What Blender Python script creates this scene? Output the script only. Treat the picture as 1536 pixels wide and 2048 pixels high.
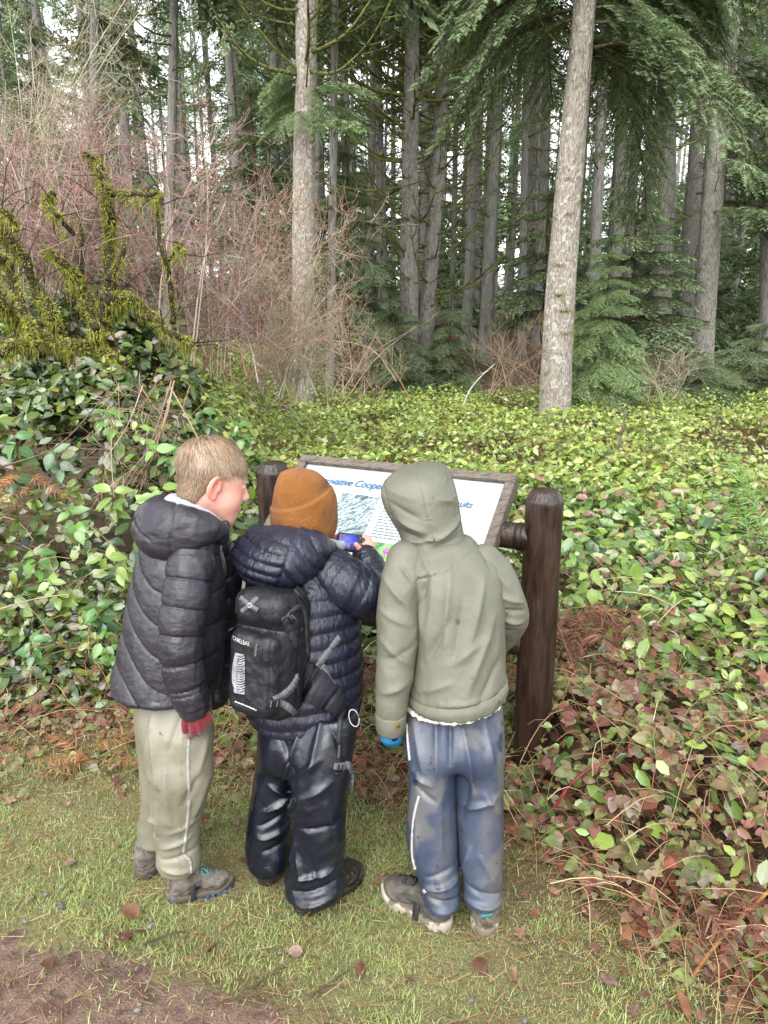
import bpy, math, random
import numpy as np
from mathutils import Vector, Matrix

for _o in list(bpy.data.objects):
    bpy.data.objects.remove(_o)
SC = bpy.context.scene
COL = SC.collection
R = math.radians
rng = np.random.default_rng(11)
random.seed(5)

# ------------------------------------------------------------ camera
CAM_H, PITCH, FPX = 1.6, R(15.5), 1547.0        # focal length in pixels of a 1536 x 2048 frame
cd = bpy.data.cameras.new('camera')
cd.sensor_fit = 'VERTICAL'; cd.sensor_height = 24.0; cd.lens = 24.0 * FPX / 2048.0
cd.clip_start = 0.05; cd.clip_end = 600.0
cam = bpy.data.objects.new('camera', cd); COL.objects.link(cam)
cam.location = (0, 0, CAM_H); cam.rotation_euler = (math.pi / 2 - PITCH, 0, 0)
SC.camera = cam

# ------------------------------------------------------------ sky and sun (soft overcast)
SUN_EL, SUN_AZ = R(50), R(-160)                 # azimuth measured from +Y towards +X
w = bpy.data.worlds.new('World'); SC.world = w; w.use_nodes = True
nt = w.node_tree; nt.nodes.clear()
sky = nt.nodes.new('ShaderNodeTexSky'); sky.sky_type = 'NISHITA'; sky.sun_disc = False
sky.sun_elevation = SUN_EL; sky.sun_rotation = SUN_AZ; sky.air_density = 1.0; sky.dust_density = 1.0; sky.ozone_density = 0.6
hs = nt.nodes.new('ShaderNodeHueSaturation'); hs.inputs['Saturation'].default_value = 0.16
bg = nt.nodes.new('ShaderNodeBackground'); bg.inputs['Strength'].default_value = 0.15
wo = nt.nodes.new('ShaderNodeOutputWorld')
nt.links.new(sky.outputs[0], hs.inputs['Color']); nt.links.new(hs.outputs[0], bg.inputs[0]); nt.links.new(bg.outputs[0], wo.inputs[0])
sl = bpy.data.lights.new('sun', 'SUN'); sl.energy = 1.1; sl.angle = R(60); sl.color = (1.0, 0.97, 0.93)
so = bpy.data.objects.new('sun', sl); COL.objects.link(so)
sd = Vector((math.sin(SUN_AZ) * math.cos(SUN_EL), math.cos(SUN_AZ) * math.cos(SUN_EL), math.sin(SUN_EL)))
so.rotation_euler = sd.to_track_quat('Z', 'Y').to_euler(); so.location = (0, 0, 30)

SC.render.engine = 'CYCLES'
SC.view_settings.view_transform = 'Standard'
try: SC.view_settings.look = 'None'
except Exception: pass
SC.view_settings.exposure = 1.9; SC.view_settings.gamma = 1.0; SC.view_settings.use_curve_mapping = False
cy = SC.cycles
cy.use_denoising = True; cy.max_bounces = 5; cy.diffuse_bounces = 3; cy.glossy_bounces = 2; cy.transmission_bounces = 3
cy.transparent_max_bounces = 4; cy.caustics_reflective = False; cy.caustics_refractive = False
cy.use_adaptive_sampling = True; cy.adaptive_threshold = 0.015

# ------------------------------------------------------------ helpers
CP, SP = math.cos(PITCH), math.sin(PITCH)
def P(px, py, Y):
    """the point at distance Y in front of the viewer that lies on the sight line of photo pixel px, py"""
    a, v = (px - 768) / FPX, (1024 - py) / FPX
    ry, rz = CP + v * SP, -SP + v * CP
    t = Y / ry
    return np.array([a * t, Y, CAM_H + rz * t])
def PG(px, py, z=0.0):
    """the point of height z on the sight line of photo pixel px, py"""
    a, v = (px - 768) / FPX, (1024 - py) / FPX
    ry, rz = CP + v * SP, -SP + v * CP
    t = (z - CAM_H) / rz
    return np.array([a * t, ry * t, z])
def S(py, Y):
    """metres per photo pixel at row py and distance Y"""
    v = (1024 - py) / FPX
    return Y / (CP + v * SP) / FPX

ORG = {}
def org(o): return ORG.get(o.name, np.zeros(3)) if o is not None else np.zeros(3)
def tag(o, label=None, cat=None, group=None, kind=None):
    if label: o['label'] = label
    if cat: o['category'] = cat
    if group: o['group'] = group
    if kind: o['kind'] = kind
    return o
def thing(name, loc, label=None, cat=None, group=None, kind=None):
    o = bpy.data.objects.new(name, None); COL.objects.link(o)
    o.empty_display_size = 0.05
    o.location = tuple(float(c) for c in loc); ORG[o.name] = np.array(loc, float)
    return tag(o, label, cat, group, kind)
def mesh_data(name, V, F, mat=None, smooth=True, uv=None, attr=None, midx=None):
    if isinstance(F, np.ndarray) or (len(F) and not isinstance(F[0], np.ndarray)):
        F = [np.asarray(F)]
    F = [np.asarray(f, np.int32) for f in F if len(f)]
    me = bpy.data.meshes.new(name)
    V = np.asarray(V, np.float32)
    me.vertices.add(len(V)); me.vertices.foreach_set('co', V.ravel())
    li = np.concatenate([f.ravel() for f in F]) if F else np.zeros(0, np.int32)
    tot = np.concatenate([np.full(len(f), f.shape[1], np.int32) for f in F]) if F else np.zeros(0, np.int32)
    st = np.concatenate([[0], np.cumsum(tot)[:-1]]).astype(np.int32) if len(tot) else tot
    me.loops.add(len(li)); me.loops.foreach_set('vertex_index', li)
    me.polygons.add(len(tot)); me.polygons.foreach_set('loop_start', st); me.polygons.foreach_set('loop_total', tot)
    me.polygons.foreach_set('use_smooth', np.full(len(tot), bool(smooth)))
    if uv is not None:
        l = me.uv_layers.new(name='uv'); l.data.foreach_set('uv', np.asarray(uv, np.float32)[li].ravel())
    if attr:
        for k, a in attr.items():
            at = me.attributes.new(k, 'FLOAT', 'POINT'); at.data.foreach_set('value', np.asarray(a, np.float32))
    me.update(calc_edges=True)
    for m_ in (mat if isinstance(mat, (list, tuple)) else [mat]):
        if m_ is not None: me.materials.append(m_)
    if midx is not None: me.polygons.foreach_set('material_index', np.asarray(midx, np.int32))
    return me
def mk(name, V, F, mat, parent=None, smooth=True, uv=None, attr=None, midx=None):
    V = np.asarray(V, np.float64)
    base = org(parent)
    o = bpy.data.objects.new(name, mesh_data(name, V - base, F, mat, smooth, uv, attr, midx)); COL.objects.link(o)
    if parent is not None: o.parent = parent
    ORG[o.name] = base
    return o
def inst(name, me, mat4, parent=None):
    """an object sharing mesh data, placed by a world matrix"""
    o = bpy.data.objects.new(name, me); COL.objects.link(o)
    m = Matrix([list(map(float, r)) for r in mat4])
    if parent is not None:
        o.parent = parent; b = org(parent)
        m = Matrix.Translation((-b[0], -b[1], -b[2])) @ m
    o.matrix_local = m
    return o
def cat_meshes(parts):
    """join (V, [faces...]) lists"""
    Vs, Fs, n = [], {}, 0
    for V, F in parts:
        V = np.asarray(V, float)
        if isinstance(F, np.ndarray): F = [F]
        for f in F:
            f = np.asarray(f)
            if len(f): Fs.setdefault(f.shape[1], []).append(f + n)
        Vs.append(V); n += len(V)
    return np.concatenate(Vs), [np.concatenate(x) for x in Fs.values()]
def unit(v):
    v = np.asarray(v, float); return v / np.maximum(np.linalg.norm(v, axis=-1, keepdims=True), 1e-9)
def frames(X, N):
    """rotation matrices (columns x, y, z) with x along X and z near N"""
    X = unit(X); Yv = unit(np.cross(N, X)); Z = np.cross(X, Yv)
    return np.stack([X, Yv, Z], axis=-1)
def scatter(T, F, pos, rot, sc):
    """copies of a template: T (k,3), F list of face arrays; pos (n,3), rot (n,3,3), sc (n,) or (n,3)"""
    n, k = len(pos), len(T)
    sc = np.asarray(sc, float)
    if sc.ndim == 1: sc = np.repeat(sc[:, None], 3, 1)
    V = np.einsum('nij,nkj->nki', rot, T[None] * sc[:, None, :]) + pos[:, None, :]
    off = (np.arange(n) * k)[:, None, None]
    return V.reshape(-1, 3), [(f[None] + off).reshape(-1, f.shape[1]) for f in F]
def tube(pts, rad, n=6, cap=True):
    pts = np.asarray(pts, float); m = len(pts)
    rad = np.broadcast_to(np.asarray(rad, float), (m,))
    t = np.gradient(pts, axis=0); t = unit(t)
    ref = np.array([0, 0, 1.0]) if abs(t[:, 2]).mean() < .9 else np.array([0, 1.0, 0])
    a = unit(np.cross(t, ref)); b = np.cross(t, a)
    th = np.arange(n) * 2 * math.pi / n
    V = pts[:, None] + rad[:, None, None] * (np.cos(th)[None, :, None] * a[:, None] + np.sin(th)[None, :, None] * b[:, None])
    i = np.arange(m - 1)[:, None] * n; j = np.arange(n)[None]; j2 = (j + 1) % n
    Q = np.stack([i + j, i + j2, i + n + j2, i + n + j], -1).reshape(-1, 4)
    V = V.reshape(-1, 3); F = [Q]
    if cap:
        V = np.concatenate([V, pts[:1], pts[-1:]]); c0, c1 = m * n, m * n + 1
        j = np.arange(n); j2 = (j + 1) % n
        F.append(np.concatenate([np.stack([np.full(n, c0), j2, j], -1), np.stack([np.full(n, c1), (m - 1) * n + j, (m - 1) * n + j2], -1)]))
    return V, F
def tubes(paths, rad, n=3):
    """many thin tapered tubes at once: paths (N,M,3), rad (N,M)"""
    paths = np.asarray(paths, float); N, M = paths.shape[:2]; rad = np.broadcast_to(np.asarray(rad, float), (N, M))
    t = unit(np.gradient(paths, axis=1)); ref = np.where(np.abs(t[..., 2:]) < .9, np.array([0, 0, 1.]), np.array([1., 0, 0]))
    a = unit(np.cross(t, ref)); b = np.cross(t, a); th = np.arange(n) * 2 * math.pi / n
    V = paths[:, :, None] + rad[:, :, None, None] * (np.cos(th)[:, None] * a[:, :, None] + np.sin(th)[:, None] * b[:, :, None])
    k = np.arange(N)[:, None, None] * M * n + np.arange(M - 1)[None, :, None] * n; j = np.arange(n); j2 = (j + 1) % n
    Q = np.stack([k + j, k + j2, k + n + j2, k + n + j], -1).reshape(-1, 4)
    return V.reshape(-1, 3), [Q]
def box(cx, cy, cz, sx, sy, sz, rot=None):
    V = np.array([[x, y, z] for x in (-1, 1) for y in (-1, 1) for z in (-1, 1)], float) * (sx / 2, sy / 2, sz / 2)
    if rot is not None: V = V @ np.asarray(rot).T
    F = np.array([[0, 1, 3, 2], [4, 6, 7, 5], [0, 4, 5, 1], [2, 3, 7, 6], [0, 2, 6, 4], [1, 5, 7, 3]])
    return V + (cx, cy, cz), [F]
def rbox(c, ax, half, r=0.004, n=2):
    """box with rounded edges: centre, 3x3 axes as columns, half sizes"""
    half = np.asarray(half, float); r = min(r, half.min() * .95); core = half - r
    pts, F, cnt = [], [], 0
    e = np.linspace(0, 1, n + 1)
    for axis in range(3):
        o1, o2 = (axis + 1) % 3, (axis + 2) % 3
        def line(o): return np.concatenate([-core[o] - r * np.tan((1 - e) * math.pi / 4), core[o] + r * np.tan(e * math.pi / 4)])
        g1, g2 = line(o1), line(o2); m1, m2 = len(g1), len(g2)
        for s in (-1, 1):
            U, W = np.meshgrid(g1, g2, indexing='ij')
            Q = np.zeros((m1, m2, 3)); Q[..., axis] = s * half[axis]; Q[..., o1] = U; Q[..., o2] = W
            pts.append(Q.reshape(-1, 3))
            i, j = np.meshgrid(np.arange(m1 - 1), np.arange(m2 - 1), indexing='ij')
            a = (i * m2 + j).ravel() + cnt
            f = np.stack([a, a + m2, a + m2 + 1, a + 1], -1)
            F.append(f if s > 0 else f[:, ::-1]); cnt += m1 * m2
    Q = np.concatenate(pts); inner = np.clip(Q, -core, core)
    V = inner + unit(Q - inner) * r
    return V @ np.asarray(ax).T + np.asarray(c), [np.concatenate(F)]
def catmull(pts, n):
    """smooth curve through points, n samples"""
    pts = np.asarray(pts, float); m = len(pts)
    t = np.linspace(0, m - 1, n); i = np.clip(t.astype(int), 0, m - 2); f = (t - i)[:, None]
    p = np.concatenate([[2 * pts[0] - pts[1]], pts, [2 * pts[-1] - pts[-2]]])
    a, b, c, d = p[i], p[i + 1], p[i + 2], p[i + 3]
    return .5 * (2 * b + (c - a) * f + (2 * a - 5 * b + 4 * c - d) * f ** 2 + (3 * b - a - 3 * c + d) * f ** 3)

# ---- numpy value noise
_pt = rng.random(4096).astype(np.float32)
def vnoise(p):
    p = np.asarray(p, np.float32)
    i = np.floor(p).astype(np.int64); f = p - i; f = f * f * (3 - 2 * f)
    def h(dx, dy, dz):
        return _pt[((i[..., 0] + dx) * 73856093 ^ (i[..., 1] + dy) * 19349663 ^ (i[..., 2] + dz) * 83492791) & 4095]
    fx, fy, fz = f[..., 0], f[..., 1], f[..., 2]
    x00 = h(0, 0, 0) * (1 - fx) + h(1, 0, 0) * fx; x10 = h(0, 1, 0) * (1 - fx) + h(1, 1, 0) * fx
    x01 = h(0, 0, 1) * (1 - fx) + h(1, 0, 1) * fx; x11 = h(0, 1, 1) * (1 - fx) + h(1, 1, 1) * fx
    return ((x00 * (1 - fy) + x10 * fy) * (1 - fz) + (x01 * (1 - fy) + x11 * fy) * fz) * 2 - 1
def fbm(p, o=3):
    s, a = 0, 1.0
    p = np.asarray(p, np.float32)
    for k in range(o):
        s = s + a * vnoise(p * (2.03 ** k) + 17.3 * k); a *= .5
    return s
def n2(x, y, sc, o=3):
    x = np.asarray(x, float); y = np.asarray(y, float)
    return fbm(np.stack([x * sc, y * sc, np.full_like(x, .37)], -1), o)
def sstep(a, b, x):
    t = np.clip((np.asarray(x, float) - a) / (b - a), 0, 1); return t * t * (3 - 2 * t)

# ------------------------------------------------------------ materials
def srgb(h):
    h = h.lstrip('#'); c = [int(h[i:i + 2], 16) / 255 for i in (0, 2, 4)]
    return tuple(x / 12.92 if x <= .04045 else ((x + .055) / 1.055) ** 2.4 for x in c) + (1.0,)
def _ramp(N, L, fac, cols, lo=0., hi=1., interp='LINEAR'):
    r = N.new('ShaderNodeValToRGB'); r.color_ramp.interpolation = interp
    e = r.color_ramp.elements
    while len(e) < len(cols): e.new(0.5)
    for i, c in enumerate(cols):
        e[i].position = lo + (hi - lo) * i / max(1, len(cols) - 1) if interp == 'LINEAR' else i / len(cols)
        e[i].color = c
    L.new(fac, r.inputs[0]); return r.outputs[0]
def mat(name, cols, rough=.6, scale=8., detail=4, lo=.35, hi=.65, bump=0., bscale=60., bdist=.01, spec=.4, sheen=0., island=False,
        trans=0., stretch=(1, 1, 1), coat=0., metal=0., rough_var=0., vein=False, emit=0., spots=None, bstretch=None, mottle=.25, coords='Object'):
    m = bpy.data.materials.new(name); m.use_nodes = True
    nt = m.node_tree; N, L = nt.nodes, nt.links; N.clear()
    out = N.new('ShaderNodeOutputMaterial'); b = N.new('ShaderNodeBsdfPrincipled')
    L.new(b.outputs[0], out.inputs[0])
    cols = [srgb(c) if isinstance(c, str) else tuple(c) for c in cols]
    tc = N.new('ShaderNodeTexCoord'); mp = N.new('ShaderNodeMapping'); mp.inputs['Scale'].default_value = stretch
    L.new(tc.outputs[coords], mp.inputs[0])
    nz = N.new('ShaderNodeTexNoise'); nz.inputs['Scale'].default_value = scale; nz.inputs['Detail'].default_value = detail
    L.new(mp.outputs[0], nz.inputs['Vector'])
    if island:
        g = N.new('ShaderNodeNewGeometry')
        src = g.outputs['Random Per Island']
        if island == 'object':
            oi = N.new('ShaderNodeObjectInfo'); src = oi.outputs['Random']
        c = _ramp(N, L, src, cols, 0, 1)
        if mottle:
            mx = N.new('ShaderNodeMixRGB'); mx.blend_type = 'MULTIPLY'; mx.inputs[0].default_value = 1
            k = _ramp(N, L, nz.outputs[0], [(1 - mottle * 1.4,) * 3 + (1,), (1.05,) * 3 + (1,)], .3, .7)
            L.new(c, mx.inputs[1]); L.new(k, mx.inputs[2]); c = mx.outputs[0]
    elif len(cols) > 1:
        c = _ramp(N, L, nz.outputs[0], cols, lo, hi)
    else:
        rgb = N.new('ShaderNodeRGB'); rgb.outputs[0].default_value = cols[0]; c = rgb.outputs[0]
    if spots:
        for (sc_, thr, scol, amt) in spots:
            n3 = N.new('ShaderNodeTexNoise'); n3.inputs['Scale'].default_value = sc_; n3.inputs['Detail'].default_value = 5
            L.new(tc.outputs[coords], n3.inputs['Vector'])
            k = _ramp(N, L, n3.outputs[0], [(0, 0, 0, 1), (amt,) * 3 + (1,)], thr, thr + .04)
            mx = N.new('ShaderNodeMixRGB'); L.new(k, mx.inputs[0]); L.new(c, mx.inputs[1])
            mx.inputs[2].default_value = srgb(scol) if isinstance(scol, str) else scol
            c = mx.outputs[0]
    if vein:
        uvn = N.new('ShaderNodeUVMap'); uvn.uv_map = 'uv'; sp = N.new('ShaderNodeSeparateXYZ'); L.new(uvn.outputs[0], sp.inputs[0])
        ab = N.new('ShaderNodeMath'); ab.operation = 'ABSOLUTE'; L.new(sp.outputs[1], ab.inputs[0])
        k = _ramp(N, L, ab.outputs[0], [(.45,) * 3 + (1,), (0, 0, 0, 1)], .03, .12)
        # side veins
        ad = N.new('ShaderNodeMath'); ad.operation = 'MULTIPLY_ADD'; L.new(ab.outputs[0], ad.inputs[0]); ad.inputs[1].default_value = -.45; L.new(sp.outputs[0], ad.inputs[2])
        mu = N.new('ShaderNodeMath'); mu.operation = 'MULTIPLY'; L.new(ad.outputs[0], mu.inputs[0]); mu.inputs[1].default_value = 44.
        si = N.new('ShaderNodeMath'); si.operation = 'SINE'; L.new(mu.outputs[0], si.inputs[0])
        k2 = _ramp(N, L, si.outputs[0], [(0, 0, 0, 1), (.22,) * 3 + (1,)], .75, 1.)
        am = N.new('ShaderNodeMixRGB'); am.blend_type = 'LIGHTEN'; am.inputs[0].default_value = 1; L.new(k, am.inputs[1]); L.new(k2, am.inputs[2])
        br = N.new('ShaderNodeMixRGB'); br.blend_type = 'ADD'; br.inputs[0].default_value = 1; L.new(c, br.inputs[1]); br.inputs[2].default_value = (.10, .12, .03, 1)
        mx = N.new('ShaderNodeMixRGB'); L.new(am.outputs[0], mx.inputs[0]); L.new(c, mx.inputs[1]); L.new(br.outputs[0], mx.inputs[2]); c = mx.outputs[0]
    L.new(c, b.inputs['Base Color'])
    b.inputs['Roughness'].default_value = rough; b.inputs['Specular IOR Level'].default_value = spec
    b.inputs['Metallic'].default_value = metal
    if sheen: b.inputs['Sheen Weight'].default_value = sheen; b.inputs['Sheen Roughness'].default_value = .5
    if coat: b.inputs['Coat Weight'].default_value = coat; b.inputs['Coat Roughness'].default_value = .15
    if rough_var:
        k = _ramp(N, L, nz.outputs[0], [(max(0, rough - rough_var),) * 3 + (1,), (min(1, rough + rough_var),) * 3 + (1,)], lo, hi)
        L.new(k, b.inputs['Roughness'])
    if emit:
        L.new(c, b.inputs['Emission Color']); b.inputs['Emission Strength'].default_value = emit
    if bump:
        m2 = N.new('ShaderNodeMapping'); m2.inputs['Scale'].default_value = bstretch or stretch; L.new(tc.outputs[coords], m2.inputs[0])
        n2_ = N.new('ShaderNodeTexNoise'); n2_.inputs['Scale'].default_value = bscale; n2_.inputs['Detail'].default_value = 6
        L.new(m2.outputs[0], n2_.inputs['Vector'])
        bp = N.new('ShaderNodeBump'); bp.inputs['Strength'].default_value = bump; bp.inputs['Distance'].default_value = bdist
        L.new(n2_.outputs[0], bp.inputs['Height']); L.new(bp.outputs[0], b.inputs['Normal'])
    if trans:
        tr = N.new('ShaderNodeBsdfTranslucent'); L.new(c, tr.inputs[0])
        ms = N.new('ShaderNodeMixShader'); ms.inputs[0].default_value = trans
        L.new(b.outputs[0], ms.inputs[1]); L.new(tr.outputs[0], ms.inputs[2]); L.new(ms.outputs[0], out.inputs[0])
    return m

# ------------------------------------------------------------ signed-distance shapes and their surface
def mesh_sdf(f, lo, hi, h):
    """surface of f < 0 in a box, as quads (surface nets); only blocks near the surface are sampled finely"""
    lo = np.asarray(lo, float) - 2 * h; hi = np.asarray(hi, float) + 2 * h
    B = 5
    nb = np.ceil((hi - lo) / (B * h)).astype(int); n = nb * B + 1
    c = [lo[a] + (np.arange(nb[a]) + .5) * B * h for a in range(3)]
    C = np.stack(np.meshgrid(*c, indexing='ij'), -1).reshape(-1, 3).astype(np.float32)
    dc = f(C)
    act = (np.abs(dc) < B * h * 1.25)
    D = np.repeat(np.repeat(np.repeat(np.where(dc < 0, -1., 1.).reshape(nb).astype(np.float32), B, 0), B, 1), B, 2)
    D = np.pad(D, ((0, 1),) * 3, mode='edge')
    idx = np.stack(np.unravel_index(np.nonzero(act)[0], nb), -1) * B
    k = np.stack(np.meshgrid(*[np.arange(B + 1)] * 3, indexing='ij'), -1).reshape(-1, 3)
    G = (idx[:, None] + k[None]).reshape(-1, 3)
    flat = np.unique(np.ravel_multi_index(G.T, n))
    G = np.stack(np.unravel_index(flat, n), -1)
    D.ravel()[flat] = f((lo + G * h).astype(np.float32))
    s = D < 0
    cs = s[:-1, :-1, :-1].astype(np.int8)
    for dx, dy, dz in ((1,0,0),(0,1,0),(0,0,1),(1,1,0),(1,0,1),(0,1,1),(1,1,1)):
        cs = cs + s[dx:n[0]-1+dx, dy:n[1]-1+dy, dz:n[2]-1+dz]
    ca = (cs > 0) & (cs < 8)
    cells = np.argwhere(ca)
    vid = np.full(ca.shape, -1, np.int64); vid[tuple(cells.T)] = np.arange(len(cells))
    acc = np.zeros((len(cells), 3)); cnt = np.zeros(len(cells))
    crn = [(a, b_, c_) for a in (0, 1) for b_ in (0, 1) for c_ in (0, 1)]
    vals = {q: D[cells[:, 0] + q[0], cells[:, 1] + q[1], cells[:, 2] + q[2]] for q in crn}
    for a in crn:
        for ax in range(3):
            if a[ax] == 0:
                b_ = list(a); b_[ax] = 1; b_ = tuple(b_)
                va, vb = vals[a], vals[b_]; x = (va < 0) != (vb < 0)
                t = np.where(x, va / np.where(x, va - vb, 1), 0)
                pt = np.tile(np.array(a, float), (len(cells), 1)); pt[:, ax] += t
                acc[x] += pt[x]; cnt[x] += 1
    V = lo + (cells + acc / np.maximum(cnt, 1)[:, None]) * h
    Fs = []
    for ax in range(3):
        o1, o2 = (ax + 1) % 3, (ax + 2) % 3
        sl0 = [slice(None)] * 3; sl1 = [slice(None)] * 3
        sl0[ax] = slice(0, -1); sl1[ax] = slice(1, None)
        a, b_ = s[tuple(sl0)], s[tuple(sl1)]
        e = np.argwhere(a != b_)
        e = e[(e[:, o1] > 0) & (e[:, o2] > 0) & (e[:, o1] < n[o1] - 1) & (e[:, o2] < n[o2] - 1)]
        inside = s[tuple(e.T)]
        q = []
        for d1, d2 in ((-1, -1), (0, -1), (0, 0), (-1, 0)):
            cc = e.copy(); cc[:, o1] += d1; cc[:, o2] += d2; q.append(vid[tuple(cc.T)])
        q = np.stack(q, -1); q[~inside] = q[~inside][:, ::-1]
        Fs.append(q[(q >= 0).all(1)])
    return V, [np.concatenate(Fs)]
def vnormals(V, F):
    N = np.zeros_like(V)
    for f in F:
        n = np.cross(V[f[:, 2]] - V[f[:, 0]], V[f[:, 3 if f.shape[1] > 3 else 1]] - V[f[:, 1 if f.shape[1] > 3 else 0]])
        for k in range(f.shape[1]):
            for c in range(3): N[:, c] += np.bincount(f[:, k], weights=n[:, c], minlength=len(V))
    return unit(N)
def cluster(V, F, mask, cell):
    """merge the masked vertices of a fine surface on a coarser grid (the side nobody looks at)"""
    key = np.where(mask, 0, np.arange(len(V)) + 1)[:, None]; g = np.where(mask[:, None], np.round(V / cell), 0).astype(np.int64)
    _, inv = np.unique(np.concatenate([key, g], 1), axis=0, return_inverse=True); inv = inv.ravel(); n = inv.max() + 1
    c = np.bincount(inv, minlength=n); W = np.stack([np.bincount(inv, weights=V[:, i], minlength=n) / c for i in range(3)], 1)
    tri, quad = [], []
    for f in F:
        q = inv[f]; same = q == np.roll(q, -1, 1); k = same.sum(1); quad.append(q[k == 0]); m = q[k == 1]; s_ = same[k == 1]
        if len(m): tri.append(m[~s_].reshape(-1, 3))
    Q = np.concatenate(quad); ok = (np.sort(Q, 1)[:, 1:] != np.sort(Q, 1)[:, :-1]).all(1); Q = Q[ok]; out = [Q]
    if tri:
        T = np.concatenate(tri); ok = (np.sort(T, 1)[:, 1:] != np.sort(T, 1)[:, :-1]).all(1); out.append(T[ok])
    return W, out, inv
def surf(f, disp, lo, hi, h):
    """surface of f, then pushed out along its normals by disp"""
    V, F = mesh_sdf(f, lo, hi, h)
    N = vnormals(V, F); V = V + N * disp(V.astype(np.float32))[:, None]
    back = (N * unit(np.array([0, 0, CAM_H]) - V)).sum(1) < -.12
    W, F, inv = cluster(V, F, back, 4. * h)
    return W, F
def crumple(p, s=9., amp=.005, st=.45, tilt=.7):
    """soft cloth folds with sharp crests, running along two slanting directions"""
    p = np.asarray(p, np.float32); wv = .35 * fbm(p * 7, 1)
    o = 0
    for k, t in enumerate((tilt, -tilt)):
        c, sn = math.cos(t), math.sin(t)
        u = p[:, 0] * c + p[:, 2] * sn; v = -p[:, 0] * sn + p[:, 2] * c
        q = np.stack([u * s + wv, p[:, 1] * s * .8, v * s * st + wv], -1) + 31.7 * k
        r = 1 - np.abs(vnoise(q)) * 2.4; o = o + np.maximum(r, -.7) * (.5 + .5 * vnoise(p * 4 + 5 * k))
    return amp * o
def smin(a, b, k):
    h = np.clip(.5 + .5 * (b - a) / k, 0, 1); return b * (1 - h) + a * h - k * h * (1 - h)
def smax(a, b, k): return -smin(-a, -b, k)
def sd_caps(p, a, b, ra, rb):
    a = np.asarray(a, np.float32); b = np.asarray(b, np.float32)
    ab = b - a; t = np.clip(((p - a) @ ab) / max(float(ab @ ab), 1e-9), 0, 1)
    return np.linalg.norm(p - a - t[:, None] * ab, axis=1) - (ra + (rb - ra) * t)
def caps_t(p, a, b):
    a = np.asarray(a, np.float32); b = np.asarray(b, np.float32); ab = b - a
    return ((p - a) @ ab) / max(float(ab @ ab), 1e-9)
def sd_ell(p, c, r, rot=None):
    q = p - np.asarray(c, np.float32)
    if rot is not None: q = q @ np.asarray(rot, np.float32)
    r = np.asarray(r, np.float32)
    k0 = np.linalg.norm(q / r, axis=1); k1 = np.linalg.norm(q / (r * r), axis=1)
    return np.where(k1 > 1e-6, k0 * (k0 - 1) / np.maximum(k1, 1e-6), -r.min())
def sd_box(p, c, half, r, rot=None):
    q = p - np.asarray(c, np.float32)
    if rot is not None: q = q @ np.asarray(rot, np.float32)
    q = np.abs(q) - (np.asarray(half, np.float32) - r)
    return np.linalg.norm(np.maximum(q, 0), axis=1) + np.minimum(q.max(1), 0) - r
class Stack:
    """a body of stacked ellipses: rows (z, cx, cy, rx, ry); a smooth curve runs through the rows"""
    def __init__(s, rows, rot=0., rnd=.02, power=2.0):
        rows = np.asarray(sorted(rows), float); s.c = catmull(rows, 200); s.c[:, 0] = np.maximum.accumulate(s.c[:, 0] + np.arange(200) * 1e-7)
        s.lo, s.hi = rows[0, 0], rows[-1, 0]; s.rot = rot; s.rnd = rnd; s.pw = power
    def __call__(s, p):
        z = p[:, 2]; g = [np.interp(z, s.c[:, 0], s.c[:, i]).astype(np.float32) for i in range(1, 5)]
        u, v = p[:, 0] - g[0], p[:, 1] - g[1]
        if s.rot:
            c_, s_ = math.cos(s.rot), math.sin(s.rot); u, v = u * c_ + v * s_, -u * s_ + v * c_
        a = np.abs(u) / g[2]; b = np.abs(v) / g[3]
        k0 = (a ** s.pw + b ** s.pw) ** (1 / s.pw)
        d = (k0 - 1) * (g[2] * b + g[3] * a + 1e-4) / (a + b + 1e-4) * 1.0
        d = np.where(k0 < .2, -np.minimum(g[2], g[3]) * .8, d)
        zc = np.maximum(s.lo - z, z - s.hi)
        return smax(d, zc, s.rnd)
def rows_px(L):
    """rows for Stack from photo rows: (py, x_left, x_right, Y of the axis, depth radius)"""
    out = []
    for py, xl, xr, Y, ry in L:
        c = P((xl + xr) / 2, py, Y); out.append((c[2], c[0], c[1], (xr - xl) / 2 * S(py, Y), ry))
    return out
def seg2(p, a, b):
    """distance in the x-z plane to a segment, and the place along it"""
    q = p[:, [0, 2]] - np.array([a[0], a[2]], np.float32); ab = np.array([b[0] - a[0], b[2] - a[2]], np.float32)
    t = np.clip(q @ ab / max(float(ab @ ab), 1e-9), 0, 1)
    return np.linalg.norm(q - t[:, None] * ab, axis=1), t
def folds(p, L, Y):
    """sum of soft ridges (+) or creases (-) along photo-row segments on the side towards the viewer: (x0,y0,x1,y1,width px,height m)"""
    d = np.zeros(len(p), np.float32)
    for x0, y0, x1, y1, w_, h_ in L:
        a, b = P(x0, y0, Y), P(x1, y1, Y)
        r, t = seg2(p, a, b); ww = .72 * w_ * S((y0 + y1) / 2, Y)
        d += 1.7 * h_ * np.exp(-(r / ww) ** 1.5) * (.35 + .65 * np.sin(np.clip(t, 0, 1) * math.pi))
    return d
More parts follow.
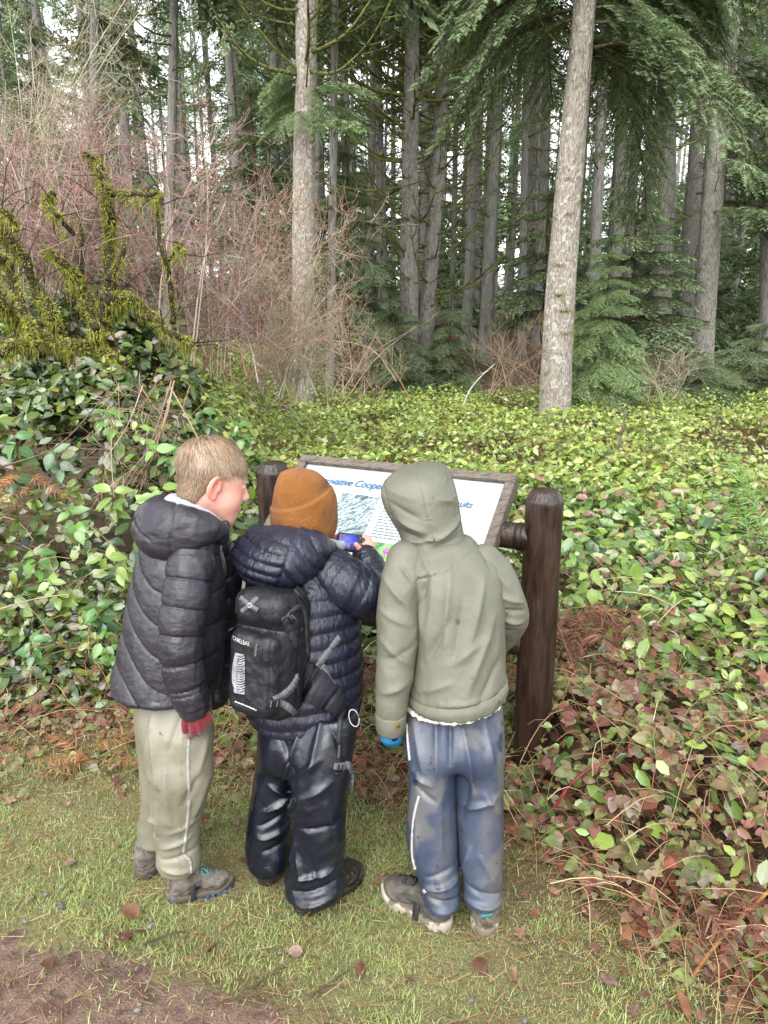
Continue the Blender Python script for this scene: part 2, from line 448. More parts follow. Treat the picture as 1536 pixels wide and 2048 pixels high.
# ============================================================ ground, path, grass
def ground_z(x, y):
    x = np.asarray(x, float); y = np.asarray(y, float)
    return .055 * np.maximum(0, y - 9.5) * (1 - .75 * sstep(18, 60, y)) + .012 * n2(x, y, 1.3, 2) * sstep(1.9, 3., y)
def edge_y(x):
    """distance at which the undergrowth begins"""
    x = np.asarray(x, float)
    return np.interp(x, [-6, -2.2, -1.3, -.75, -.5, .0, .30, .40, .58, .78, 1.0, 1.5, 3.], [2.6, 2.6, 2.62, 2.62, 2.45, 2.35, 2.2, 2.08, 1.78, 1.46, 1.25, 1.0, .8])
def canopy(x, y):
    """height of the top of the undergrowth"""
    x = np.asarray(x, float); y = np.asarray(y, float); d = y - edge_y(x)
    h = .30 * sstep(.0, .75, d) + .20 * sstep(.7, 2.4, d)
    h = h * np.where((x > -.7) & (x < .5), .55 + .45 * sstep(3.0, 3.8, y), 1)
    h = h + .86 * sstep(-.62, -1.45, x) * sstep(2.75, 3.75, y) * (1 - .55 * sstep(5.5, 8., y))
    h = h - .10 * sstep(6.5, 9.5, y) * (x > -1)
    return np.maximum(0, h * (1 + .22 * n2(x, y, 2.2, 2)) + .05 * n2(x, y, 5., 2) * sstep(.1, .8, d)) + ground_z(x, y)

gx = np.concatenate([np.linspace(-150, -6, 30), np.linspace(-5.8, 5.8, 70), np.linspace(6, 150, 30)])
gy = np.concatenate([np.linspace(-60, .4, 16), np.linspace(.5, 6, 70), np.linspace(6.2, 40, 50), np.linspace(42, 260, 24)])
X, Y = np.meshgrid(gx, gy, indexing='ij'); nx, ny = X.shape
Z = ground_z(X, Y) + .006 * n2(X, Y, 9., 2) * (Y < 6)
i, j = np.meshgrid(np.arange(nx - 1), np.arange(ny - 1), indexing='ij'); a = i * ny + j
SOIL = mat('forest_soil', ['#2a2016', '#4a3b29', '#5d4b33', '#39301f'], rough=.95, scale=9, detail=9, lo=.3, hi=.7, bump=.8, bscale=70, bdist=.02, spots=[(26, .56, '#5c5330', .7)])
_nt = SOIL.node_tree; _b = [q for q in _nt.nodes if q.type == 'BSDF_PRINCIPLED'][0]; _src = _b.inputs['Base Color'].links[0].from_socket
_at = _nt.nodes.new('ShaderNodeAttribute'); _at.attribute_name = 'turf'; _mx = _nt.nodes.new('ShaderNodeMixRGB'); _nt.links.new(_at.outputs['Fac'], _mx.inputs[0]); _nt.links.new(_src, _mx.inputs[1])
_mx.inputs[2].default_value = srgb('#6f6a48'); _nt.links.new(_mx.outputs[0], _b.inputs['Base Color'])
turf = (1 - sstep(-.55, -.05, Y - edge_y(X))) * np.clip(.6 + .6 * n2(X, Y, 2.5, 3), .1, .9)
tag(mk('ground', np.stack([X, Y, Z], -1).reshape(-1, 3), np.stack([a, a + ny, a + ny + 1, a + 1], -1).reshape(-1, 4), SOIL, attr={'turf': turf.ravel()}), kind='structure')

# the trail: a sheet of dark needle-strewn dirt at the lower left
def path_y(x): return np.interp(x, [-3, -1.2, -.85, -.6, -.4, -.2, 0., .2, 1., 3], [1.80, 1.72, 1.66, 1.60, 1.53, 1.46, 1.41, 1.37, 1.25, 1.0])
px_ = np.linspace(-3, 3, 160); rows = []
for t in np.linspace(0, 1, 24):
    top = path_y(px_) + .045 * n2(px_, px_ * 0 + 3, 6., 3); y_ = -1.5 + (top + 1.5) * t
    z_ = ground_z(px_, y_) + .006 * n2(px_, y_, 9., 2) + .010 - .014 * sstep(.93, 1., t) + .004 * n2(px_, y_, 30, 2); rows.append(np.stack([px_, y_, z_], -1))
G = np.array(rows); i, j = np.meshgrid(np.arange(23), np.arange(159), indexing='ij'); a = i * 160 + j
PATH = mat('trail_dirt', ['#41312a', '#5e4b40', '#756153', '#4c3b31'], rough=.9, scale=16, detail=9, lo=.3, hi=.7, bump=.9, bscale=150, bdist=.01, spots=[(60, .66, '#85796f', .5), (90, .62, '#3a2a23', .6), (34, .64, '#7a4e3c', .4)])
tag(mk('path', G.reshape(-1, 3), np.stack([a, a + 1, a + 161, a + 160], -1).reshape(-1, 4), PATH), kind='structure')

# grass: bent blades; yellow-green moss and straw among them
def blades(n, xr, yr, keep, hgt, wid, lean=.7):
    x = rng.uniform(*xr, n); y = rng.uniform(*yr, n); k = keep(x, y); x, y = x[k], y[k]; n = len(x)
    az = rng.uniform(0, 2 * math.pi, n); h = hgt * rng.uniform(.45, 1.3, n); ln = lean * rng.uniform(.2, 1.4, n)
    d = np.stack([np.cos(az), np.sin(az), 0 * az], -1); s = np.stack([-np.sin(az), np.cos(az), 0 * az], -1) * (wid * rng.uniform(.6, 1.3, n))[:, None]
    b = np.stack([x, y, ground_z(x, y) - .004 + .010 * (y < path_y(x))], -1); up = np.array([0, 0, 1.])
    m1 = b + up * (h * .55)[:, None] + d * (h * ln * .3)[:, None]; t = b + up * (h * (1 - .25 * ln))[:, None] + d * (h * ln)[:, None]
    V = np.stack([b - s, b + s, m1 - s * .8, m1 + s * .8, t], 1).reshape(-1, 3); o = (np.arange(n) * 5)[:, None]
    return V, [np.array([[0, 1, 3, 2]]) + o, np.array([[2, 3, 4]]) + o]
GRASS = mat('grass_blade', ['#6e8c44', '#94ab58', '#aab96c', '#c0c18c', '#7c984a', '#a0ae66', '#b8b290', '#728e46', '#9a8e64'], rough=.6, island=True, trans=.25, mottle=.2, scale=5)
def gk(x, y):
    p = n2(x, y, 3.2, 3); on_path = sstep(0.10, -.06, y - path_y(x) - .05 * n2(x, y, 8, 2)); ins = sstep(-.45, .30, y - edge_y(x) + .16 * n2(x, y, 3, 2))
    return rng.random(len(x)) < np.clip(.50 + 1.0 * p, .06, 1) * (1 - .965 * on_path) * (1 - .93 * ins)
def tufts(n, xr, yr, keep, hgt, wid):
    """short single-faced blades, leaning every way"""
    x = rng.uniform(*xr, n); y = rng.uniform(*yr, n); k = keep(x, y); x, y = x[k], y[k]; n = len(x)
    az = rng.uniform(0, 2 * math.pi, n); h = hgt * rng.uniform(.4, 1.4, n); b = np.stack([x, y, ground_z(x, y) - .003 + .010 * (y < path_y(x))], -1)
    s = np.stack([-np.sin(az), np.cos(az), 0 * az], -1) * (wid * rng.uniform(.6, 1.4, n))[:, None]; t = b + np.stack([np.cos(az), np.sin(az), 0 * az], -1) * (h * rng.uniform(.3, 1.5, n))[:, None] + np.array([0, 0, 1.]) * h[:, None]
    return np.stack([b - s, b + s, t], 1).reshape(-1, 3), [np.arange(3 * n).reshape(-1, 3)]
gk2 = lambda x, y: gk(x, y) | ((rng.random(len(x)) < .35) & (y < edge_y(x) - .12) & (y > path_y(x) + .05))
parts = [tufts(520000, (-1.9, 1.9), (1.15, 3.0), gk2, .011, .0013), blades(60000, (-1.9, 1.9), (1.15, 3.0), gk, .018, .0012, 1.1), blades(24000, (-1.9, 1.9), (1.15, 2.9), gk, .034, .0012, 1.0)]
V, F = cat_meshes(parts)
tag(mk('grass', V, F, GRASS), 'short yellow-green grass and moss covering the verge along the trail', 'grass', kind='stuff')
# dead straw, needles and bits lying flat
n = 9000
x = rng.uniform(-2.2, 2.0, n); y = rng.uniform(1.1, 3.2, n)
az = rng.uniform(0, math.pi, n); L = rng.uniform(.008, .034, n); d = np.stack([np.cos(az), np.sin(az), rng.normal(0, .12, n)], -1) * L[:, None]
c = np.stack([x, y, ground_z(x, y) + .010 + .008 * rng.random(n)], -1)
pth = np.stack([c - d, c + d], 1)
V, F = tubes(pth, np.tile([.0010, .0006], (n, 1)), 3)
tag(mk('needle_litter', V, F, mat('needle_straw', ['#5b3522', '#8a5a38', '#a98a5c', '#6d4630', '#b7a27a', '#43291b'], rough=.8, island=True, mottle=0)), 'fallen brown needles and straw strewn over grass and trail', 'litter', kind='stuff')
# ============================================================ the trail sign
PL, PR = np.array([-.412, 2.806]), np.array([.513, 2.38])
sv = unit(PR - PL); SL = np.linalg.norm(PR - PL); bv = np.array([-sv[1], sv[0]])
sv3, bv3 = np.array([*sv, 0]), np.array([*bv, 0])
SLOPE = R(36); tv3 = math.cos(SLOPE) * bv3 + math.sin(SLOPE) * np.array([0, 0, 1.]); nv3 = np.cross(sv3, tv3)
O3 = np.array([*PL, .92])
def pan(s, t, h=0.): return O3 + sv3 * s + tv3 * t + nv3 * h
def pan_px(px, py, h=-.012):
    """board coordinates (s, t) seen at a photo pixel"""
    a, b = P(px, py, 1.), P(px, py, 2.); d = b - a; o = pan(0, 0, h)
    k = ((o - a) @ nv3) / (d @ nv3); q = a + d * k - o
    return np.array([q @ sv3, q @ tv3])
sign = thing('trail_sign', (*((PL + PR) / 2), 0), 'slanted white information board in weathered wood frame between two dark log posts', 'sign')
LOG = mat('wet_dark_log', ['#150e0b', '#241812', '#36241b', '#1b120d'], rough=.38, scale=9, detail=8, lo=.3, hi=.7, stretch=(3, 3, .5), bump=.5, bscale=26, bdist=.015, bstretch=(4, 4, .5), spec=.5, rough_var=.15)
WOOD = mat('weathered_board', ['#423b34', '#5a5148', '#6c6359', '#4c443b'], rough=.75, scale=7, detail=8, lo=.3, hi=.7, stretch=(2, 14, 14), bump=.6, bscale=20, bdist=.01, bstretch=(2, 14, 14), spots=[(9, .62, '#7a8468', .6)])
def log_post(c, h, r, seed):
    z = np.concatenate([np.linspace(-.15, h - .034, 90), [h - .030, h - .015, h - .004, h - .001]]); n = 48
    th = np.arange(n) * 2 * math.pi / n
    Zg, T = np.meshgrid(z, th, indexing='ij')
    rr = r * (1 + .012 * (h - Zg)) * np.where(Zg > h - .032, 1 - .30 * (Zg - h + .032) / .032, 1)
    q = np.stack([np.cos(T) * 3 + seed, np.sin(T) * 3, Zg * 2.4], -1)
    rr = rr + .003 * fbm(q, 2) + .0016 * fbm(q * (4, 4, 1), 2)
    ang = (T - R(205 if seed == 1 else 215) + math.pi) % (2 * math.pi) - math.pi          # a strip of resin beads and bark scabs
    strip = np.exp(-((ang - .10 * np.sin(Zg * 5)) / .30) ** 2) * sstep(.15, .5, Zg) * (1 - sstep(h - .12, h - .04, Zg) * .2)
    rr = rr + strip * .0075 * np.maximum(0, fbm(q * (7, 7, 22), 2)) * 1.3
    V = np.stack([c[0] + rr * np.cos(T), c[1] + rr * np.sin(T), Zg], -1).reshape(-1, 3)
    m = len(z); i, j = np.meshgrid(np.arange(m - 1), np.arange(n), indexing='ij'); a = i * n + j; b = i * n + (j + 1) % n
    V = np.concatenate([V, [[c[0], c[1], h]]]); jj = np.arange(n)
    return V, [np.stack([a, b, b + n, a + n], -1).reshape(-1, 4), np.stack([(m - 1) * n + jj, (m - 1) * n + (jj + 1) % n, np.full(n, m * n)], -1)]
for c, sd in ((PL, 2), (PR, 1)):
    V, F = log_post(c, 1.012, .060, sd); mk('post', V, F, LOG, sign)
for z, r in ((.848, .043), (.475, .042)):
    t = np.linspace(0, SL, 40); pts = np.stack([PL[0] + sv[0] * t, PL[1] + sv[1] * t, np.full(40, z)], -1)
    V, F = tube(pts, r * (1 + .02 * np.sin(t * 9)), 28); cb = mk('crossbeam', V, F, LOG, sign)
    for t0 in (.062, SL - .092):
        pts = np.array([[*(PL + sv * (t0 + k)), z] for k in (0, .012, .024, .03)]); V, F = tube(pts, [r * .98, r + .004, r + .004, r * .98], 28); mk('beam_collar', V, F, mat('collar', ['#17110d', '#241a14'], rough=.5), cb)
S0, S1, T0, T1 = .047, SL - .13, -.45, .169
def board(s0, s1, t0, t1, h0, h1, name, m=WOOD):
    c = pan((s0 + s1) / 2, (t0 + t1) / 2, (h0 + h1) / 2)
    V, F = rbox(c, np.stack([sv3, tv3, nv3], 1), ((s1 - s0) / 2, (t1 - t0) / 2, (h1 - h0) / 2), .004, 2)
    o = mk(name, V, F, m, sign); return o
fw = .034
board(S0, S1, T1 - fw, T1, -.050, .006, 'frame_board'); board(S0, S1, T0, T0 + fw, -.050, .006, 'frame_board')
board(S0, S0 + fw, T0 + fw + .001, T1 - fw - .001, -.049, .005, 'frame_board'); board(S1 - fw, S1, T0 + fw + .001, T1 - fw - .001, -.049, .005, 'frame_board')
board(S0 + .004, S1 - .004, T0 + .004, T1 - .004, -.046, -.030, 'backing_board')
for t in (-.05, .05):      # bearers under the board, resting on the beam
    pass
for s in (S0 + .12, S1 - .12):
    V, F = box(*(pan(s, 0, -.052) + (0, 0, -.012)), .05, .10, .05, np.stack([sv3, bv3, [0, 0, 1]], 1)); mk('bracket', V, F, WOOD, sign)
PANEL = mat('white_panel', ['#a3a8aa', '#acb0b0'], rough=.3, scale=3, spec=.4)
V, F = rbox(pan((S0 + S1) / 2, (T0 + T1) / 2, -.021), np.stack([sv3, tv3, nv3], 1), ((S1 - S0) / 2 - fw + .003, (T1 - T0) / 2 - fw + .003, .009), .001, 1)
panel = mk('panel', V, F, PANEL, sign)
def patch(poly, h, name, m, nseg=1):
    V = np.array([pan(*q, -.012 + h) for q in poly]); return mk(name, V, np.array([list(range(len(poly)))]), m, panel, smooth=False)
def poly_px(*pts): return [pan_px(*p) for p in pts]
# pictures: a nest of grasses in cold grey-blue, and a green meadow strip with a thistle
NEST = mat('nest_picture', ['#96a5ab', '#62777e', '#3f555d', '#a9b6ba', '#50666c', '#8497a0'], rough=.25, scale=18, detail=8, lo=.25, hi=.75, stretch=(1, 6, 1.5))
q = [pan_px(686, 986), pan_px(752, 1008), pan_px(722, 1071)]
u0, u1 = q[0][0], q[1][0]; t0, t1 = q[2][1], q[0][1]
patch([(u0, t0), (u1 + .005, t0), (u1 + .005, t1), (u0, t1)], .0012, 'picture', NEST)
n = 150
for k in range(3):
    pth = []
    for _ in range(n):
        s_ = rng.uniform(u0 + .004, u1 - .004); t_ = rng.uniform(t0 + .004, t1 - .02); a_ = rng.normal(.9, .45); L_ = rng.uniform(.01, .035)
        e = (np.clip(s_ + math.cos(a_) * L_, u0, u1), np.clip(t_ + math.sin(a_) * L_, t0, t1)); m_ = ((s_ + e[0]) / 2 + .002, (t_ + e[1]) / 2)
        pth.append([pan(s_, t_, -.0104), pan(*m_, -.0102), pan(*e, -.0104)])
    V, F = tubes(np.array(pth), np.full((n, 3), .0006), 3); o = mk('picture_grass', V, F, mat('print_line', [('#e8eef0', '#4f646b', '#8ea3a5')[k]], rough=.3), panel); o['kind'] = 'stuff'
bs, bt = (u0 * .35 + u1 * .65), t1 - .012      # the small dark bird above the nest
for ds, dt, w_, h_ in ((0, 0, .010, .006), (.006, .006, .004, .004), (-.010, -.002, .010, .0016)):
    th = np.linspace(0, 2 * math.pi, 13)[:-1]; patch([(bs + ds + w_ * math.cos(a_), bt + dt + h_ * math.sin(a_)) for a_ in th], .0022, 'picture_bird', mat('bird_print', ['#4a5358'], rough=.3))
g = [pan_px(740, 1083), pan_px(812, 1092)]
gs0, gs1, gt1 = g[0][0] - .002, S1 - .22, (g[0][1] + g[1][1]) / 2
MEAD = mat('meadow_picture', ['#3f7a30', '#6a9f55', '#85b06c', '#357046', '#7f915a'], rough=.25, scale=12, detail=4, lo=.3, hi=.7)
patch([(gs0, T0 + .05), (gs1, T0 + .05), (gs1, gt1), (gs0, gt1)], .0013, 'picture', MEAD)
ts = pan_px(773, 1103)
rs = np.random.default_rng(3)
for k in range(2):
    th = np.linspace(0, 2 * math.pi, 25)[:-1]; patch([(ts[0] + (.012 + .003 * rs.random()) * (1 - .4 * k) * math.cos(a_), ts[1] + .003 * k + (.011 + .003 * rs.random()) * (1 - .4 * k) * math.sin(a_)) for a_ in th], .0020 + .0006 * k, 'picture_flower', mat('thistle_print', [('#b8479f', '#d46ac0')[k]], rough=.3))
patch([(ts[0] - .0015, ts[1] - .07), (ts[0] + .0015, ts[1] - .07), (ts[0] + .001, ts[1] - .01), (ts[0] - .001, ts[1] - .01)], .0018, 'picture_stem', mat('stem_print', ['#3f7a4a'], rough=.3))
# lettering
def text_mesh(body, shear=.28, offset=0.):
    cu = bpy.data.curves.new('print', 'FONT'); cu.body = body; cu.size = 1; cu.resolution_u = 3; cu.shear = shear; cu.offset = offset; cu.space_character = .93
    tmp = bpy.data.objects.new('print', cu); COL.objects.link(tmp); bpy.context.view_layer.update()
    me = bpy.data.meshes.new_from_object(tmp.evaluated_get(bpy.context.evaluated_depsgraph_get())); bpy.data.objects.remove(tmp)
    V = np.zeros(len(me.vertices) * 3, np.float32); me.vertices.foreach_get('co', V); V = V.reshape(-1, 3).astype(float)
    F = {}
    for p_ in me.polygons: F.setdefault(len(p_.vertices), []).append(list(p_.vertices))
    return V, [np.array(f) for f in F.values()]
BLUE = mat('blue_lettering', ['#17507c', '#215c8a'], rough=.4, scale=20)
a, b = pan_px(630, 963), pan_px(768, 983)
V, F = text_mesh('Innovative Cooperation', .30, .006); Vr, _ = text_mesh('Innovative Cooper', .30)
k = (b[0] - a[0]) / Vr[:, 0].max(); tb = (a[1] + b[1]) / 2
mk('title_lettering', np.array([pan(a[0] + v[0] * k, tb + v[1] * k * 1.15, -.0085) for v in V]), F, BLUE, panel, smooth=False)
a, b = pan_px(917, 1014), pan_px(944, 1018)
V, F = text_mesh('Results', .30, .006); Vr, _ = text_mesh('ults', .30); k = (b[0] - a[0]) / Vr[:, 0].max()
V[:, 0] -= V[:, 0].max() - Vr[:, 0].max()
mk('title_lettering', np.array([pan(a[0] + v[0] * k, a[1] + v[1] * k * 1.15, -.0085) for v in V]), F, BLUE, panel, smooth=False)
# body text: rows of word-sized marks, too small to read
c0, c1 = pan_px(757, 1022), pan_px(738, 1076)
INK = mat('grey_print', ['#6a6e72'], rough=.4); sx0 = max(c0[0], u1) + .012; tt = c0[1] + .012; bot = gt1 + .012; Q = []
while tt > bot:
    s_ = sx0; e_ = sx0 + rng.uniform(.20, .23)
    while s_ < e_:
        w_ = rng.uniform(.006, .020); Q.append(np.array([pan(s_, tt, -.0095), pan(s_ + w_, tt, -.0095), pan(s_ + w_, tt + .0032, -.0095), pan(s_, tt + .0032, -.0095)])); s_ += w_ + .004
    tt -= .0125
V = np.concatenate(Q); mk('text_block', V, (np.arange(len(Q)) * 4)[:, None] + np.arange(4)[None], INK, panel, smooth=False)['kind'] = 'stuff'
# ============================================================ conifers
BARK = mat('grey_bark', ['#5b5650', '#7f7a73', '#99948c', '#6c665f', '#88837b'], rough=.9, scale=7, detail=9, lo=.28, hi=.72, stretch=(5, 5, 1.1), bump=1., bscale=16, bdist=.05, bstretch=(5, 5, .9),
           spots=[(5, .60, '#8d9282', .65), (17, .62, '#a3a697', .6), (4.2, .63, '#5d6130', .75)])
BARKP = mat('pale_bark', ['#71685f', '#988f85', '#aba398', '#857b70', '#9d9388'], rough=.9, scale=8, detail=9, lo=.28, hi=.72, stretch=(5, 5, 1.3), bump=1., bscale=17, bdist=.05, bstretch=(5, 5, 1.1),
            spots=[(16, .57, '#c2c2b6', .75), (3.4, .64, '#6d7033', .75), (30, .64, '#4c433a', .6)])
BARKF = mat('far_bark', ['#56534e', '#77746e', '#8d8a83', '#65615b'], rough=.95, scale=7, detail=6, lo=.3, hi=.7, stretch=(5, 5, .6), bump=.8, bscale=16, bdist=.05, bstretch=(5, 5, .6), spots=[(3, .60, '#6f7464', .5)])
MOSSB = mat('mossy_branch', ['#2e281e', '#4a4726', '#6a6c34', '#5c5e2e', '#3a3622'], rough=.95, scale=10, detail=6, lo=.3, hi=.62, bump=1., bscale=60, bdist=.02)
NEED = mat('fir_needles', ['#586f48', '#6f875a', '#869d6e', '#9eb286', '#617950'], rough=.55, island=True, trans=.22, mottle=.2, scale=3)
NEEDL = mat('fresh_fir_needles', ['#688450', '#84a062', '#9eb97c', '#b8cc98', '#739058'], rough=.55, island=True, trans=.25, mottle=.2, scale=3)
NEEDD = mat('dark_hemlock_needles', ['#566a48', '#6a8056', '#7a9062', '#8a9e70', '#5e7450'], rough=.6, island=True, trans=.2, mottle=.2, scale=2)
TWIGM = mat('brown_twig', ['#3b2d20', '#5a4836'], rough=.9, scale=20)

def bough(L, seed, droop=.35, fine=True, dens=1.0, tw=.055):
    """a flat conifer bough along +x: stem, side twigs in fishbone order, each twig a comb of needles. Returns V, F, material index"""
    r = np.random.default_rng(seed)
    ax = lambda t: np.stack([t * L * (1 - .10 * droop * t), .06 * L * np.sin(t * 3 + seed), L * (.10 * t - droop * t ** 2.0)], -1)
    tw_b, tw_d, tw_l, sub = [], [], [], []
    for t in np.linspace(.06, .99, int(22 * L * dens + 6)):
        for s in (-1, 1):
            l2 = L * (.42 * (1 - t) ** .8 + .10) * r.uniform(.7, 1.15); a = R(r.uniform(38, 62)) * s
            b = ax(np.array([t + r.uniform(-.015, .015)]))[0]; tan = unit(ax(np.array([t + .02]))[0] - ax(np.array([t - .02]))[0])
            side = unit(np.cross((0, 0, 1), tan)); d = unit(tan * math.cos(a) + side * math.sin(a) + (0, 0, r.normal(-.12, .10)))
            m = max(2, int(l2 / (.028 if fine else tw)))
            pts = [b + d * l2 * q + np.array([0, 0, -.32 * l2 * q * q]) for q in np.linspace(0, 1, 4)]; sub.append(pts)
            for q in (np.arange(m) + .7) / m:
                pb = b + d * l2 * q + np.array([0, 0, -.32 * l2 * q * q])
                for s2 in (-1, 1):
                    sd2 = unit(np.cross((0, 0, 1), d)); dd = unit(d * .75 + sd2 * s2 * .75 + (0, 0, r.normal(-.18, .16)))
                    tw_b.append(pb); tw_d.append(dd); tw_l.append((.062 if fine else tw * 1.8) * r.uniform(.6, 1.2) * (1.05 - .35 * q))
            tw_b.append(pts[-1]); tw_d.append(d); tw_l.append((.07 if fine else tw * 2))
    tw_b, tw_d, tw_l = np.array(tw_b), np.array(tw_d), np.array(tw_l); n = len(tw_b)
    if fine:      # template twig: comb of 10 needles
        T = [[0, -.02, 0], [0, .02, 0], [1, 0, 0]]; F = [[0, 1, 2]]
        for k, u in enumerate(np.linspace(.02, .9, 5)):
            for s in (-1, 1):
                i = len(T); T += [[u - .06, 0, .02], [u + .10, 0, .02], [u + .20, s * (.26 - .10 * u), .05 * (k % 2)]]; F.append([i, i + 1, i + 2] if s < 0 else [i, i + 2, i + 1])
        T = np.array(T, float); F = [np.array(F)]
    else:
        T = np.array([[0, 0, 0], [.45, -.17, .02], [1, 0, 0], [.45, .17, .02]], float); F = [np.array([[0, 1, 2, 3]])]
    rot = frames(tw_d, np.tile([0, 0, 1.], (n, 1)) + r.normal(0, .35, (n, 3)))
    V1, F1 = scatter(T, F, tw_b, rot, tw_l)
    V2, F2 = tubes(np.array(sub), np.tile([.0028, .0024, .0018, .001], (len(sub), 1)), 3)
    tt = np.linspace(0, 1, 10); V3, F3 = tube(ax(tt), np.linspace(.012, .003, 10) * max(.6, L), 5, False)
    n1, n2_ = len(V1), len(V2)
    V = np.concatenate([V1, V2, V3]); tri = F1[0]; Fq = np.concatenate([F2[0] + n1, F3[0] + n1 + n2_])
    return V, [tri, Fq], np.concatenate([np.zeros(len(tri), int), np.ones(len(Fq), int)])
BOUGH = {}
def bough_mesh(kind, v):
    if (kind, v) not in BOUGH:
        nm, fine, droop, mt = {'fir': ('bough', True, .38, NEED), 'fresh': ('bough', True, .42, NEEDL), 'dark': ('bough', False, .30, NEEDD), 'droop': ('bough', True, .62, NEED)}[kind]
        V, F, mi = bough(1.0, 40 + v * 7 + len(kind), droop, fine, .95); BOUGH[(kind, v)] = mesh_data(nm, V, F, [mt, TWIGM], True, midx=mi)
    return BOUGH[(kind, v)]
def put_bough(parent, base, d, L, kind, v, roll=0.):
    f = frames(np.asarray(d, float)[None], np.array([[roll, 0, 1.]]))[0]
    m = np.eye(4); m[:3, :3] = f * L; m[:3, 3] = base; return inst('bough', bough_mesh(kind, v), m, parent)

def trunk_mesh(pts, rad, n=36, rows=150, rough=.05, seed=0, flare=.25):
    q = catmull(np.concatenate([np.asarray(pts, float), np.asarray(rad, float)[:, None]], 1), rows); z = q[:, 2]
    th = np.arange(n) * 2 * math.pi / n; r = q[:, 3] * (1 + flare * np.exp(-(z - z[0]) / .35))
    c, s = np.cos(th), np.sin(th)
    fz = np.stack([c[None] * 6 + seed + 0 * z[:, None], s[None] * 6 + 0 * z[:, None], z[:, None] * 3.2 + 0 * c[None]], -1)
    rr = r[:, None] * (1 + rough * fbm(fz, 3) - rough * .9 * np.abs(fbm(fz * (1.7, 1.7, .55) + 7, 2)))
    V = np.stack([q[:, 0:1] + rr * c, q[:, 1:2] + rr * s, z[:, None] + 0 * rr], -1).reshape(-1, 3)
    i, j = np.meshgrid(np.arange(rows - 1), np.arange(n), indexing='ij'); a = i * n + j; b = i * n + (j + 1) % n
    return V, [np.stack([a, b, b + n, a + n], -1).reshape(-1, 4)]
def dead_branch(L, seed, up=.35, kink=.08):
    r = np.random.default_rng(seed); n = 12; t = np.linspace(0, 1, n)
    pts = np.stack([t * L, np.cumsum(r.normal(0, kink * L / n, n)), L * up * t ** 2 - .10 * L * np.sin(t * 3.1) + np.cumsum(r.normal(0, kink * .6 * L / n, n))], -1)
    ps = [tube(pts, np.linspace(.017, .004, n) * (1 + .25 * r.random(n)), 6)]
    for k in range(9):
        i = r.integers(2, n - 1); l2 = L * r.uniform(.12, .35); s = r.choice([-1, 1]); m = 6; u = np.linspace(0, 1, m)[:, None]
        q = pts[i] + u * l2 * np.array([.7, s * .6, .15]) + u ** 2 * l2 * np.array([0, 0, .3 * r.random()]); ps.append(tube(q, np.linspace(.006, .0018, m), 4))
    return cat_meshes(ps)
DEAD = []
for k in range(8):
    V, F = dead_branch(1., 70 + k, [.2, .5, .35, .7, .1, .45, .6, .3][k]); DEAD.append(mesh_data('branch', V, F, MOSSB))
def put_branch(parent, base, d, L, v, thick=1.):
    f = frames(np.asarray(d, float)[None], np.array([[0, 0, 1.]]))[0]; m = np.eye(4); m[:3, :3] = f * np.array([L, L * thick, L * thick])[None]; m[:3, 3] = base
    return inst('branch', DEAD[v % 8], m, parent)

def feature_tree(label, pts_px, Y, wpx, bark, group=None, seed=0, ext=9., n=36, rows=150, rough=.05, name='fir_tree'):
    """trunk through photo points (bottom first), carried on upwards by ext metres"""
    pts = np.array([P(x, y, Y) for x, y in pts_px]); w_ = [wp * S(p[1], Y) / 2 for wp, p in zip(wpx, pts_px)]
    g = float(ground_z(pts[0, 0], Y)); lean = (pts[-1] - pts[0]) / (pts[-1, 2] - pts[0, 2])
    base = pts[0] + lean * (g - .1 - pts[0, 2]) if pts[0, 2] > g - .1 else np.array([*pts[0][:2], g - .1])
    P_ = [base] + [p for p in pts if p[2] > base[2] + .3] + [pts[-1] + lean * ext * k for k in (.5, 1.)]; W_ = [w_[0] * 1.02] + [b for p, b in zip(pts, w_) if p[2] > base[2] + .3] + [w_[-1] * .75, w_[-1] * .4]
    root = thing(name, (base[0], base[1], g), label, 'tree', group)
    V, F = trunk_mesh(P_, W_, n, rows, rough, seed); mk('trunk', V, F, bark, root)
    q = np.array(P_); 
    root_axis = lambda z: np.array([np.interp(z, q[:, 2], q[:, 0]), np.interp(z, q[:, 2], q[:, 1]), z])
    rad = lambda z: float(np.interp(z, q[:, 2], W_))
    return root, root_axis, rad
rt = np.random.default_rng(21)
def whorls(root, ax, rad, z0, z1, n, kind, Lr, az=(0, 360), droop=(-.3, .2), nv=3):
    for k in range(n):
        z = z0 + (z1 - z0) * (k + rt.random()) / n; a = R(rt.uniform(*az)); d = np.array([math.cos(a), math.sin(a), rt.uniform(*droop)])
        put_bough(root, ax(z) + d * rad(z) * .8, d, rt.uniform(*Lr), kind, int(rt.integers(nv)), rt.normal(0, .15))
def dead_whorls(root, ax, rad, z0, z1, n, Lr, az=(0, 360), up=(-.1, .5), thick=(.7, 1.1)):
    for k in range(n):
        z = z0 + (z1 - z0) * (k + rt.random()) / n; a = R(rt.uniform(*az)); d = np.array([math.cos(a), math.sin(a), rt.uniform(*up)])
        put_branch(root, ax(z) + d * rad(z) * .7, d, rt.uniform(*Lr), int(rt.integers(8)), rt.uniform(*thick))
def zof(py, Y): return P(768, py, Y)[2]

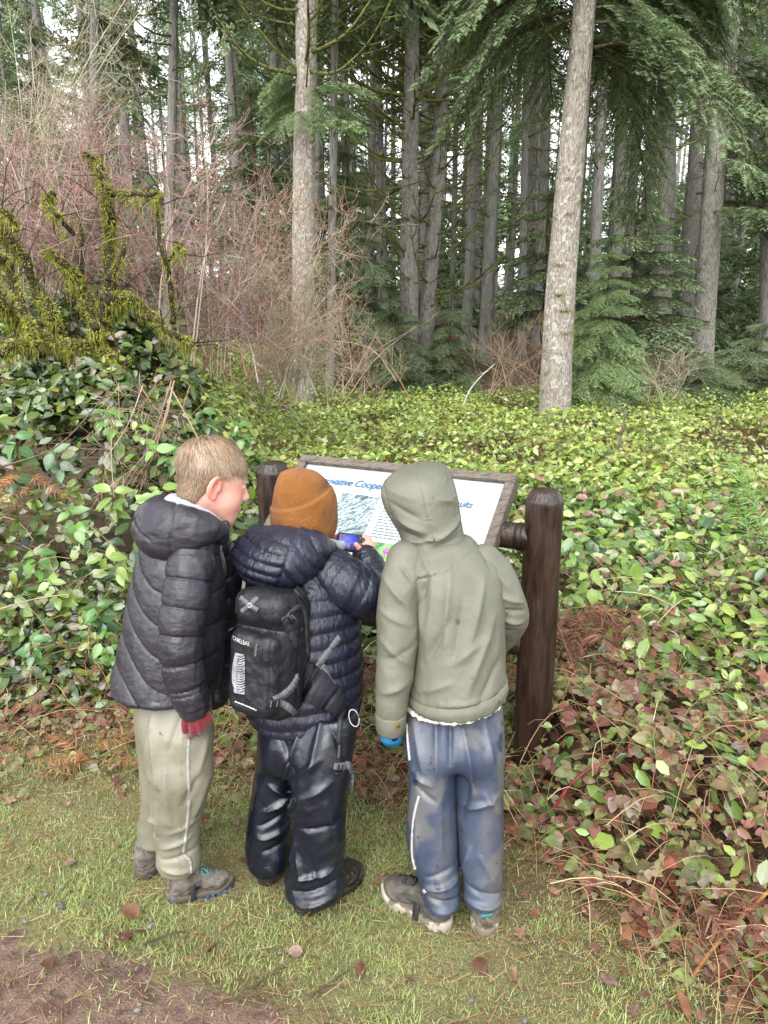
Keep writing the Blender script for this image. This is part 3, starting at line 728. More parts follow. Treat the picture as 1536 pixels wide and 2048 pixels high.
# the big pale trunk right of the sign, with drooping boughs above
T1, ax, rd = feature_tree('big pale fir trunk leaning slightly, standing in the salal behind the log post', [(1110, 815), (1118, 640), (1133, 430), (1152, 215), (1169, 0)], 8.5, [61, 60, 55, 50, 46], BARKP, seed=3, n=48, rows=220, rough=.045)
Y = 8.5
whorls(T1, ax, rd, zof(120, Y), zof(-420, Y), 26, 'droop', (1.0, 2.2), (-32, 42), (-.4, .05))
whorls(T1, ax, rd, zof(60, Y), zof(-420, Y), 14, 'droop', (1.0, 1.7), (150, 212), (-.25, .1))
whorls(T1, ax, rd, zof(-100, Y), zof(-900, Y), 12, 'fir', (1.4, 2.4), (20, 160), (-.3, .1))
for (y_, a_, L_) in ((270, 165, .45), (345, 170, .5), (445, 200, .22), (640, 160, .25), (655, 10, .2), (105, 185, .6), (690, 20, .2)):
    d = np.array([math.cos(R(a_)), math.sin(R(a_)) - .4, .25]); put_branch(T1, ax(zof(y_, Y)) + unit(d) * rd(zof(y_, Y)) * .7, d, L_, int(y_) % 8, .8)
# moss cushions on the bark
MOSS = mat('yellow_moss', ['#5b5c1a', '#7d7a26', '#98923a', '#6a6a20', '#474a18'], rough=.95, island=True, mottle=.2)
def moss_blades(pos, nrm, L, hang=.5):
    """tapering tufts of moss standing off a surface"""
    n = len(pos); d = unit(nrm + rng.normal(0, .6, (n, 3)) + np.array([0, 0, -hang])); s = unit(np.cross(d, rng.normal(size=(n, 3)))) * np.minimum(L * .09, .0022)[:, None]
    m = pos + d * (L * .55)[:, None]; t = pos + d * L[:, None] + np.array([0, 0, -1.]) * (L * hang * .5)[:, None]
    V = np.stack([pos - s, pos + s, m + s * .8, t, m - s * .8], 1).reshape(-1, 3); o = (np.arange(n) * 5)[:, None]
    return V, [np.array([[0, 1, 2, 4]]) + o, np.array([[4, 2, 3]]) + o]
def bark_moss(root, ax, rd, spots, Y):
    ps = []
    for (px, py, wx, wy, n) in spots:
        z = rng.normal(zof(py, Y), wy * S(py, Y) * .5, n); xo = rng.normal((px * S(py, Y)), wx * S(py, Y) * .5, n)
        for zz, xx in zip(z, xo):
            c = ax(zz); r = rd(zz) * 1.0; u = np.clip(xx / r, -.98, .98); ps.append((c + np.array([u, -math.sqrt(1 - u * u), 0]) * r, (u, -math.sqrt(1 - u * u), .1)))
    pos = np.array([p[0] for p in ps]); nr = np.array([p[1] for p in ps], float); V, F = moss_blades(pos, nr, rng.uniform(.012, .030, len(pos)), .3); mk('moss', V, F, MOSS, root)['kind'] = 'stuff'
bark_moss(T1, ax, rd, [(-10, 590, 14, 5, 160), (5, 622, 20, 4, 160), (-22, 700, 10, 6, 90), (-18, 745, 14, 10, 160), (10, 665, 16, 5, 90), (-14, 530, 16, 4, 120), (0, 430, 14, 4, 60), (-5, 360, 22, 5, 80), (26, 660, 4, 40, 120), (-26, 780, 8, 6, 80)], Y)

# the trunk behind the bare shrub at the left
T2, ax, rd = feature_tree('straight grey fir trunk with a bough collar, rising behind the bare twiggy shrub', [(606, 795), (606, 600), (607, 400), (611, 200), (613, 0)], 9.5, [49, 46, 44, 43, 42], BARKP, seed=9, n=44, rows=200)
Y = 9.5
whorls(T2, ax, rd, zof(265, Y), zof(170, Y), 6, 'fresh', (.35, .75), (-40, 40), (-.2, .35)); whorls(T2, ax, rd, zof(240, Y), zof(120, Y), 6, 'fresh', (.35, .8), (140, 230), (-.5, .3))
whorls(T2, ax, rd, zof(250, Y), zof(150, Y), 3, 'droop', (.3, .5), (230, 310), (-.5, .2))
dead_whorls(T2, ax, rd, zof(190, Y), zof(-250, Y), 22, (.6, 1.4), (-200, 20), (-.2, .5))
whorls(T2, ax, rd, zof(-60, Y), zof(-900, Y), 12, 'fir', (1.3, 2.2), (0, 360), (-.3, .1))
put_branch(T2, ax(zof(150, Y)), (-.75, -.5, .55), 1.7, 3, .5); put_branch(T2, ax(zof(130, Y)), (.3, -.2, 1.), 1.1, 1, .5)

# the mossy pair in the middle
for (lab, pts, Y, wp, sd) in (('grey fir trunk with mossy dead branches, thicker of the close middle pair', [(815, 700), (818, 520), (822, 250), (826, 0)], 13.0, [42, 38, 32, 27], 14),
                              ('slightly bent mossy fir trunk, slimmer of the close middle pair', [(846, 790), (858, 560), (872, 400), (882, 240), (892, 0)], 13.3, [34, 33, 31, 30, 28], 17)):
    T, ax, rd = feature_tree(lab, pts, Y, wp, BARK, seed=sd, n=36, rows=160)
    dead_whorls(T, ax, rd, zof(620, Y), zof(-40, Y), 56, (.5, 1.6), (0, 360), (-.2, .5), (.6, 1.))
    dead_whorls(T, ax, rd, zof(330, Y), zof(-40, Y), 13, (.9, 2.), (-35, 35), (.1, .7), (.6, .9)); dead_whorls(T, ax, rd, zof(330, Y), zof(-40, Y), 13, (.9, 2.), (145, 215), (.1, .7), (.6, .9))
    whorls(T, ax, rd, zof(-30, Y), zof(-900, Y), 6, 'dark', (1.6, 2.8), (0, 360), (-.25, .15))
# other trunks one can tell apart: label, photo points, distance, widths, bark, live-bough rows
for lab, pts, Y, wp, bk, live, ndead in (
    ('thick furrowed trunk leaning right, nearest of the group at the far right', [(1404, 722), (1415, 560), (1432, 330), (1452, 120), (1465, 0)], 15., [42, 41, 40, 38, 37], BARK, (430, 60, 14, (-70, 20)), 14),
    ('dark furrowed trunk half hidden behind the drooping fir boughs', [(1322, 700), (1327, 560), (1334, 350), (1342, 0)], 17., [38, 36, 34, 28], BARKF, None, 8),
    ('pale trunk just left of the thick leaning one at the far right', [(1372, 720), (1380, 520), (1395, 250), (1404, 0)], 17.5, [34, 32, 28, 24], BARK, None, 8),
    ('slim grey trunk left of the mossy middle pair', [(735, 770), (738, 560), (744, 300), (750, 0)], 14.5, [17, 16, 14, 12], BARK, None, 16),
    ('very slim pale stem leaning beside the slim grey trunk', [(750, 770), (760, 640), (766, 480), (774, 200)], 14.8, [9, 8, 7, 5], BARK, None, 8),
    ('tall straight pale trunk right of the mossy middle pair', [(966, 770), (977, 520), (991, 250), (1003, 0)], 16., [24, 23, 20, 18], BARKF, None, 18),
    ('straight grey trunk close left of the tall pale one', [(928, 770), (940, 520), (952, 250), (962, 0)], 18., [22, 20, 18, 16], BARKF, None, 12),
    ('dim grey trunk showing just right of the big pale fir', [(1180, 790), (1188, 560), (1200, 300), (1212, 0)], 15.5, [24, 23, 22, 20], BARKF, None, 6),
    ('dim trunk between the young fir and the big pale fir', [(1226, 770), (1232, 560), (1242, 250), (1250, 0)], 17., [22, 21, 19, 17], BARKF, None, 6),
    ('dark slim trunk at the upper left behind the bare shrub', [(335, 700), (340, 400), (345, 200), (348, 0)], 12.5, [22, 20, 19, 17], BARKF, None, 20),
    ('dim trunk at the top left corner behind lichen twigs', [(178, 700), (184, 400), (188, 200), (190, 0)], 13., [24, 22, 20, 18], BARKF, None, 14),
    ('dark trunk close behind the grey trunk with the bough collar', [(660, 780), (664, 500), (668, 200), (670, 0)], 12., [18, 17, 16, 14], BARKF, None, 18),
    ('grey trunk at the right edge of the photo', [(1530, 700), (1536, 400), (1546, 0)], 16., [26, 24, 22], BARKF, None, 12),
    ('slim dark trunk right of the tall pale one', [(1040, 770), (1046, 500), (1052, 200), (1056, 0)], 17., [16, 15, 14, 13], BARKF, None, 14),
    ('slim grey trunk just left of the big pale fir', [(1070, 790), (1080, 520), (1090, 250), (1098, 0)], 18.5, [20, 19, 17, 15], BARKF, None, 12)):
    T, ax, rd = feature_tree(lab, pts, Y, wp, bk, seed=int(pts[0][0]), n=20, rows=70)
    dead_whorls(T, ax, rd, zof(560, Y), zof(-60, Y), ndead + 4, (.7, 1.8), (0, 360), (-.2, .5), (.4, .8))
    if live: whorls(T, ax, rd, zof(live[0], Y), zof(live[1], Y), live[2], 'fir', (1.4, 2.4), live[3], (-.4, .1))
    whorls(T, ax, rd, zof(40, Y), zof(-1000, Y), 9, 'dark', (1.6, 2.9), (0, 360), (-.25, .15))

# young firs and low hemlocks
def young_fir(label, px, ytop, ybase, Y, kind, Lmax, nper=7, name='young_fir', step=.13):
    z0, z1 = float(ground_z(P(px, 700, Y)[0], Y)), zof(ytop, Y); x = P(px, ytop, Y)[0]
    root = thing(name, (x, Y, z0), label, 'tree'); zs = np.linspace(z0, z1, 20)
    V, F = tube(np.stack([x + .02 * np.sin(zs * 4), Y + 0 * zs, zs], -1), np.linspace(.035, .006, 20) * (z1 - z0) / 2.2, 8); mk('trunk', V, F, TWIGM, root)
    zb = max(z0 + .1, zof(ybase, Y)); m = int((z1 - zb) / step)
    for k in range(m):
        t = (k + .5) / m; z = zb + (z1 - zb) * t; L = Lmax * (1 - t) ** .75 + .10
        for q in range(nper):
            a = R(360 * q / nper + k * 47 + rt.uniform(-20, 20)); put_bough(root, (x, Y, z), (math.cos(a), math.sin(a), -.05 + .30 * t + rt.normal(0, .12)), L * rt.uniform(.75, 1.1), kind, int(rt.integers(3)), rt.normal(0, .2))
    put_bough(root, (x, Y, z1 - .25), (.05, 0, 1), .3, kind, 0)
young_fir('young green fir with layered boughs right beside the big pale trunk', 1222, 470, 800, 9.0, 'fresh', .62, 7)
young_fir('small dark hemlock at the foot of the mossy middle pair', 790, 560, 790, 12.4, 'fir', .75, 6, 'young_hemlock', .2)
young_fir('spindly hemlock with fine sprays left of the slim grey trunk', 690, 200, 620, 12.8, 'fir', .95, 5, 'young_hemlock', .28)
young_fir('dark hemlock behind the bare shrub at the left', 500, 160, 560, 12.0, 'dark', 1.1, 5, 'young_hemlock', .3)
young_fir('small hemlock with pale lacy sprays right of the mossy pair', 905, 545, 780, 13.0, 'fir', .7, 5, 'young_hemlock', .22)
young_fir('low spreading hemlock in the undergrowth at the right', 1400, 715, 800, 10.5, 'fir', 1.0, 7, 'young_hemlock', .12)
young_fir('low dark hemlock at the right edge above the salal', 1530, 640, 800, 11.0, 'fir', 1.1, 7, 'young_hemlock', .16)
young_fir('dim young fir behind the layered young fir', 1285, 320, 700, 13.5, 'dark', 1.3, 6, 'young_fir', .3)
young_fir('dim young hemlock deep between the straight trunks', 1105, 330, 640, 14.0, 'dark', 1.0, 6, 'young_hemlock', .3)
young_fir('dark young hemlock near the top left corner', 60, 60, 560, 12.5, 'dark', 1.3, 6, 'young_hemlock', .3)

# the forest behind: whole trees copied from four patterns
def far_tree(seed):
    r = np.random.default_rng(seed); root = thing('forest_fir', (0, 0, 0), 'slim conifer trunk standing deep in the dim forest', 'tree', 'conifers deep in the forest')
    h = 22.; V, F = trunk_mesh([(0, 0, -.3), (.05 * seed % .2, 0, 5), (0, .1, 12), (0, 0, h)], [.17, .15, .11, .02], 10, 40, .05, seed, .2); mk('trunk', V, F, BARKF, root)
    ps = []
    for k in range(34):
        z = r.uniform(1.5, 9.5); a = r.uniform(0, 6.283); L = r.uniform(.6, 1.7); V, F = dead_branch(1., 300 + seed * 50 + k, r.uniform(-.1, .5))
        f = frames(np.array([[math.cos(a), math.sin(a), r.uniform(-.25, .35)]]), np.array([[0, 0, 1.]]))[0]; ps.append(((V * L * (1, .6, .6)) @ f.T + (0, 0, z), F))
    V, F = cat_meshes(ps); o = mk('dead_branches', V, F, MOSSB, root); o['kind'] = 'stuff'
    ps = []; z0 = (5.0, 6.5, 4.0, 8.0)[seed % 4]
    tmpl = [bough(1.0, 900 + q, .30, False, .55) for q in range(3)]
    for k in range(34):
        t = (k + r.random()) / 34; z = z0 + (h - z0) * t; a = r.uniform(0, 6.283); L = (2.1 * (1 - t) ** .7 + .35) * r.uniform(.6, 1.1); V, F, mi = tmpl[k % 3]; F = [F[0]]
        f = frames(np.array([[math.cos(a), math.sin(a), r.uniform(-.35, .1)]]), np.array([[0, 0, 1.]]))[0]; ps.append(((V[:F[0].max() + 1] * L) @ f.T + (0, 0, z), F))
    V, F = cat_meshes(ps); o = mk('crown', V, F, NEEDD, root)
    return root
def where(xd, Yd):
    px = 768 + FPX * xd / (Yd * CP)
    for lim, ph in ((330, 'far behind the red-twigged shrub at the upper left'), (600, 'behind the bare shrubs left of the bough-collared trunk'), (800, 'between the bough-collared trunk and the mossy middle pair'), (1000, 'close behind or beside the mossy middle pair'),
                    (1130, 'just left of the big pale leaning fir'), (1340, 'between the big pale fir and the far-right trunks'), (1e9, 'behind the thick trunks at the far right')):
        if px < lim: return ph
PRO = [far_tree(k) for k in range(4)]
spots = []
for _ in range(4000):
    if len(spots) >= 160: break
    Yd = 18 + 44 * rt.random() ** 1.1; xd = rt.uniform(-.57, .57) * Yd
    if all((xd - a) ** 2 + (Yd - b) ** 2 > 1.35 ** 2 for a, b in spots): spots.append((xd, Yd))
for k, (xd, Yd) in enumerate(spots):
    p = PRO[k % 4]; first = k < 4
    o = p if first else p.copy()
    if not first: COL.objects.link(o)
    o['label'] = 'slim dim conifer deep in the forest, ' + where(xd, Yd)
    s = rt.uniform(.45, .95); o.location = (xd, Yd, float(ground_z(xd, Yd))); o.rotation_euler = (rt.normal(0, .015), rt.normal(0, .015), rt.uniform(0, 6.28)); o.scale = (s, s, rt.uniform(.9, 1.2))
    if not first:
        for ch in list(p.children):
            c = ch.copy(); COL.objects.link(c); c.parent = o
# small shade-grown conifers, green to the ground, between the trunks
def shade_tree(seed):
    r = np.random.default_rng(seed); root = thing('shade_hemlock', (0, 0, 0), 'small shade-grown hemlock, green to the ground, among the far trunks', 'tree', 'small hemlocks deep in the forest')
    V, F = tube(np.array([[0, 0, -.2], [.03, 0, 2.5], [0, .05, 6.]]), [.06, .045, .01], 7); mk('trunk', V, F, BARKF, root)
    ps = []; tmpl = [bough(1.0, 700 + q + seed, .34, False, .5, .07) for q in range(3)]
    for k in range(46):
        t_ = (k + r.random()) / 46; z = .4 + 5.4 * t_; a = r.uniform(0, 6.283); L = (1.5 * (1 - t_) ** .8 + .25) * r.uniform(.55, 1.15); V, F, mi = tmpl[k % 3]
        f = frames(np.array([[math.cos(a), math.sin(a), r.uniform(-.3, .15)]]), np.array([[0, 0, 1.]]))[0]; ps.append(((V[:F[0].max() + 1] * L) @ f.T + (0, 0, z), [F[0]]))
    V, F = cat_meshes(ps); mk('crown', V, F, NEED if seed % 2 else NEEDD, root); return root
SH = [shade_tree(k) for k in range(3)]; sp2 = []
for _ in range(2000):
    if len(sp2) >= 52: break
    Yd = 17 + 24 * rt.random(); xd = rt.uniform(-.55, .55) * Yd
    if all((xd - a) ** 2 + (Yd - b) ** 2 > 1.6 ** 2 for a, b in sp2): sp2.append((xd, Yd))
for k, (xd, Yd) in enumerate(sp2):
    p = SH[k % 3]; o = p if k < 3 else p.copy()
    if k >= 3:
        COL.objects.link(o)
        for ch in list(p.children): c = ch.copy(); COL.objects.link(c); c.parent = o
    o['label'] = 'small green shade-grown hemlock, ' + where(xd, Yd)
    s = rt.uniform(.55, 1.25); o.location = (xd, Yd, float(ground_z(xd, Yd))); o.rotation_euler = (0, 0, rt.uniform(0, 6.28)); o.scale = (s, s, s * rt.uniform(.9, 1.2))
# a last wall of forest far behind, one mass of trunks and foliage
ps = []; pc = []
base = [bough(1.0, 950 + q, .3, False, .22, .12) for q in range(2)]
for k in range(90):
    Yd = rt.uniform(62, 95); xd = rt.uniform(-.7, .7) * Yd; g = float(ground_z(xd, Yd)); ps.append(tube(np.array([[xd, Yd, g - .3], [xd + rt.normal(0, .2), Yd, g + 9], [xd, Yd, g + 22]]), [.22, .17, .05], 6, False))
    for q in range(5):
        z = g + rt.uniform(2, 13); a = rt.uniform(0, 6.283); L = rt.uniform(1.5, 4.); V, F, mi = base[q % 2]; f = frames(np.array([[math.cos(a), math.sin(a), rt.uniform(-.35, .1)]]), np.array([[0, 0, 1.]]))[0]
        pc.append(((V[:F[0].max() + 1] * L) @ f.T + (xd, Yd, z), [F[0]]))
for k in range(760):      # the low green and the small trees far in
    Yd = rt.uniform(38, 92); xd = rt.uniform(-.7, .7) * Yd; a = rt.uniform(0, 6.283); V, F, mi = base[k % 2]; f = frames(np.array([[math.cos(a), math.sin(a), rt.uniform(-.3, .3)]]), np.array([[0, 0, 1.]]))[0]
    pc.append(((V[:F[0].max() + 1] * rt.uniform(1.6, 4.2)) @ f.T + (xd, Yd, float(ground_z(xd, Yd)) + rt.uniform(.2, .15 * Yd)), [F[0]]))
V, F = cat_meshes(ps); fo = thing('far_forest', (0, 75, 0), 'far mass of conifers closing the view behind all trunks', 'forest', kind='stuff')
mk('far_trunk', V, F, BARKF, fo)['kind'] = 'stuff'; V, F = cat_meshes(pc); mk('far_foliage', V, F, NEEDD, fo)['kind'] = 'stuff'

# low green on the forest floor between the trunks
pc = []
for k in range(240):
    Yd = 10.3 + 24 * rt.random() ** 1.4; xd = rt.uniform(-.62, .66) * Yd; a = rt.uniform(0, 6.283); V, F, mi = base[k % 2]; f = frames(np.array([[math.cos(a), math.sin(a), rt.uniform(.1, .9)]]), np.array([[0, 0, 1.]]))[0]
    pc.append(((V[:F[0].max() + 1] * rt.uniform(.35, .9)) @ f.T + (xd, Yd, float(ground_z(xd, Yd))), [F[0]]))
V, F = cat_meshes(pc); tag(mk('forest_undergrowth', V, F, NEED), 'low green growth on the forest floor between the trunks', 'undergrowth', kind='stuff')
# ============================================================ salal, brambles, ferns, shrubs
def leaf_tmpl(secs, wmax, fold=.10, curl=.18, tip=.03):
    t = np.linspace(0, 1, secs); w_ = wmax * np.sin(np.clip(t, 0, 1) ** .72 * math.pi) ** .85; w_[0] = .03; w_[-1] = tip * .3
    V, uv = [], []
    for a, b in zip(t, w_):
        z = -curl * a * a
        V += [[a, -b, z + fold * b * 2], [a, 0, z], [a, b, z + fold * b * 2]]; uv += [[a, -1], [a, 0], [a, 1]]
    F = []
    for i in range(secs - 1):
        o = i * 3; F += [[o, o + 3, o + 4, o + 1], [o + 1, o + 4, o + 5, o + 2]]
    return np.array(V), [np.array(F)], np.array(uv)
def leaf_oval():
    V, uv = [], []
    for a, b, z in ((0, .03, 0), (.24, .25, -.01), (.66, .255, -.09), (1, .012, -.20)):
        V += [[a, -b, z + .2 * b], [a, 0, z], [a, b, z + .2 * b]]; uv += [[a, -1], [a, 0], [a, 1]]
    return np.array(V), [np.array([q for o in (0, 3, 6) for q in ([o, o + 3, o + 4, o + 1], [o + 1, o + 4, o + 5, o + 2])])], np.array(uv, float)
LEAF_N, LEAF_M, LEAF_F = leaf_tmpl(7, .29), leaf_oval(), (np.array([[0, 0, 0], [.45, -.30, .03], [.5, 0, -.04], [.45, .30, .03], [1, 0, -.15]]), [np.array([[0, 1, 4, 2], [0, 2, 4, 3]])], np.array([[0, 0], [.45, -1], [.5, 0], [.45, 1], [1, 0.]]))
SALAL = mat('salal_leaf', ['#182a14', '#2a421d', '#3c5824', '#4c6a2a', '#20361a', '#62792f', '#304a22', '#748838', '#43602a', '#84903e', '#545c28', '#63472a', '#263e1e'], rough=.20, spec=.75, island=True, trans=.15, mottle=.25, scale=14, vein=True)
SALALF = mat('field_salal_leaf', ['#4a6a2e', '#7a953e', '#96ac4c', '#5a7a34', '#aeba60', '#869f46', '#bcc070', '#678440', '#9ca250', '#80703f', '#6e8a3a', '#a4b458'], rough=.24, spec=.7, island=True, trans=.2, mottle=.25, scale=10, vein=True)  # the field's own yellow-green leaf colours, varied at random from leaf to leaf
def leaf_cloud(n, xr, yr, dens, size, tmpl, depth, face=0.25):
    """leaves filling the skin of the undergrowth"""
    x = rng.uniform(*xr, n); y = rng.uniform(*yr, n); k = rng.random(n) < dens(x, y); x, y = x[k], y[k]; n = len(x)
    h = canopy(x, y); g = ground_z(x, y); e = .03
    gx_ = (canopy(x + e, y) - canopy(x - e, y)) / (2 * e); gy_ = (canopy(x, y + e) - canopy(x, y - e)) / (2 * e)
    steep = np.clip(np.hypot(gx_, gy_), 0, 2.5)
    z = h - rng.exponential(depth * (1 + steep), n); z = np.maximum(z, g + .01); z += rng.normal(0, .015, n)
    nr = unit(np.stack([-gx_ * .5, -gy_ * .5 - face, np.ones(n)], -1) + rng.normal(0, .58, (n, 3))); az = rng.uniform(0, 2 * math.pi, n)
    d = unit(np.stack([np.cos(az), np.sin(az), rng.normal(-.15, .3, n)], -1)); rot = frames(d - nr * (d * nr).sum(1, keepdims=True), nr)
    s = size * np.clip(rng.lognormal(-.12, .32, n), .35, 1.5); T, F, uv = tmpl
    V, F = scatter(T, F, np.stack([x, y, z], -1), rot, np.stack([s, s * rng.uniform(.8, 1.15, n), s * rng.uniform(.4, 1.6, n)], -1))
    return V, F, np.tile(uv, (n, 1)), np.stack([x, y, z], -1)
def bramble_zone(x, y): return sstep(1.9, .9, y - edge_y(x) + .25 * n2(x, y, 1.7, 2)) * (x > .15) * (.85 + .15 * n2(x, y, 3, 2))
# near left bank
def join_uv(L): 
    V, F = cat_meshes([(a, b) for a, b, c, d in L]); return V, F, np.concatenate([c for a, b, c, d in L])
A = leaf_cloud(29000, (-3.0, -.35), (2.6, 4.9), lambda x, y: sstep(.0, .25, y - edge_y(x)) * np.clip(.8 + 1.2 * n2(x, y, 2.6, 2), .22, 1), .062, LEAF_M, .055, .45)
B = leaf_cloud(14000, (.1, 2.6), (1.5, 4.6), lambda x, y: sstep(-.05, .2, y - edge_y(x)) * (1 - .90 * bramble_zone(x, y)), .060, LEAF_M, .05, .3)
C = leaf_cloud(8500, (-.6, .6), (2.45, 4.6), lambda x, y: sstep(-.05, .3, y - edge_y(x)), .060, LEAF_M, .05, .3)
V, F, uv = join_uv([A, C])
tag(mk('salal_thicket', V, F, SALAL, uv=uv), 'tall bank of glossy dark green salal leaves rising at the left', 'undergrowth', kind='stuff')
V, F, uv = join_uv([B])
SALALR = mat('mixed_salal_leaf', ['#33522a', '#507434', '#7c9846', '#426432', '#94a850', '#64863c', '#a2b05a', '#587a3a', '#86705a', '#784a3e'], rough=.21, spec=.75, island=True, trans=.17, mottle=.25, scale=14, vein=True)
tag(mk('salal_slope', V, F, SALALR, uv=uv), 'mixed green salal leaves covering the slope right of the log post', 'undergrowth', kind='stuff')
# the open field of salal
far = lambda x, y: (np.abs(x) < .62 * y + .6) * np.clip(.7 + .9 * n2(x, y, 2.0, 3), .12, 1)
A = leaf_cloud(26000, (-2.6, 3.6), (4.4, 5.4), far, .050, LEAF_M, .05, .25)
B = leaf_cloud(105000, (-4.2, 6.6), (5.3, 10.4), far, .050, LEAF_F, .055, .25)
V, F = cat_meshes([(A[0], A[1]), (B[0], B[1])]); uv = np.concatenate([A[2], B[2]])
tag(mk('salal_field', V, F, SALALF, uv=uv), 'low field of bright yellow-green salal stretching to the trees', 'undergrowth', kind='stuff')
# stems poking through
n = 1500; x = rng.uniform(-3, 4, n); y = rng.uniform(2.5, 8, n); k = (y - edge_y(x) > .1); x, y = x[k], y[k]; n = len(x); h = canopy(x, y)
az = rng.uniform(0, 6.28, n); L = rng.uniform(.15, .45, n); b = np.stack([x, y, h - L * .75], -1); d = np.stack([np.cos(az) * .6, np.sin(az) * .6, np.ones(n) * .8], -1) * L[:, None]
V, F = tubes(np.stack([b, b + d * .5, b + d * .9 + np.stack([np.cos(az), np.sin(az), 0 * az], -1) * .05, b + d + np.stack([np.cos(az), np.sin(az), -.3 + 0 * az], -1) * .12], 1), np.tile([.003, .0026, .002, .001], (n, 1)), 3)
STEMM = mat('plant_stem', ['#4a3426', '#6f5240', '#7d3f3a', '#8d7a58', '#5a4430'], rough=.8, island=True, mottle=0)
tag(mk('salal_stems', V, F, STEMM), 'thin brown and reddish stems poking out of the salal', 'undergrowth', kind='stuff')

# ---- single salal sprigs with leaves one can pick apart
LM = {}
for nm, cols in (('bright', ['#6c8a3a', '#809a46', '#5f7f34', '#8fa656']), ('mid', ['#4f7a34', '#6a9440', '#3f6a2c', '#7ba048']), ('dark', ['#2c4f26', '#3d6632', '#54803f', '#244420'])):
    mt = mat('salal_leaf_' + nm, cols, rough=.22, spec=.7, island='object', trans=.2, mottle=.2, scale=20, vein=True)
    LM[nm] = [mesh_data('leaf', *[(lambda T: (T[0] * (1, w_, 1), T[1]))(leaf_tmpl(8, .29, .08 + .05 * q, .10 + .12 * q))][0], mt, True, uv=leaf_tmpl(8, .29)[2]) for q, w_ in enumerate((1., 1.12, .9))]
SPR = mat('sprig_stem', ['#6b4a34', '#84503f'], rough=.7)
def sprig(px, py, Y, n, size, kind, lean, label, L=.22):
    tip = P(px, py, Y); az = R(lean); d = unit(np.array([math.cos(az) * .6, -.35, math.sin(az) * .6 + .4])); base = tip - d * L
    root = thing('salal_sprig', base, label, 'plant', 'single salal sprigs'); pts = np.array([base + d * L * t + np.array([.02, 0, 0]) * math.sin(t * 3) + np.array([0, 0, -.03 * t * t]) for t in np.linspace(0, 1, 8)])
    V, F = tube(pts, np.linspace(.0028, .0012, 8), 5); mk('stem', V, F, SPR, root)
    for k in range(n):
        t = .25 + .75 * (k + .5) / n; c = pts[min(7, int(t * 7))]; a = k * 2.4 + rt.uniform(-.3, .3); u = np.array([math.cos(a), -.25 + .5 * math.sin(a) * .6, math.sin(a) * .75 + .15])
        nr = unit(np.array([.15 * math.cos(a), -.65, .75]) + rt.normal(0, .22, 3)); dd = unit(u - nr * (u @ nr)); f = frames(dd[None], nr[None])[0]; s = .80 * size * rt.uniform(.65, 1.15); m = np.eye(4); m[:3, :3] = f * s; m[:3, 3] = c + dd * .008
        inst('leaf', LM[kind][int(rt.integers(3))], m, root)
for a in ((1072, 1578, 2.12, 6, .062, 'bright', 80, 'bright lime salal sprig at the foot of the right log post'), (1095, 1702, 2.02, 5, .055, 'bright', 60, 'small bright salal sprig in the brambles below the lime one'),
          (1495, 1400, 2.15, 7, .075, 'bright', 100, 'big bright salal sprig at the right edge above the canes'), (1275, 1238, 2.75, 9, .080, 'dark', 90, 'dark glossy salal sprig beside the dead fern'),
          (1345, 1195, 2.9, 8, .075, 'mid', 70, 'mid green salal sprig above the reddish leaves at the right'), (1170, 1120, 2.75, 8, .075, 'bright', 110, 'yellow-green salal sprig close right of the post at beam height'),
          (1145, 1050, 3.0, 9, .075, 'mid', 80, 'salal sprig just right of the post top'), (1450, 1180, 2.9, 8, .07, 'bright', 100, 'bright salal sprig in the upper right slope'),
          (1500, 1300, 2.6, 8, .075, 'mid', 100, 'salal sprig near the right edge below the slope'), (1200, 1690, 1.95, 5, .05, 'mid', 70, 'small green salal sprig low among brown brambles'),
          (1325, 1690, 1.95, 5, .055, 'bright', 60, 'pale salal sprig among bramble stems at lower right'), (1010, 1610, 2.15, 6, .05, 'mid', 120, 'small salal sprig right behind the muddy blue trousers'),
          (60, 1500, 2.6, 9, .075, 'bright', 80, 'lime salal sprig low at the left edge by the litter'), (95, 880, 3.1, 9, .085, 'dark', 90, 'dark broad-leaved salal sprig high on the left bank'),
          (205, 800, 3.3, 10, .08, 'mid', 90, 'salal sprig at the crest of the left bank'), (290, 880, 3.0, 9, .09, 'mid', 160, 'long-leaved salal sprig left of the blond head'),
          (265, 815, 3.2, 8, .065, 'bright', 85, 'upright yellow-green salal tip above the blond head'), (220, 960, 2.95, 10, .09, 'bright', 60, 'broad bright salal sprig in the middle of the left bank'),
          (320, 955, 2.85, 9, .085, 'bright', 30, 'bright salal sprig right beside the charcoal hood'), (130, 1000, 2.9, 9, .085, 'mid', 90, 'salal sprig under the dark hollow of the left bank'),
          (60, 1085, 2.85, 10, .085, 'mid', 70, 'salal sprig halfway down the left bank at the edge'), (200, 1090, 2.8, 9, .08, 'bright', 110, 'bright salal tuft left of the charcoal jacket shoulder'),
          (90, 1140, 2.75, 9, .08, 'bright', 90, 'pale-edged salal tuft low on the left bank'), (180, 1190, 2.72, 9, .085, 'dark', 90, 'dark salal sprig left of the charcoal jacket'),
          (55, 1260, 2.7, 9, .08, 'dark', 60, 'dark salal sprig near the left edge above the straw'), (190, 1260, 2.7, 8, .075, 'mid', 100, 'salal sprig left of the jacket hem'),
          (20, 850, 3.1, 10, .09, 'dark', 70, 'large silvery salal sprig at the upper left edge'), (395, 800, 3.7, 9, .075, 'dark', 90, 'salal sprig behind the blond head'), (470, 830, 3.9, 9, .075, 'mid', 90, 'salal sprig between blond head and left log post'),
          (1440, 1060, 3.4, 8, .07, 'bright', 90, 'bright salal sprig at mid height of the right slope')):
    sprig(*a)

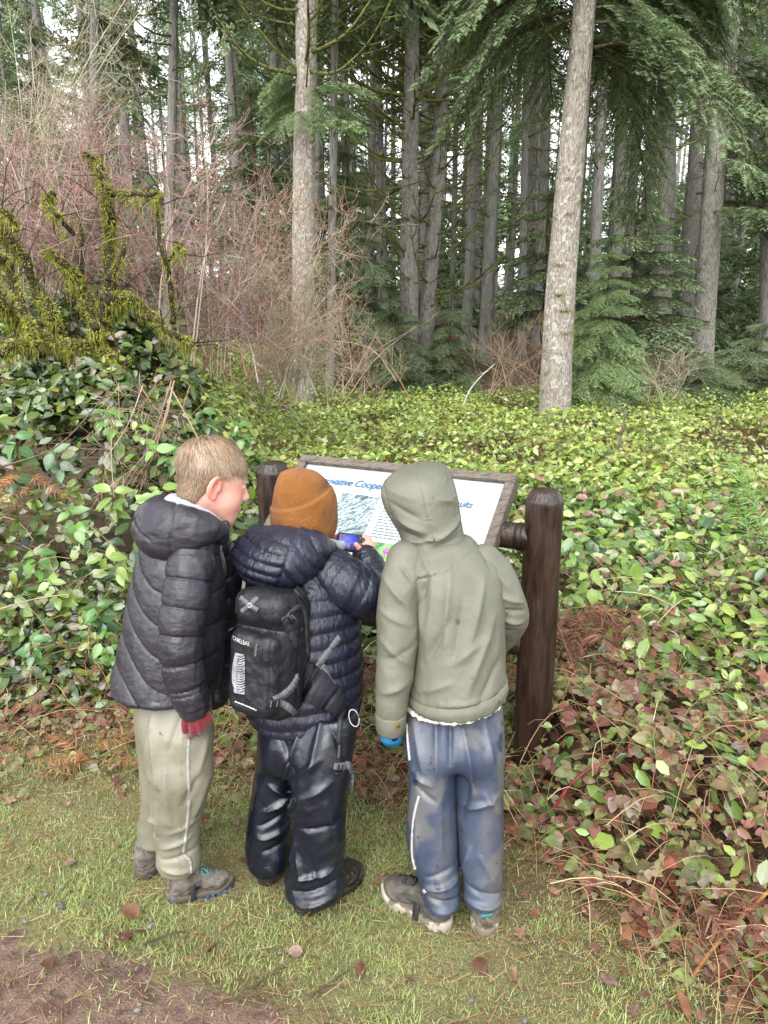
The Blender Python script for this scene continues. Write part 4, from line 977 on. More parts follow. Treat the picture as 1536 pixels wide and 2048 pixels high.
# ---- brambles: three-part toothed leaves in olive, rust and maroon
def bramble_tmpl():
    V, F = [], []
    def leaflet(ox, ang, L):
        t = np.linspace(0, 1, 5); w_ = .35 * np.sin(t ** .75 * math.pi) ** .9 * (1 + .10 * (np.arange(5) % 2)); o = len(V); c, s = math.cos(ang), math.sin(ang)
        for a, b in zip(t, w_):
            for sd, zz in ((-1, .14), (0, 0), (1, .14)):
                x, y = a * L, sd * b * L; V.append([ox + x * c - y * s, x * s + y * c, zz * b * L * 1.2 - .22 * (a * L) ** 2])
        for i in range(4):
            k = o + i * 3; F.extend([[k, k + 3, k + 4, k + 1], [k + 1, k + 4, k + 5, k + 2]])
    leaflet(.25, 0, 1.); leaflet(.22, 1.05, .78); leaflet(.22, -1.05, .78)
    return np.array(V), [np.array(F)]
BT, BF = bramble_tmpl()
BRAM = mat('bramble_leaf', ['#566632', '#7c8c4a', '#6a5138', '#7d4238', '#647440', '#5a322e', '#8a9858', '#98806e', '#66763c', '#6d463c', '#728448', '#8a5a4c', '#4c5e2e', '#94867a', '#733a32', '#84925a', '#7a4632', '#8a5140', '#652f2a'], rough=.5, spec=.4, island=True, trans=.2, mottle=.35, scale=40)
def bramble(n, xr, yr, dens, size, depth=.05):
    x = rng.uniform(*xr, n); y = rng.uniform(*yr, n); k = rng.random(n) < dens(x, y); x, y = x[k], y[k]; n = len(x); h = canopy(x, y)
    z = np.maximum(h - rng.exponential(depth, n), ground_z(x, y) + .012) + rng.normal(0, .012, n)
    nr = unit(np.stack([rng.normal(0, .45, n), -.45 + rng.normal(0, .45, n), np.ones(n)], -1)); az = rng.uniform(0, 6.28, n); d = np.stack([np.cos(az), np.sin(az), rng.normal(0, .3, n)], -1)
    return scatter(BT, BF, np.stack([x, y, z], -1), frames(d - nr * (d * nr).sum(1, keepdims=True), nr), size * np.clip(rng.lognormal(-.15, .38, n), .35, 1.9))
V, F = cat_meshes([bramble(6600, (.15, 2.3), (1.2, 3.6), lambda x, y: np.clip(bramble_zone(x, y) * 1.2, 0, 1) * sstep(-.08, .1, y - edge_y(x)), .036),
                   bramble(420, (.15, 2.3), (1.2, 3.2), lambda x, y: sstep(-.22, -.02, y - edge_y(x)), .030, .01),
                   bramble(1600, (-.75, .45), (2.05, 3.0), lambda x, y: sstep(-.25, .2, y - edge_y(x)) * .8, .030, .02),
                   bramble(1700, (-2.0, -.3), (1.95, 2.9), lambda x, y: .55 * sstep(-.5, .1, y - edge_y(x)) + .012, .032, .02),
                   bramble(900, (-2.4, -.5), (2.6, 3.4), lambda x, y: sstep(.6, .0, y - edge_y(x)), .036, .12)])
tag(mk('bramble_tangle', V, F, BRAM), 'tangle of rusty and olive trailing bramble leaves at the lower right', 'brambles', kind='stuff')
# straw-coloured and brown stems through it
def stems(n, xr, yr, dens, L, r0, lift=.06):
    x = rng.uniform(*xr, n); y = rng.uniform(*yr, n); k = rng.random(n) < dens(x, y); x, y = x[k], y[k]; n = len(x); z = np.maximum(canopy(x, y) - rng.exponential(.06, n), .01)
    az = rng.uniform(0, 6.28, n); l = L * rng.uniform(.4, 1.4, n); t = np.linspace(0, 1, 6)
    bend = rng.normal(0, .35, n); c = np.stack([x, y, z], -1)
    pts = c[:, None] + np.stack([(t - .5) * l[:, None] * np.cos(az)[:, None] - bend[:, None] * l[:, None] * ((t - .5) ** 2) * np.sin(az)[:, None], (t - .5) * l[:, None] * np.sin(az)[:, None] + bend[:, None] * l[:, None] * ((t - .5) ** 2) * np.cos(az)[:, None],
                                 lift * np.sin(t * math.pi)[None] + (t - .5) * (rng.normal(0, .35, n) * l)[:, None]], -1)
    pts[..., 2] = np.maximum(pts[..., 2], .006); return tubes(pts, (r0 * rng.uniform(.5, 1.3, n))[:, None] * np.linspace(1, .5, 6)[None], 3)
STRAW = mat('straw_stem', ['#b09a6e', '#8d7350', '#6a4a34', '#c2b088', '#7a4538', '#9a8a5c', '#573a2a'], rough=.7, island=True, mottle=0)
V, F = cat_meshes([stems(1700, (.1, 2.2), (1.2, 3.4), lambda x, y: sstep(-.25, .1, y - edge_y(x)) * (.25 + .75 * bramble_zone(x, y)), .26, .0016),
                   stems(700, (-2.2, -.4), (2.2, 3.3), lambda x, y: sstep(-.2, .3, y - edge_y(x)), .28, .0018), stems(600, (-.7, .4), (2.1, 3.), lambda x, y: sstep(-.3, .2, y - edge_y(x)), .24, .0015)])
tag(mk('dry_stems', V, F, STRAW), 'dry straw-coloured stems tangled through the brambles', 'undergrowth', kind='stuff')
# dead leaves lying thick on the soil under the plants
n = 7500; x = rng.uniform(-2.6, 2.2, n); y = rng.uniform(1.3, 3.8, n); k = rng.random(n) < sstep(-.28, .1, y - edge_y(x)) + .01; x, y = x[k], y[k]; n = len(x)
T, F, uv = LEAF_M; nr = unit(np.stack([rng.normal(0, .4, n), rng.normal(0, .4, n), np.ones(n)], -1)); az = rng.uniform(0, 6.28, n); d = np.stack([np.cos(az), np.sin(az), 0 * az], -1)
V, F = scatter(T, F, np.stack([x, y, ground_z(x, y) + .008 + .03 * rng.random(n) * sstep(0, .3, y - edge_y(x))], -1), frames(d - nr * (d * nr).sum(1, keepdims=True), nr), rng.uniform(.03, .07, n))
tag(mk('leaf_litter', V, F, mat('dead_leaf', ['#5a3826', '#7a4c32', '#8d6244', '#4a2c22', '#94705a', '#6b4030'], rough=.7, island=True, trans=.1, mottle=.35, scale=30)), 'brown dead leaves lying on the soil under the plants', 'litter', kind='stuff')

# ---- ferns
def frond(L, seed, curl=.3, npin=40, wid=.17):
    r = np.random.default_rng(seed); t = np.linspace(0, 1, 14); ax = lambda q: np.stack([q * L, .05 * L * np.sin(q * 2.5 + seed), L * (.25 * q - curl * q * q)], -1)
    ps = [tube(ax(t), np.linspace(.0028, .0008, 14), 4)]
    tp = np.linspace(.12, .99, npin); T, F, uv = leaf_tmpl(5, .060, .1, .45)
    b = ax(np.repeat(tp, 2)); tan = unit(ax(np.repeat(tp, 2) + .01) - ax(np.repeat(tp, 2) - .01)); s = np.tile([-1., 1.], npin)
    side = unit(np.cross((0, 0, 1), tan)); d = unit(side * s[:, None] + tan * .5 + r.normal(0, .28, (2 * npin, 3))); l = wid * L * np.sin(np.clip(np.repeat(tp, 2) * .86 + .13, 0, 1) * math.pi) ** .8 * r.uniform(.35, 1.15, 2 * npin) * (r.random(2 * npin) > .18) + .003
    ps.append(scatter(T, F, b, frames(d, np.tile([0, 0, 1.], (2 * npin, 1)) + r.normal(0, .6, (2 * npin, 3))), l)); return cat_meshes(ps)
def fern(name, c, label, n, L, mt, az, up=.25, curl=.3, wid=.17, npin=40):
    root = thing(name, c, label, 'fern')
    for k in range(n):
        a = R(rt.uniform(*az)); V, F = frond(L * rt.uniform(.7, 1.15), 500 + k * 3 + n, curl * rt.uniform(.6, 1.4), npin, wid); f = frames(np.array([[math.cos(a), math.sin(a), up * rt.uniform(.3, 1.6)]]), np.array([[rt.normal(0, .2), rt.normal(-.25, .2), 1.]]))[0]
        mk('frond', V @ f.T + np.asarray(c) + rt.normal(0, .03, 3) * (1, 1, .6), F, mt, root)
DEADF = mat('dead_fern', ['#6a3f28', '#7d4c34', '#8e5f48', '#5a3222', '#8a6a5c'], rough=.7, island=True, trans=.15, mottle=.3, scale=30)
PALEF = mat('pale_dead_fern', ['#96663a', '#a87848', '#7e5230', '#b58a5c'], rough=.7, island=True, trans=.15, mottle=.3, scale=30)
GREENF = mat('sword_fern', ['#4c7034', '#668a42', '#7ea050'], rough=.5, island=True, trans=.2, mottle=.2, scale=30)
fern('dead_fern', P(1150, 1215, 2.75) - (0, 0, .06), 'dead russet fern with drooping fronds right behind the log post', 9, .34, DEADF, (-120, 20), .25, .55)
fern('dead_fern', P(1215, 1290, 2.65) - (0, 0, .05), 'purple-brown dead fern fronds hanging over the brambles', 7, .28, DEADF, (-110, 10), .2, .7)
fern('dead_fern', P(1400, 1780, 1.72), 'dry curled brown fern low at the lower right', 7, .24, DEADF, (-170, 10), .25, .4)
fern('dead_fern', P(1480, 1850, 1.65), 'small withered fern near the orange stick', 5, .2, DEADF, (-170, 10), .25, .4)
fern('dead_fern', P(30, 960, 2.95), 'orange dead fern frond hanging in the left bank', 4, .26, PALEF, (-120, -20), -.1, .6)
fern('dead_fern', PG(190, 1530) + (0, 0, .02), 'flattened orange dead fern on the litter behind the khaki trousers', 6, .24, PALEF, (0, 360), .05, .1)
fern('dead_fern', P(985, 1330, 2.65), 'dead fern glimpsed between olive coat and log post', 5, .26, PALEF, (-150, -20), .1, .5)
fern('sword_fern', P(1515, 1085, 3.3), 'single green sword fern near the right edge of the salal', 4, .55, GREENF, (60, 130), 1.2, .2, .13, 34)
fern('dead_fern', P(735, 1330, 2.6), 'brown dead fern behind the navy jacket under the sign', 6, .28, DEADF, (-150, -20), .1, .5)

# ---- canes and sticks
def stick(name, label, pts, r0, r1, col, cat='cane', group=None, twigs=0):
    pts = catmull(np.array([P(*p) for p in pts]), 22); o = thing(name, pts[0], label, cat, group); V, F = tube(pts, np.linspace(r0, r1, 22) * (1 + .08 * np.sin(np.arange(22) * 2.1)), 8); mk('cane', V, F, mat('cane_bark', col, rough=.5, scale=30, stretch=(1, 1, 1)), o)
    for k in range(twigs):
        i = 4 + int(rt.integers(16)); d = unit(rt.normal(0, 1, 3) + (0, -.3, .4)); q = np.array([pts[i] + d * l for l in np.linspace(0, rt.uniform(.05, .14), 5)]); V, F = tube(q, np.linspace(r1, .0006, 5), 5); mk('twig', V, F, o.children[0].data.materials[0], o)
    return o
stick('dry_stick', 'orange-brown dry stick slanting up at the lower right', [(1366, 1982, 1.50), (1420, 1905, 1.56), (1480, 1838, 1.62), (1545, 1775, 1.68)], .006, .005, ['#7d5530', '#9a6c3e'], 'stick')
stick('bramble_cane', 'straight reddish bramble cane crossing at the right edge', [(1330, 1475, 2.25), (1400, 1470, 2.2), (1470, 1452, 2.15), (1545, 1432, 2.1)], .005, .004, ['#5a2f26', '#75402f'], twigs=5)
stick('bramble_cane', 'thick olive cane stump poking up at the right', [(1440, 1522, 2.12), (1470, 1492, 2.10), (1512, 1462, 2.08)], .009, .007, ['#6d6236', '#84764a'])
stick('bramble_cane', 'dark purple cane at the right edge among maroon leaves', [(1445, 1642, 1.95), (1490, 1642, 1.93), (1545, 1638, 1.9)], .007, .006, ['#4a1a26', '#6a2434'], twigs=2)
stick('bramble_cane', 'upright reddish cane right of the log post', [(1160, 1400, 2.5), (1148, 1340, 2.52), (1130, 1290, 2.55), (1115, 1250, 2.6)], .006, .004, ['#5c3020', '#7a4630'])
stick('bramble_cane', 'long red arching cane among the brambles', [(1098, 1628, 2.1), (1150, 1560, 2.1), (1215, 1520, 2.12), (1300, 1500, 2.2)], .004, .0025, ['#6a2428', '#8a343a'], twigs=4)
stick('bramble_cane', 'thin dark cane rising above the right slope', [(1440, 1190, 2.9), (1465, 1150, 2.95), (1495, 1105, 3.0), (1520, 1070, 3.05)], .005, .003, ['#3a2a22', '#54402f'])
stick('dead_branch', 'grey dead twig standing in the salal field right of the big fir', [(1235, 905, 5.5), (1242, 870, 5.5), (1250, 830, 5.5), (1243, 812, 5.5)], .010, .006, ['#4f463c', '#6d6357'], 'branch', twigs=7)
stick('dead_branch', 'long bare arching twig over the left bank', [(0, 935, 2.95), (110, 895, 3.0), (190, 815, 3.1), (250, 735, 3.3)], .004, .002, ['#3d2d22', '#5a4636'], 'branch', twigs=8)
stick('dead_branch', 'thin straw stem slanting across the lower left bank', [(0, 1218, 2.65), (70, 1198, 2.68), (140, 1188, 2.7)], .003, .002, ['#a8926c', '#8c7350'], 'branch')
stick('dead_branch', 'pale curved lichen twig beyond the sign near the middle trunks', [(925, 815, 8.5), (940, 780, 8.6), (965, 750, 8.7), (990, 728, 8.8)], .012, .006, ['#8a8676', '#a5a08e'], 'branch', twigs=3)
stick('dead_branch', 'brown dead twig lying on the salal behind the board', [(1055, 870, 6.), (1080, 900, 5.9), (1110, 940, 5.6)], .008, .004, ['#54402f', '#6d5743'], 'branch', twigs=4)
for k, (a_, b_) in enumerate((((505, 1975), (570, 1935)), ((285, 1890), (372, 1862)), ((620, 1995), (700, 1940)), ((430, 2010), (520, 1990)))):
    p0, p1 = PG(*a_, .012), PG(*b_, .016); o = thing('fallen_twig', p0, ('bare brown twig lying in the grass below the muddy boots', 'small grey twig in the grass below the hiking shoes', 'thin straight twig in the grass at the bottom middle', 'short dark twig on the edge of the trail')[k], 'twig')
    V, F = tube(catmull([p0, (p0 + p1) / 2 + (.006, .004, .006), p1], 10), np.linspace(.0035, .0018, 10), 6); mk('stem', V, F, TWIGM, o)

# ---- fallen leaves and stones on the verge, one by one
def maple_tmpl():
    th = np.linspace(0, 2 * math.pi, 31)[:-1]; r = .42 + .30 * np.abs(np.cos(th * 2.5)) ** 1.6 + .08 * np.cos(th * 12.5); V = np.stack([r * np.cos(th), r * np.sin(th), .10 * np.sin(th * 3) * r + .12 * r ** 2], -1)
    V = np.concatenate([V, [[0, 0, 0]]]); j = np.arange(30); return V, [np.stack([np.full(30, 30), j, (j + 1) % 30], -1)]
MV, MF = maple_tmpl(); DL = mat('fallen_leaf_brown', ['#5a3a2c', '#7a543f', '#94715a', '#453026', '#6b463a', '#80695c'], rough=.5, island='object', trans=.1, mottle=.4, scale=2, spec=.5)
FLM = [mesh_data('fallen_leaf', MV, MF, DL), mesh_data('fallen_leaf', LEAF_N[0] * (1, 1.2, 1.5), LEAF_N[1], DL), mesh_data('fallen_leaf', LEAF_N[0] * (1, .9, -1.6), LEAF_N[1], DL)]
FL = [(55, 1730, 0, 'maroon fallen leaf at the left edge of the verge'), (150, 1722, 1, 'grey-brown oval fallen leaf left of the hiking shoes'), (250, 1872, 0, 'dark torn fallen leaf in the grass below the hiking shoes'), (275, 1835, 1, 'rusty fallen leaf by two grey pebbles'),
      (470, 1640, 0, 'pinkish brown fallen leaf behind the near hiking shoe'), (1040, 1865, 0, 'reddish fallen leaf right beside the rightmost shoe'), (955, 1915, 1, 'dark oval fallen leaf below the rightmost shoe'), (1025, 1960, 2, 'blackish curled leaf in the grass at lower right'),
      (1215, 1960, 0, 'brown fallen leaf below the low bramble clump'), (1265, 2020, 0, 'curled brown leaf at the bottom right'), (1290, 1985, 0, 'pale lilac-brown leaf near the bottom right'), (1425, 1955, 0, 'grey-purple maple leaf at the lower right'), (1400, 2030, 0, 'maroon maple leaf at the bottom right corner'),
      (1345, 2025, 1, 'small tan leaf at the bottom right'), (605, 1905, 1, 'small brown leaf in the grass below the muddy boots'), (720, 1920, 2, 'thin brown leaf in the grass at the bottom middle'), (820, 1955, 0, 'small dark leaf in the bright grass at bottom middle'), (20, 1600, 0, 'orange-brown leaf at the left edge by the salal'),
      (150, 1500, 0, 'large tan maple leaf on the litter at the left'), (235, 1560, 0, 'orange leaf behind the khaki trousers'), (500, 1560, 0, 'red-brown leaf between khaki and navy trousers'), (490, 1720, 0, 'brown leaf beside the muddy boot'), (1050, 1790, 0, 'wet red leaf right of the blue trousers'), (1080, 1830, 1, 'pale brown leaf by the bramble clump'),
      (100, 2000, 1, 'leaf fragment on the trail at the lower left'), (1500, 1990, 0, 'dark leaf at the right bottom edge'), (1180, 1900, 1, 'brown leaf under the low bramble clump'), (760, 1760, 0, 'brown leaf between navy and blue trousers'), (1470, 1920, 0, 'grey-brown leaf by the orange stick')]
for x, y, v, lab in FL:
    p = PG(x, y, .016); a = rt.uniform(0, 6.28); nr = unit(np.array([rt.normal(0, .18), rt.normal(0, .18) - .1, 1])); d = np.array([math.cos(a), math.sin(a), 0]); f = frames((d - nr * (d @ nr))[None], nr[None])[0]; m = np.eye(4); s = rt.uniform(.016, .034) * (1 if v == 0 else 1.9); m[:3, :3] = f * s; m[:3, 3] = p
    tag(inst('fallen_leaf', FLM[v], m), lab, 'leaf', 'fallen leaves on the verge')
STONE = mat('grey_stone', ['#4f4f4e', '#686765', '#7d7b77'], rough=.7, island='object', mottle=.3, scale=3)
u = np.linspace(0, math.pi, 7); v = np.linspace(0, 2 * math.pi, 11)[:-1]; U, W_ = np.meshgrid(u, v, indexing='ij'); Q = np.stack([np.sin(U) * np.cos(W_), np.sin(U) * np.sin(W_), np.cos(U)], -1).reshape(-1, 3)
i, j = np.meshgrid(np.arange(6), np.arange(10), indexing='ij'); a = i * 10 + j; b = i * 10 + (j + 1) % 10; SF = np.stack([a, a + 10, b + 10, b], -1).reshape(-1, 4)
STM = [mesh_data('stone', Q * (1, .75, .55) * (1 + .22 * fbm(Q * 1.6 + 9 * k, 2))[:, None], SF, STONE, False) for k in range(3)]
for x, y, s, lab in ((122, 1812, .011, 'grey angular pebble left of the hiking shoes'), (92, 1788, .009, 'small pebble in the grass further left'), (125, 1773, .008, 'pebble nearest the litter at the left'), (62, 1795, .010, 'mossy pale pebble at the left'), (302, 1838, .009, 'upper of two grey pebbles below the hiking shoes'),
                     (300, 1852, .009, 'lower of two grey pebbles below the hiking shoes'), (170, 1804, .007, 'tiny pale pebble beside the angular one'), (943, 2000, .008, 'pale round pebble in the grass at the bottom'), (1050, 2040, .008, 'pale pebble at the very bottom'), (275, 2020, .008, 'grey pebble on the trail'), (50, 1842, .009, 'grey pebble on the trail edge at the left'), (160, 1890, .007, 'dark pebble where trail meets grass'), (560, 1905, .006, 'tiny grey pebble in the grass at the bottom middle')):
    m = np.eye(4) * s; m[:3, :3] = np.array(Matrix.Rotation(rt.uniform(0, 6), 3, 'Z')) * s; m[:3, 3] = PG(x, y, .012); m[3, 3] = 1; tag(inst('stone', STM[int(rt.integers(3))], m), lab, 'stone', 'pebbles on the verge')
# grit on the trail
n = 3000; x = rng.uniform(-1.6, .6, n); y = rng.uniform(1.1, 1.8, n); k = y < path_y(x) - .01; x, y = x[k], y[k]; n = len(x)
OC = np.array([[1, 0, 0], [-1, 0, 0], [0, .8, 0], [0, -.8, 0], [0, 0, .6], [0, 0, -.6]]); OF = np.array([[0, 2, 4], [2, 1, 4], [1, 3, 4], [3, 0, 4], [2, 0, 5], [1, 2, 5], [3, 1, 5], [0, 3, 5]])
V, F = scatter(OC, [OF], np.stack([x, y, ground_z(x, y) + .012], -1), frames(rng.normal(size=(n, 3)), rng.normal(size=(n, 3))), rng.exponential(.0016, n) + .0008)
tag(mk('gravel', V, F, mat('grit', ['#4a3e37', '#6a5f57', '#7d746c', '#3c2f29'], rough=.8, island=True, mottle=0), smooth=False), 'fine grit scattered on the trail', 'gravel', kind='stuff')

# ---- bare shrubs
def twig_shrub(name, label, stems, mt, n1, n2_, r0, spread=.5, up=.35, group=None, seed=1, L2=(.25, .6), L3=(.08, .26)):
    """stems: list of curves (arrays). Each carries side branches, and these carry twigs."""
    r = np.random.default_rng(seed); root = thing(name, stems[0][0], label, 'shrub', group); M = 7; t = np.linspace(0, 1, M)
    A = np.array([catmull(s, M) for s in stems]); V, F = tubes(A, r0 * np.linspace(1, .35, M)[None] * r.uniform(.6, 1.2, (len(A), 1)), 5); mk('stem', V, F, mt, root)['kind'] = 'stuff'
    def side(par, n, Lr, r_):
        k = r.integers(0, len(par), n); q = r.uniform(.2, 1., n); i = np.clip((q * (M - 1)).astype(int), 0, M - 2); f = (q * (M - 1) - i)[:, None]; b = par[k, i] * (1 - f) + par[k, i + 1] * f; tan = unit(par[k, i + 1] - par[k, i])
        d = unit(tan + r.normal(0, spread, (n, 3)) + np.array([0, 0, up])); L = r.uniform(*Lr, n) * (1.1 - .5 * q); cv = r.normal(0, .22, (n, 3)) + np.array([0, 0, .12])
        wob = np.cumsum(r.normal(0, .035, (n, M, 3)), 1); p = b[:, None] + L[:, None, None] * (d[:, None] * t[None, :, None] + cv[:, None] * (t ** 2)[None, :, None] + wob * t[None, :, None]); return p
    B = side(A, n1, L2, r0 * .5); V, F = tubes(B, r0 * .42 * np.linspace(1, .4, M)[None] * r.uniform(.6, 1.2, (n1, 1)), 3); mk('branch', V, F, mt, root)['kind'] = 'stuff'
    C = side(B, n2_, L3, r0 * .2); V, F = tubes(C[:, ::3], .0013 * np.linspace(1, .5, 3)[None] * r.uniform(.8, 1.6, (n2_, 1)), 3); mk('twig', V, F, mt, root)['kind'] = 'stuff'
    return root
def fan(base, tips, Y0, Y1, seed, sag=.1):
    r = np.random.default_rng(seed); out = []
    for tx, ty in tips:
        b = P(base[0] + r.normal(0, 40), base[1] + r.normal(0, 12), Y0 + r.uniform(-.15, .15)); e = P(tx, ty, r.uniform(*Y1)); m = (b + e) / 2 + np.array([-.12 * (e[0] - b[0]), 0, .10 * (e[2] - b[2])]) + r.normal(0, .05, 3); out.append(np.array([b, m, e]))
    return out
RED = mat('red_twig', ['#78484a', '#9a6260', '#a8827c', '#8c7c6a', '#b4a69c', '#665046', '#98705f', '#c0b6a4', '#8c8070', '#84464c', '#a3968a'], rough=.7, island=True, mottle=0)
GRYT = mat('lichen_twig', ['#7d7762', '#a3a084', '#b9b89c', '#6f6250', '#8d7d62', '#c6c6ac'], rough=.85, island=True, mottle=0)
TAN = mat('tan_twig', ['#857060', '#a2886e', '#8f6656', '#b09e86', '#6f5c4a', '#bbab92'], rough=.8, island=True, mottle=0)
rr = np.random.default_rng(77)
twig_shrub('huckleberry_shrub', 'dense bare red-twigged shrub filling the upper left corner', fan((120, 720), [(rr.uniform(-60, 260), rr.uniform(190, 480)) for _ in range(20)], 4.6, (4.3, 5.6), 1), RED, 330, 2700, .006, 1.3, -.02, 'bare shrubs', 2)
twig_shrub('huckleberry_shrub', 'bare reddish shrub arching up behind the mossy trunk', fan((330, 740), [(rr.uniform(180, 470), rr.uniform(200, 470)) for _ in range(16)], 5.0, (4.8, 6.0), 3), RED, 270, 2100, .006, 1.3, -.02, 'bare shrubs', 4)
twig_shrub('huckleberry_shrub', 'reddish twig fan leaning out towards the middle', fan((440, 760), [(rr.uniform(360, 560), rr.uniform(380, 640)) for _ in range(18)], 5.3, (4.9, 6.2), 5), RED, 240, 1700, .005, 1.1, .0, 'bare shrubs', 6)
twig_shrub('bare_shrub', 'tan bare shrub with twigs spraying out before the left trunk', fan((520, 775), [(rr.uniform(500, 715), rr.uniform(390, 720)) for _ in range(16)], 5.8, (5.4, 6.8), 7), TAN, 240, 1500, .004, .9, .0, 'bare shrubs', 8)
twig_shrub('lichen_shrub', 'pale lichen-covered twigs low before the left trunk', fan((560, 785), [(rr.uniform(500, 690), rr.uniform(480, 760)) for _ in range(24)], 6.3, (6.0, 7.2), 9), GRYT, 300, 1700, .006, 1.2, .0, 'bare shrubs', 10)
twig_shrub('lichen_shrub', 'tall lichen-grey twigs at the top left', fan((80, 500), [(rr.uniform(0, 330), rr.uniform(-60, 240)) for _ in range(26)], 6.6, (6.2, 7.8), 11), GRYT, 260, 1700, .006, 1.2, .05, 'bare shrubs', 12)
twig_shrub('bare_shrub', 'brown brush at the foot of the middle trunks', fan((720, 800), [(rr.uniform(620, 880), rr.uniform(640, 780)) for _ in range(20)], 9.2, (8.8, 10.5), 13), TAN, 80, 420, .006, .5, .2, 'bare shrubs', 14, (.2, .5), (.1, .3))
twig_shrub('bare_shrub', 'brown brush left of the big pale fir', fan((1030, 800), [(rr.uniform(940, 1095), rr.uniform(650, 780)) for _ in range(26)], 10., (9.5, 12.), 15), TAN, 110, 600, .006, .5, .2, 'bare shrubs', 16, (.2, .6), (.1, .35))
twig_shrub('lichen_shrub', 'small lichen-spotted bush right of the young fir', fan((1330, 810), [(rr.uniform(1270, 1400), rr.uniform(700, 790)) for _ in range(12)], 9., (8.6, 9.6), 17), GRYT, 90, 500, .008, .5, .2, 'bare shrubs', 18, (.15, .4), (.08, .2))
twig_shrub('bare_shrub', 'thin dead stems sagging over the left bank', fan((300, 760), [(rr.uniform(180, 420), rr.uniform(800, 1000)) for _ in range(12)], 3.7, (3.2, 3.6), 19), TAN, 60, 260, .004, .5, -.1, 'bare shrubs', 20, (.1, .3), (.05, .15))

# ---- the old mossy tree at the left
mt_ = thing('mossy_tree', P(225, 740, 4.4), 'gnarled old tree with crooked limbs wrapped in hanging yellow moss', 'tree')
DB = mat('dark_bark', ['#1f1913', '#3a3024', '#2b241b'], rough=.95, scale=14, bump=1., bscale=40, bdist=.02)
LIMBS = [([(225, 780), (222, 700), (212, 640), (222, 570), (214, 490), (215, 420), (214, 360), (190, 325), (160, 308)], 4.4, .050, .020, 1.), ([(214, 385), (250, 384), (290, 388), (322, 386)], 4.35, .018, .008, .9),
         ([(215, 680), (150, 692), (90, 682), (40, 650), (-10, 585)], 4.2, .036, .026, 1.3), ([(130, 690), (105, 630), (72, 585), (40, 500), (-10, 450)], 4.25, .034, .024, 1.3),
         ([(205, 690), (192, 640), (165, 575), (130, 530), (85, 502)], 4.35, .036, .018, 1.2), ([(215, 590), (265, 606), (310, 640), (350, 668), (378, 692)], 4.3, .036, .012, 1.1),
         ([(190, 650), (200, 690), (225, 720), (250, 745)], 4.15, .026, .012, 1.), ([(345, 650), (344, 590), (328, 520), (322, 450), (315, 400)], 4.55, .020, .008, .5), ([(328, 530), (350, 505), (366, 492)], 4.5, .014, .007, 1.4),
         ([(165, 600), (160, 520), (162, 450), (150, 410)], 4.6, .018, .008, .25), ([(222, 560), (238, 520), (240, 470)], 4.35, .020, .010, .8), ([(-10, 700), (30, 690), (60, 690)], 4.2, .028, .024, 1.2), ([(-10, 520), (20, 540), (60, 640), (70, 690)], 4.1, .028, .018, 1.2), ([(110, 385), (95, 400), (110, 430)], 4.3, .022, .012, 1.2), ([(150, 470), (130, 450), (120, 425)], 4.4, .016, .010, 1.), ([(-10, 420), (20, 425), (40, 460)], 4.2, .02, .012, 1.1)]
mp, mn, ml = [], [], []
for k, (pl, Y, r0, r1, ms) in enumerate(LIMBS):
    pts = catmull(np.array([P(x, y, Y + .06 * math.sin(i * 2. + k)) for i, (x, y) in enumerate(pl)]), 30); pts = pts + np.stack([fbm(pts * 9 + 40 * q, 2) for q in range(3)], -1) * .022; rad = .82 * np.linspace(r0, r1, 30) * (1 + .15 * rng.random(30)); V, F = tube(pts, rad, 10); mk('trunk' if k == 0 else 'limb', V, F, DB, mt_)
    n = int(ms * 560 * np.linalg.norm(np.diff(pts, axis=0), axis=1).sum() / .1 * (r0 + r1) / .05); q = rng.uniform(0, 28.99, n); i = q.astype(int); f = (q - i)[:, None]; c = pts[i] * (1 - f) + pts[i + 1] * f; tan = unit(pts[i + 1] - pts[i]); v = rng.normal(size=(n, 3)); v = unit(v - tan * (v * tan).sum(1, keepdims=True))
    clump = .28 + sstep(-.5, .15, fbm(c * 8., 2)); kk = rng.random(n) < clump
    mp.append((c + v * (rad[i] * .95 + .030 * np.maximum(0, fbm(c * 13., 2)) * np.clip(1 - v[:, 2] * .6, .3, 1.6))[:, None])[kk]); mn.append(v[kk]); ml.append((rng.uniform(.007, .022, n) * (1 + 1.6 * (v[:, 2] < -.5) * rng.random(n) ** 2))[kk])
mp, mn, ml = np.concatenate(mp), np.concatenate(mn), np.concatenate(ml)
k = (mn[:, 2] < -.2) & (rng.random(len(mn)) < .10); dr = mp[k]; n = len(dr); L = rng.uniform(.03, .10, n)      # drapes
V2, F2 = tubes(np.stack([dr, dr + rng.normal(0, .006, (n, 3)) - np.array([0, 0, .5]) * L[:, None], dr + rng.normal(0, .010, (n, 3)) - np.array([0, 0, 1.]) * L[:, None]], 1), np.tile([.0022, .0016, .0006], (n, 1)), 3)
tb = mp[rng.integers(0, len(mp), 150)]; d = unit(rng.normal(0, 1, (150, 3)) + (0, 0, .5)); L = rng.uniform(.08, .35, 150)[:, None]
V3, F3 = tubes(np.stack([tb, tb + d * L * .5 + rng.normal(0, .02, (150, 3)), tb + d * L + rng.normal(0, .03, (150, 3))], 1), np.tile([.0035, .0026, .0012], (150, 1)), 4); mk('twig', V3, F3, DB, mt_)['kind'] = 'stuff'
V, F = cat_meshes([moss_blades(mp, mn + rng.normal(0, .7, mn.shape), ml, .22), (V2, F2)]); mk('moss', V, F, mat('hanging_moss', ['#6c7426', '#939838', '#b2b34c', '#c6c268', '#7c822c', '#9ea03e', '#585e22'], rough=.95, island=True, trans=.15, mottle=.2), mt_)['kind'] = 'stuff'
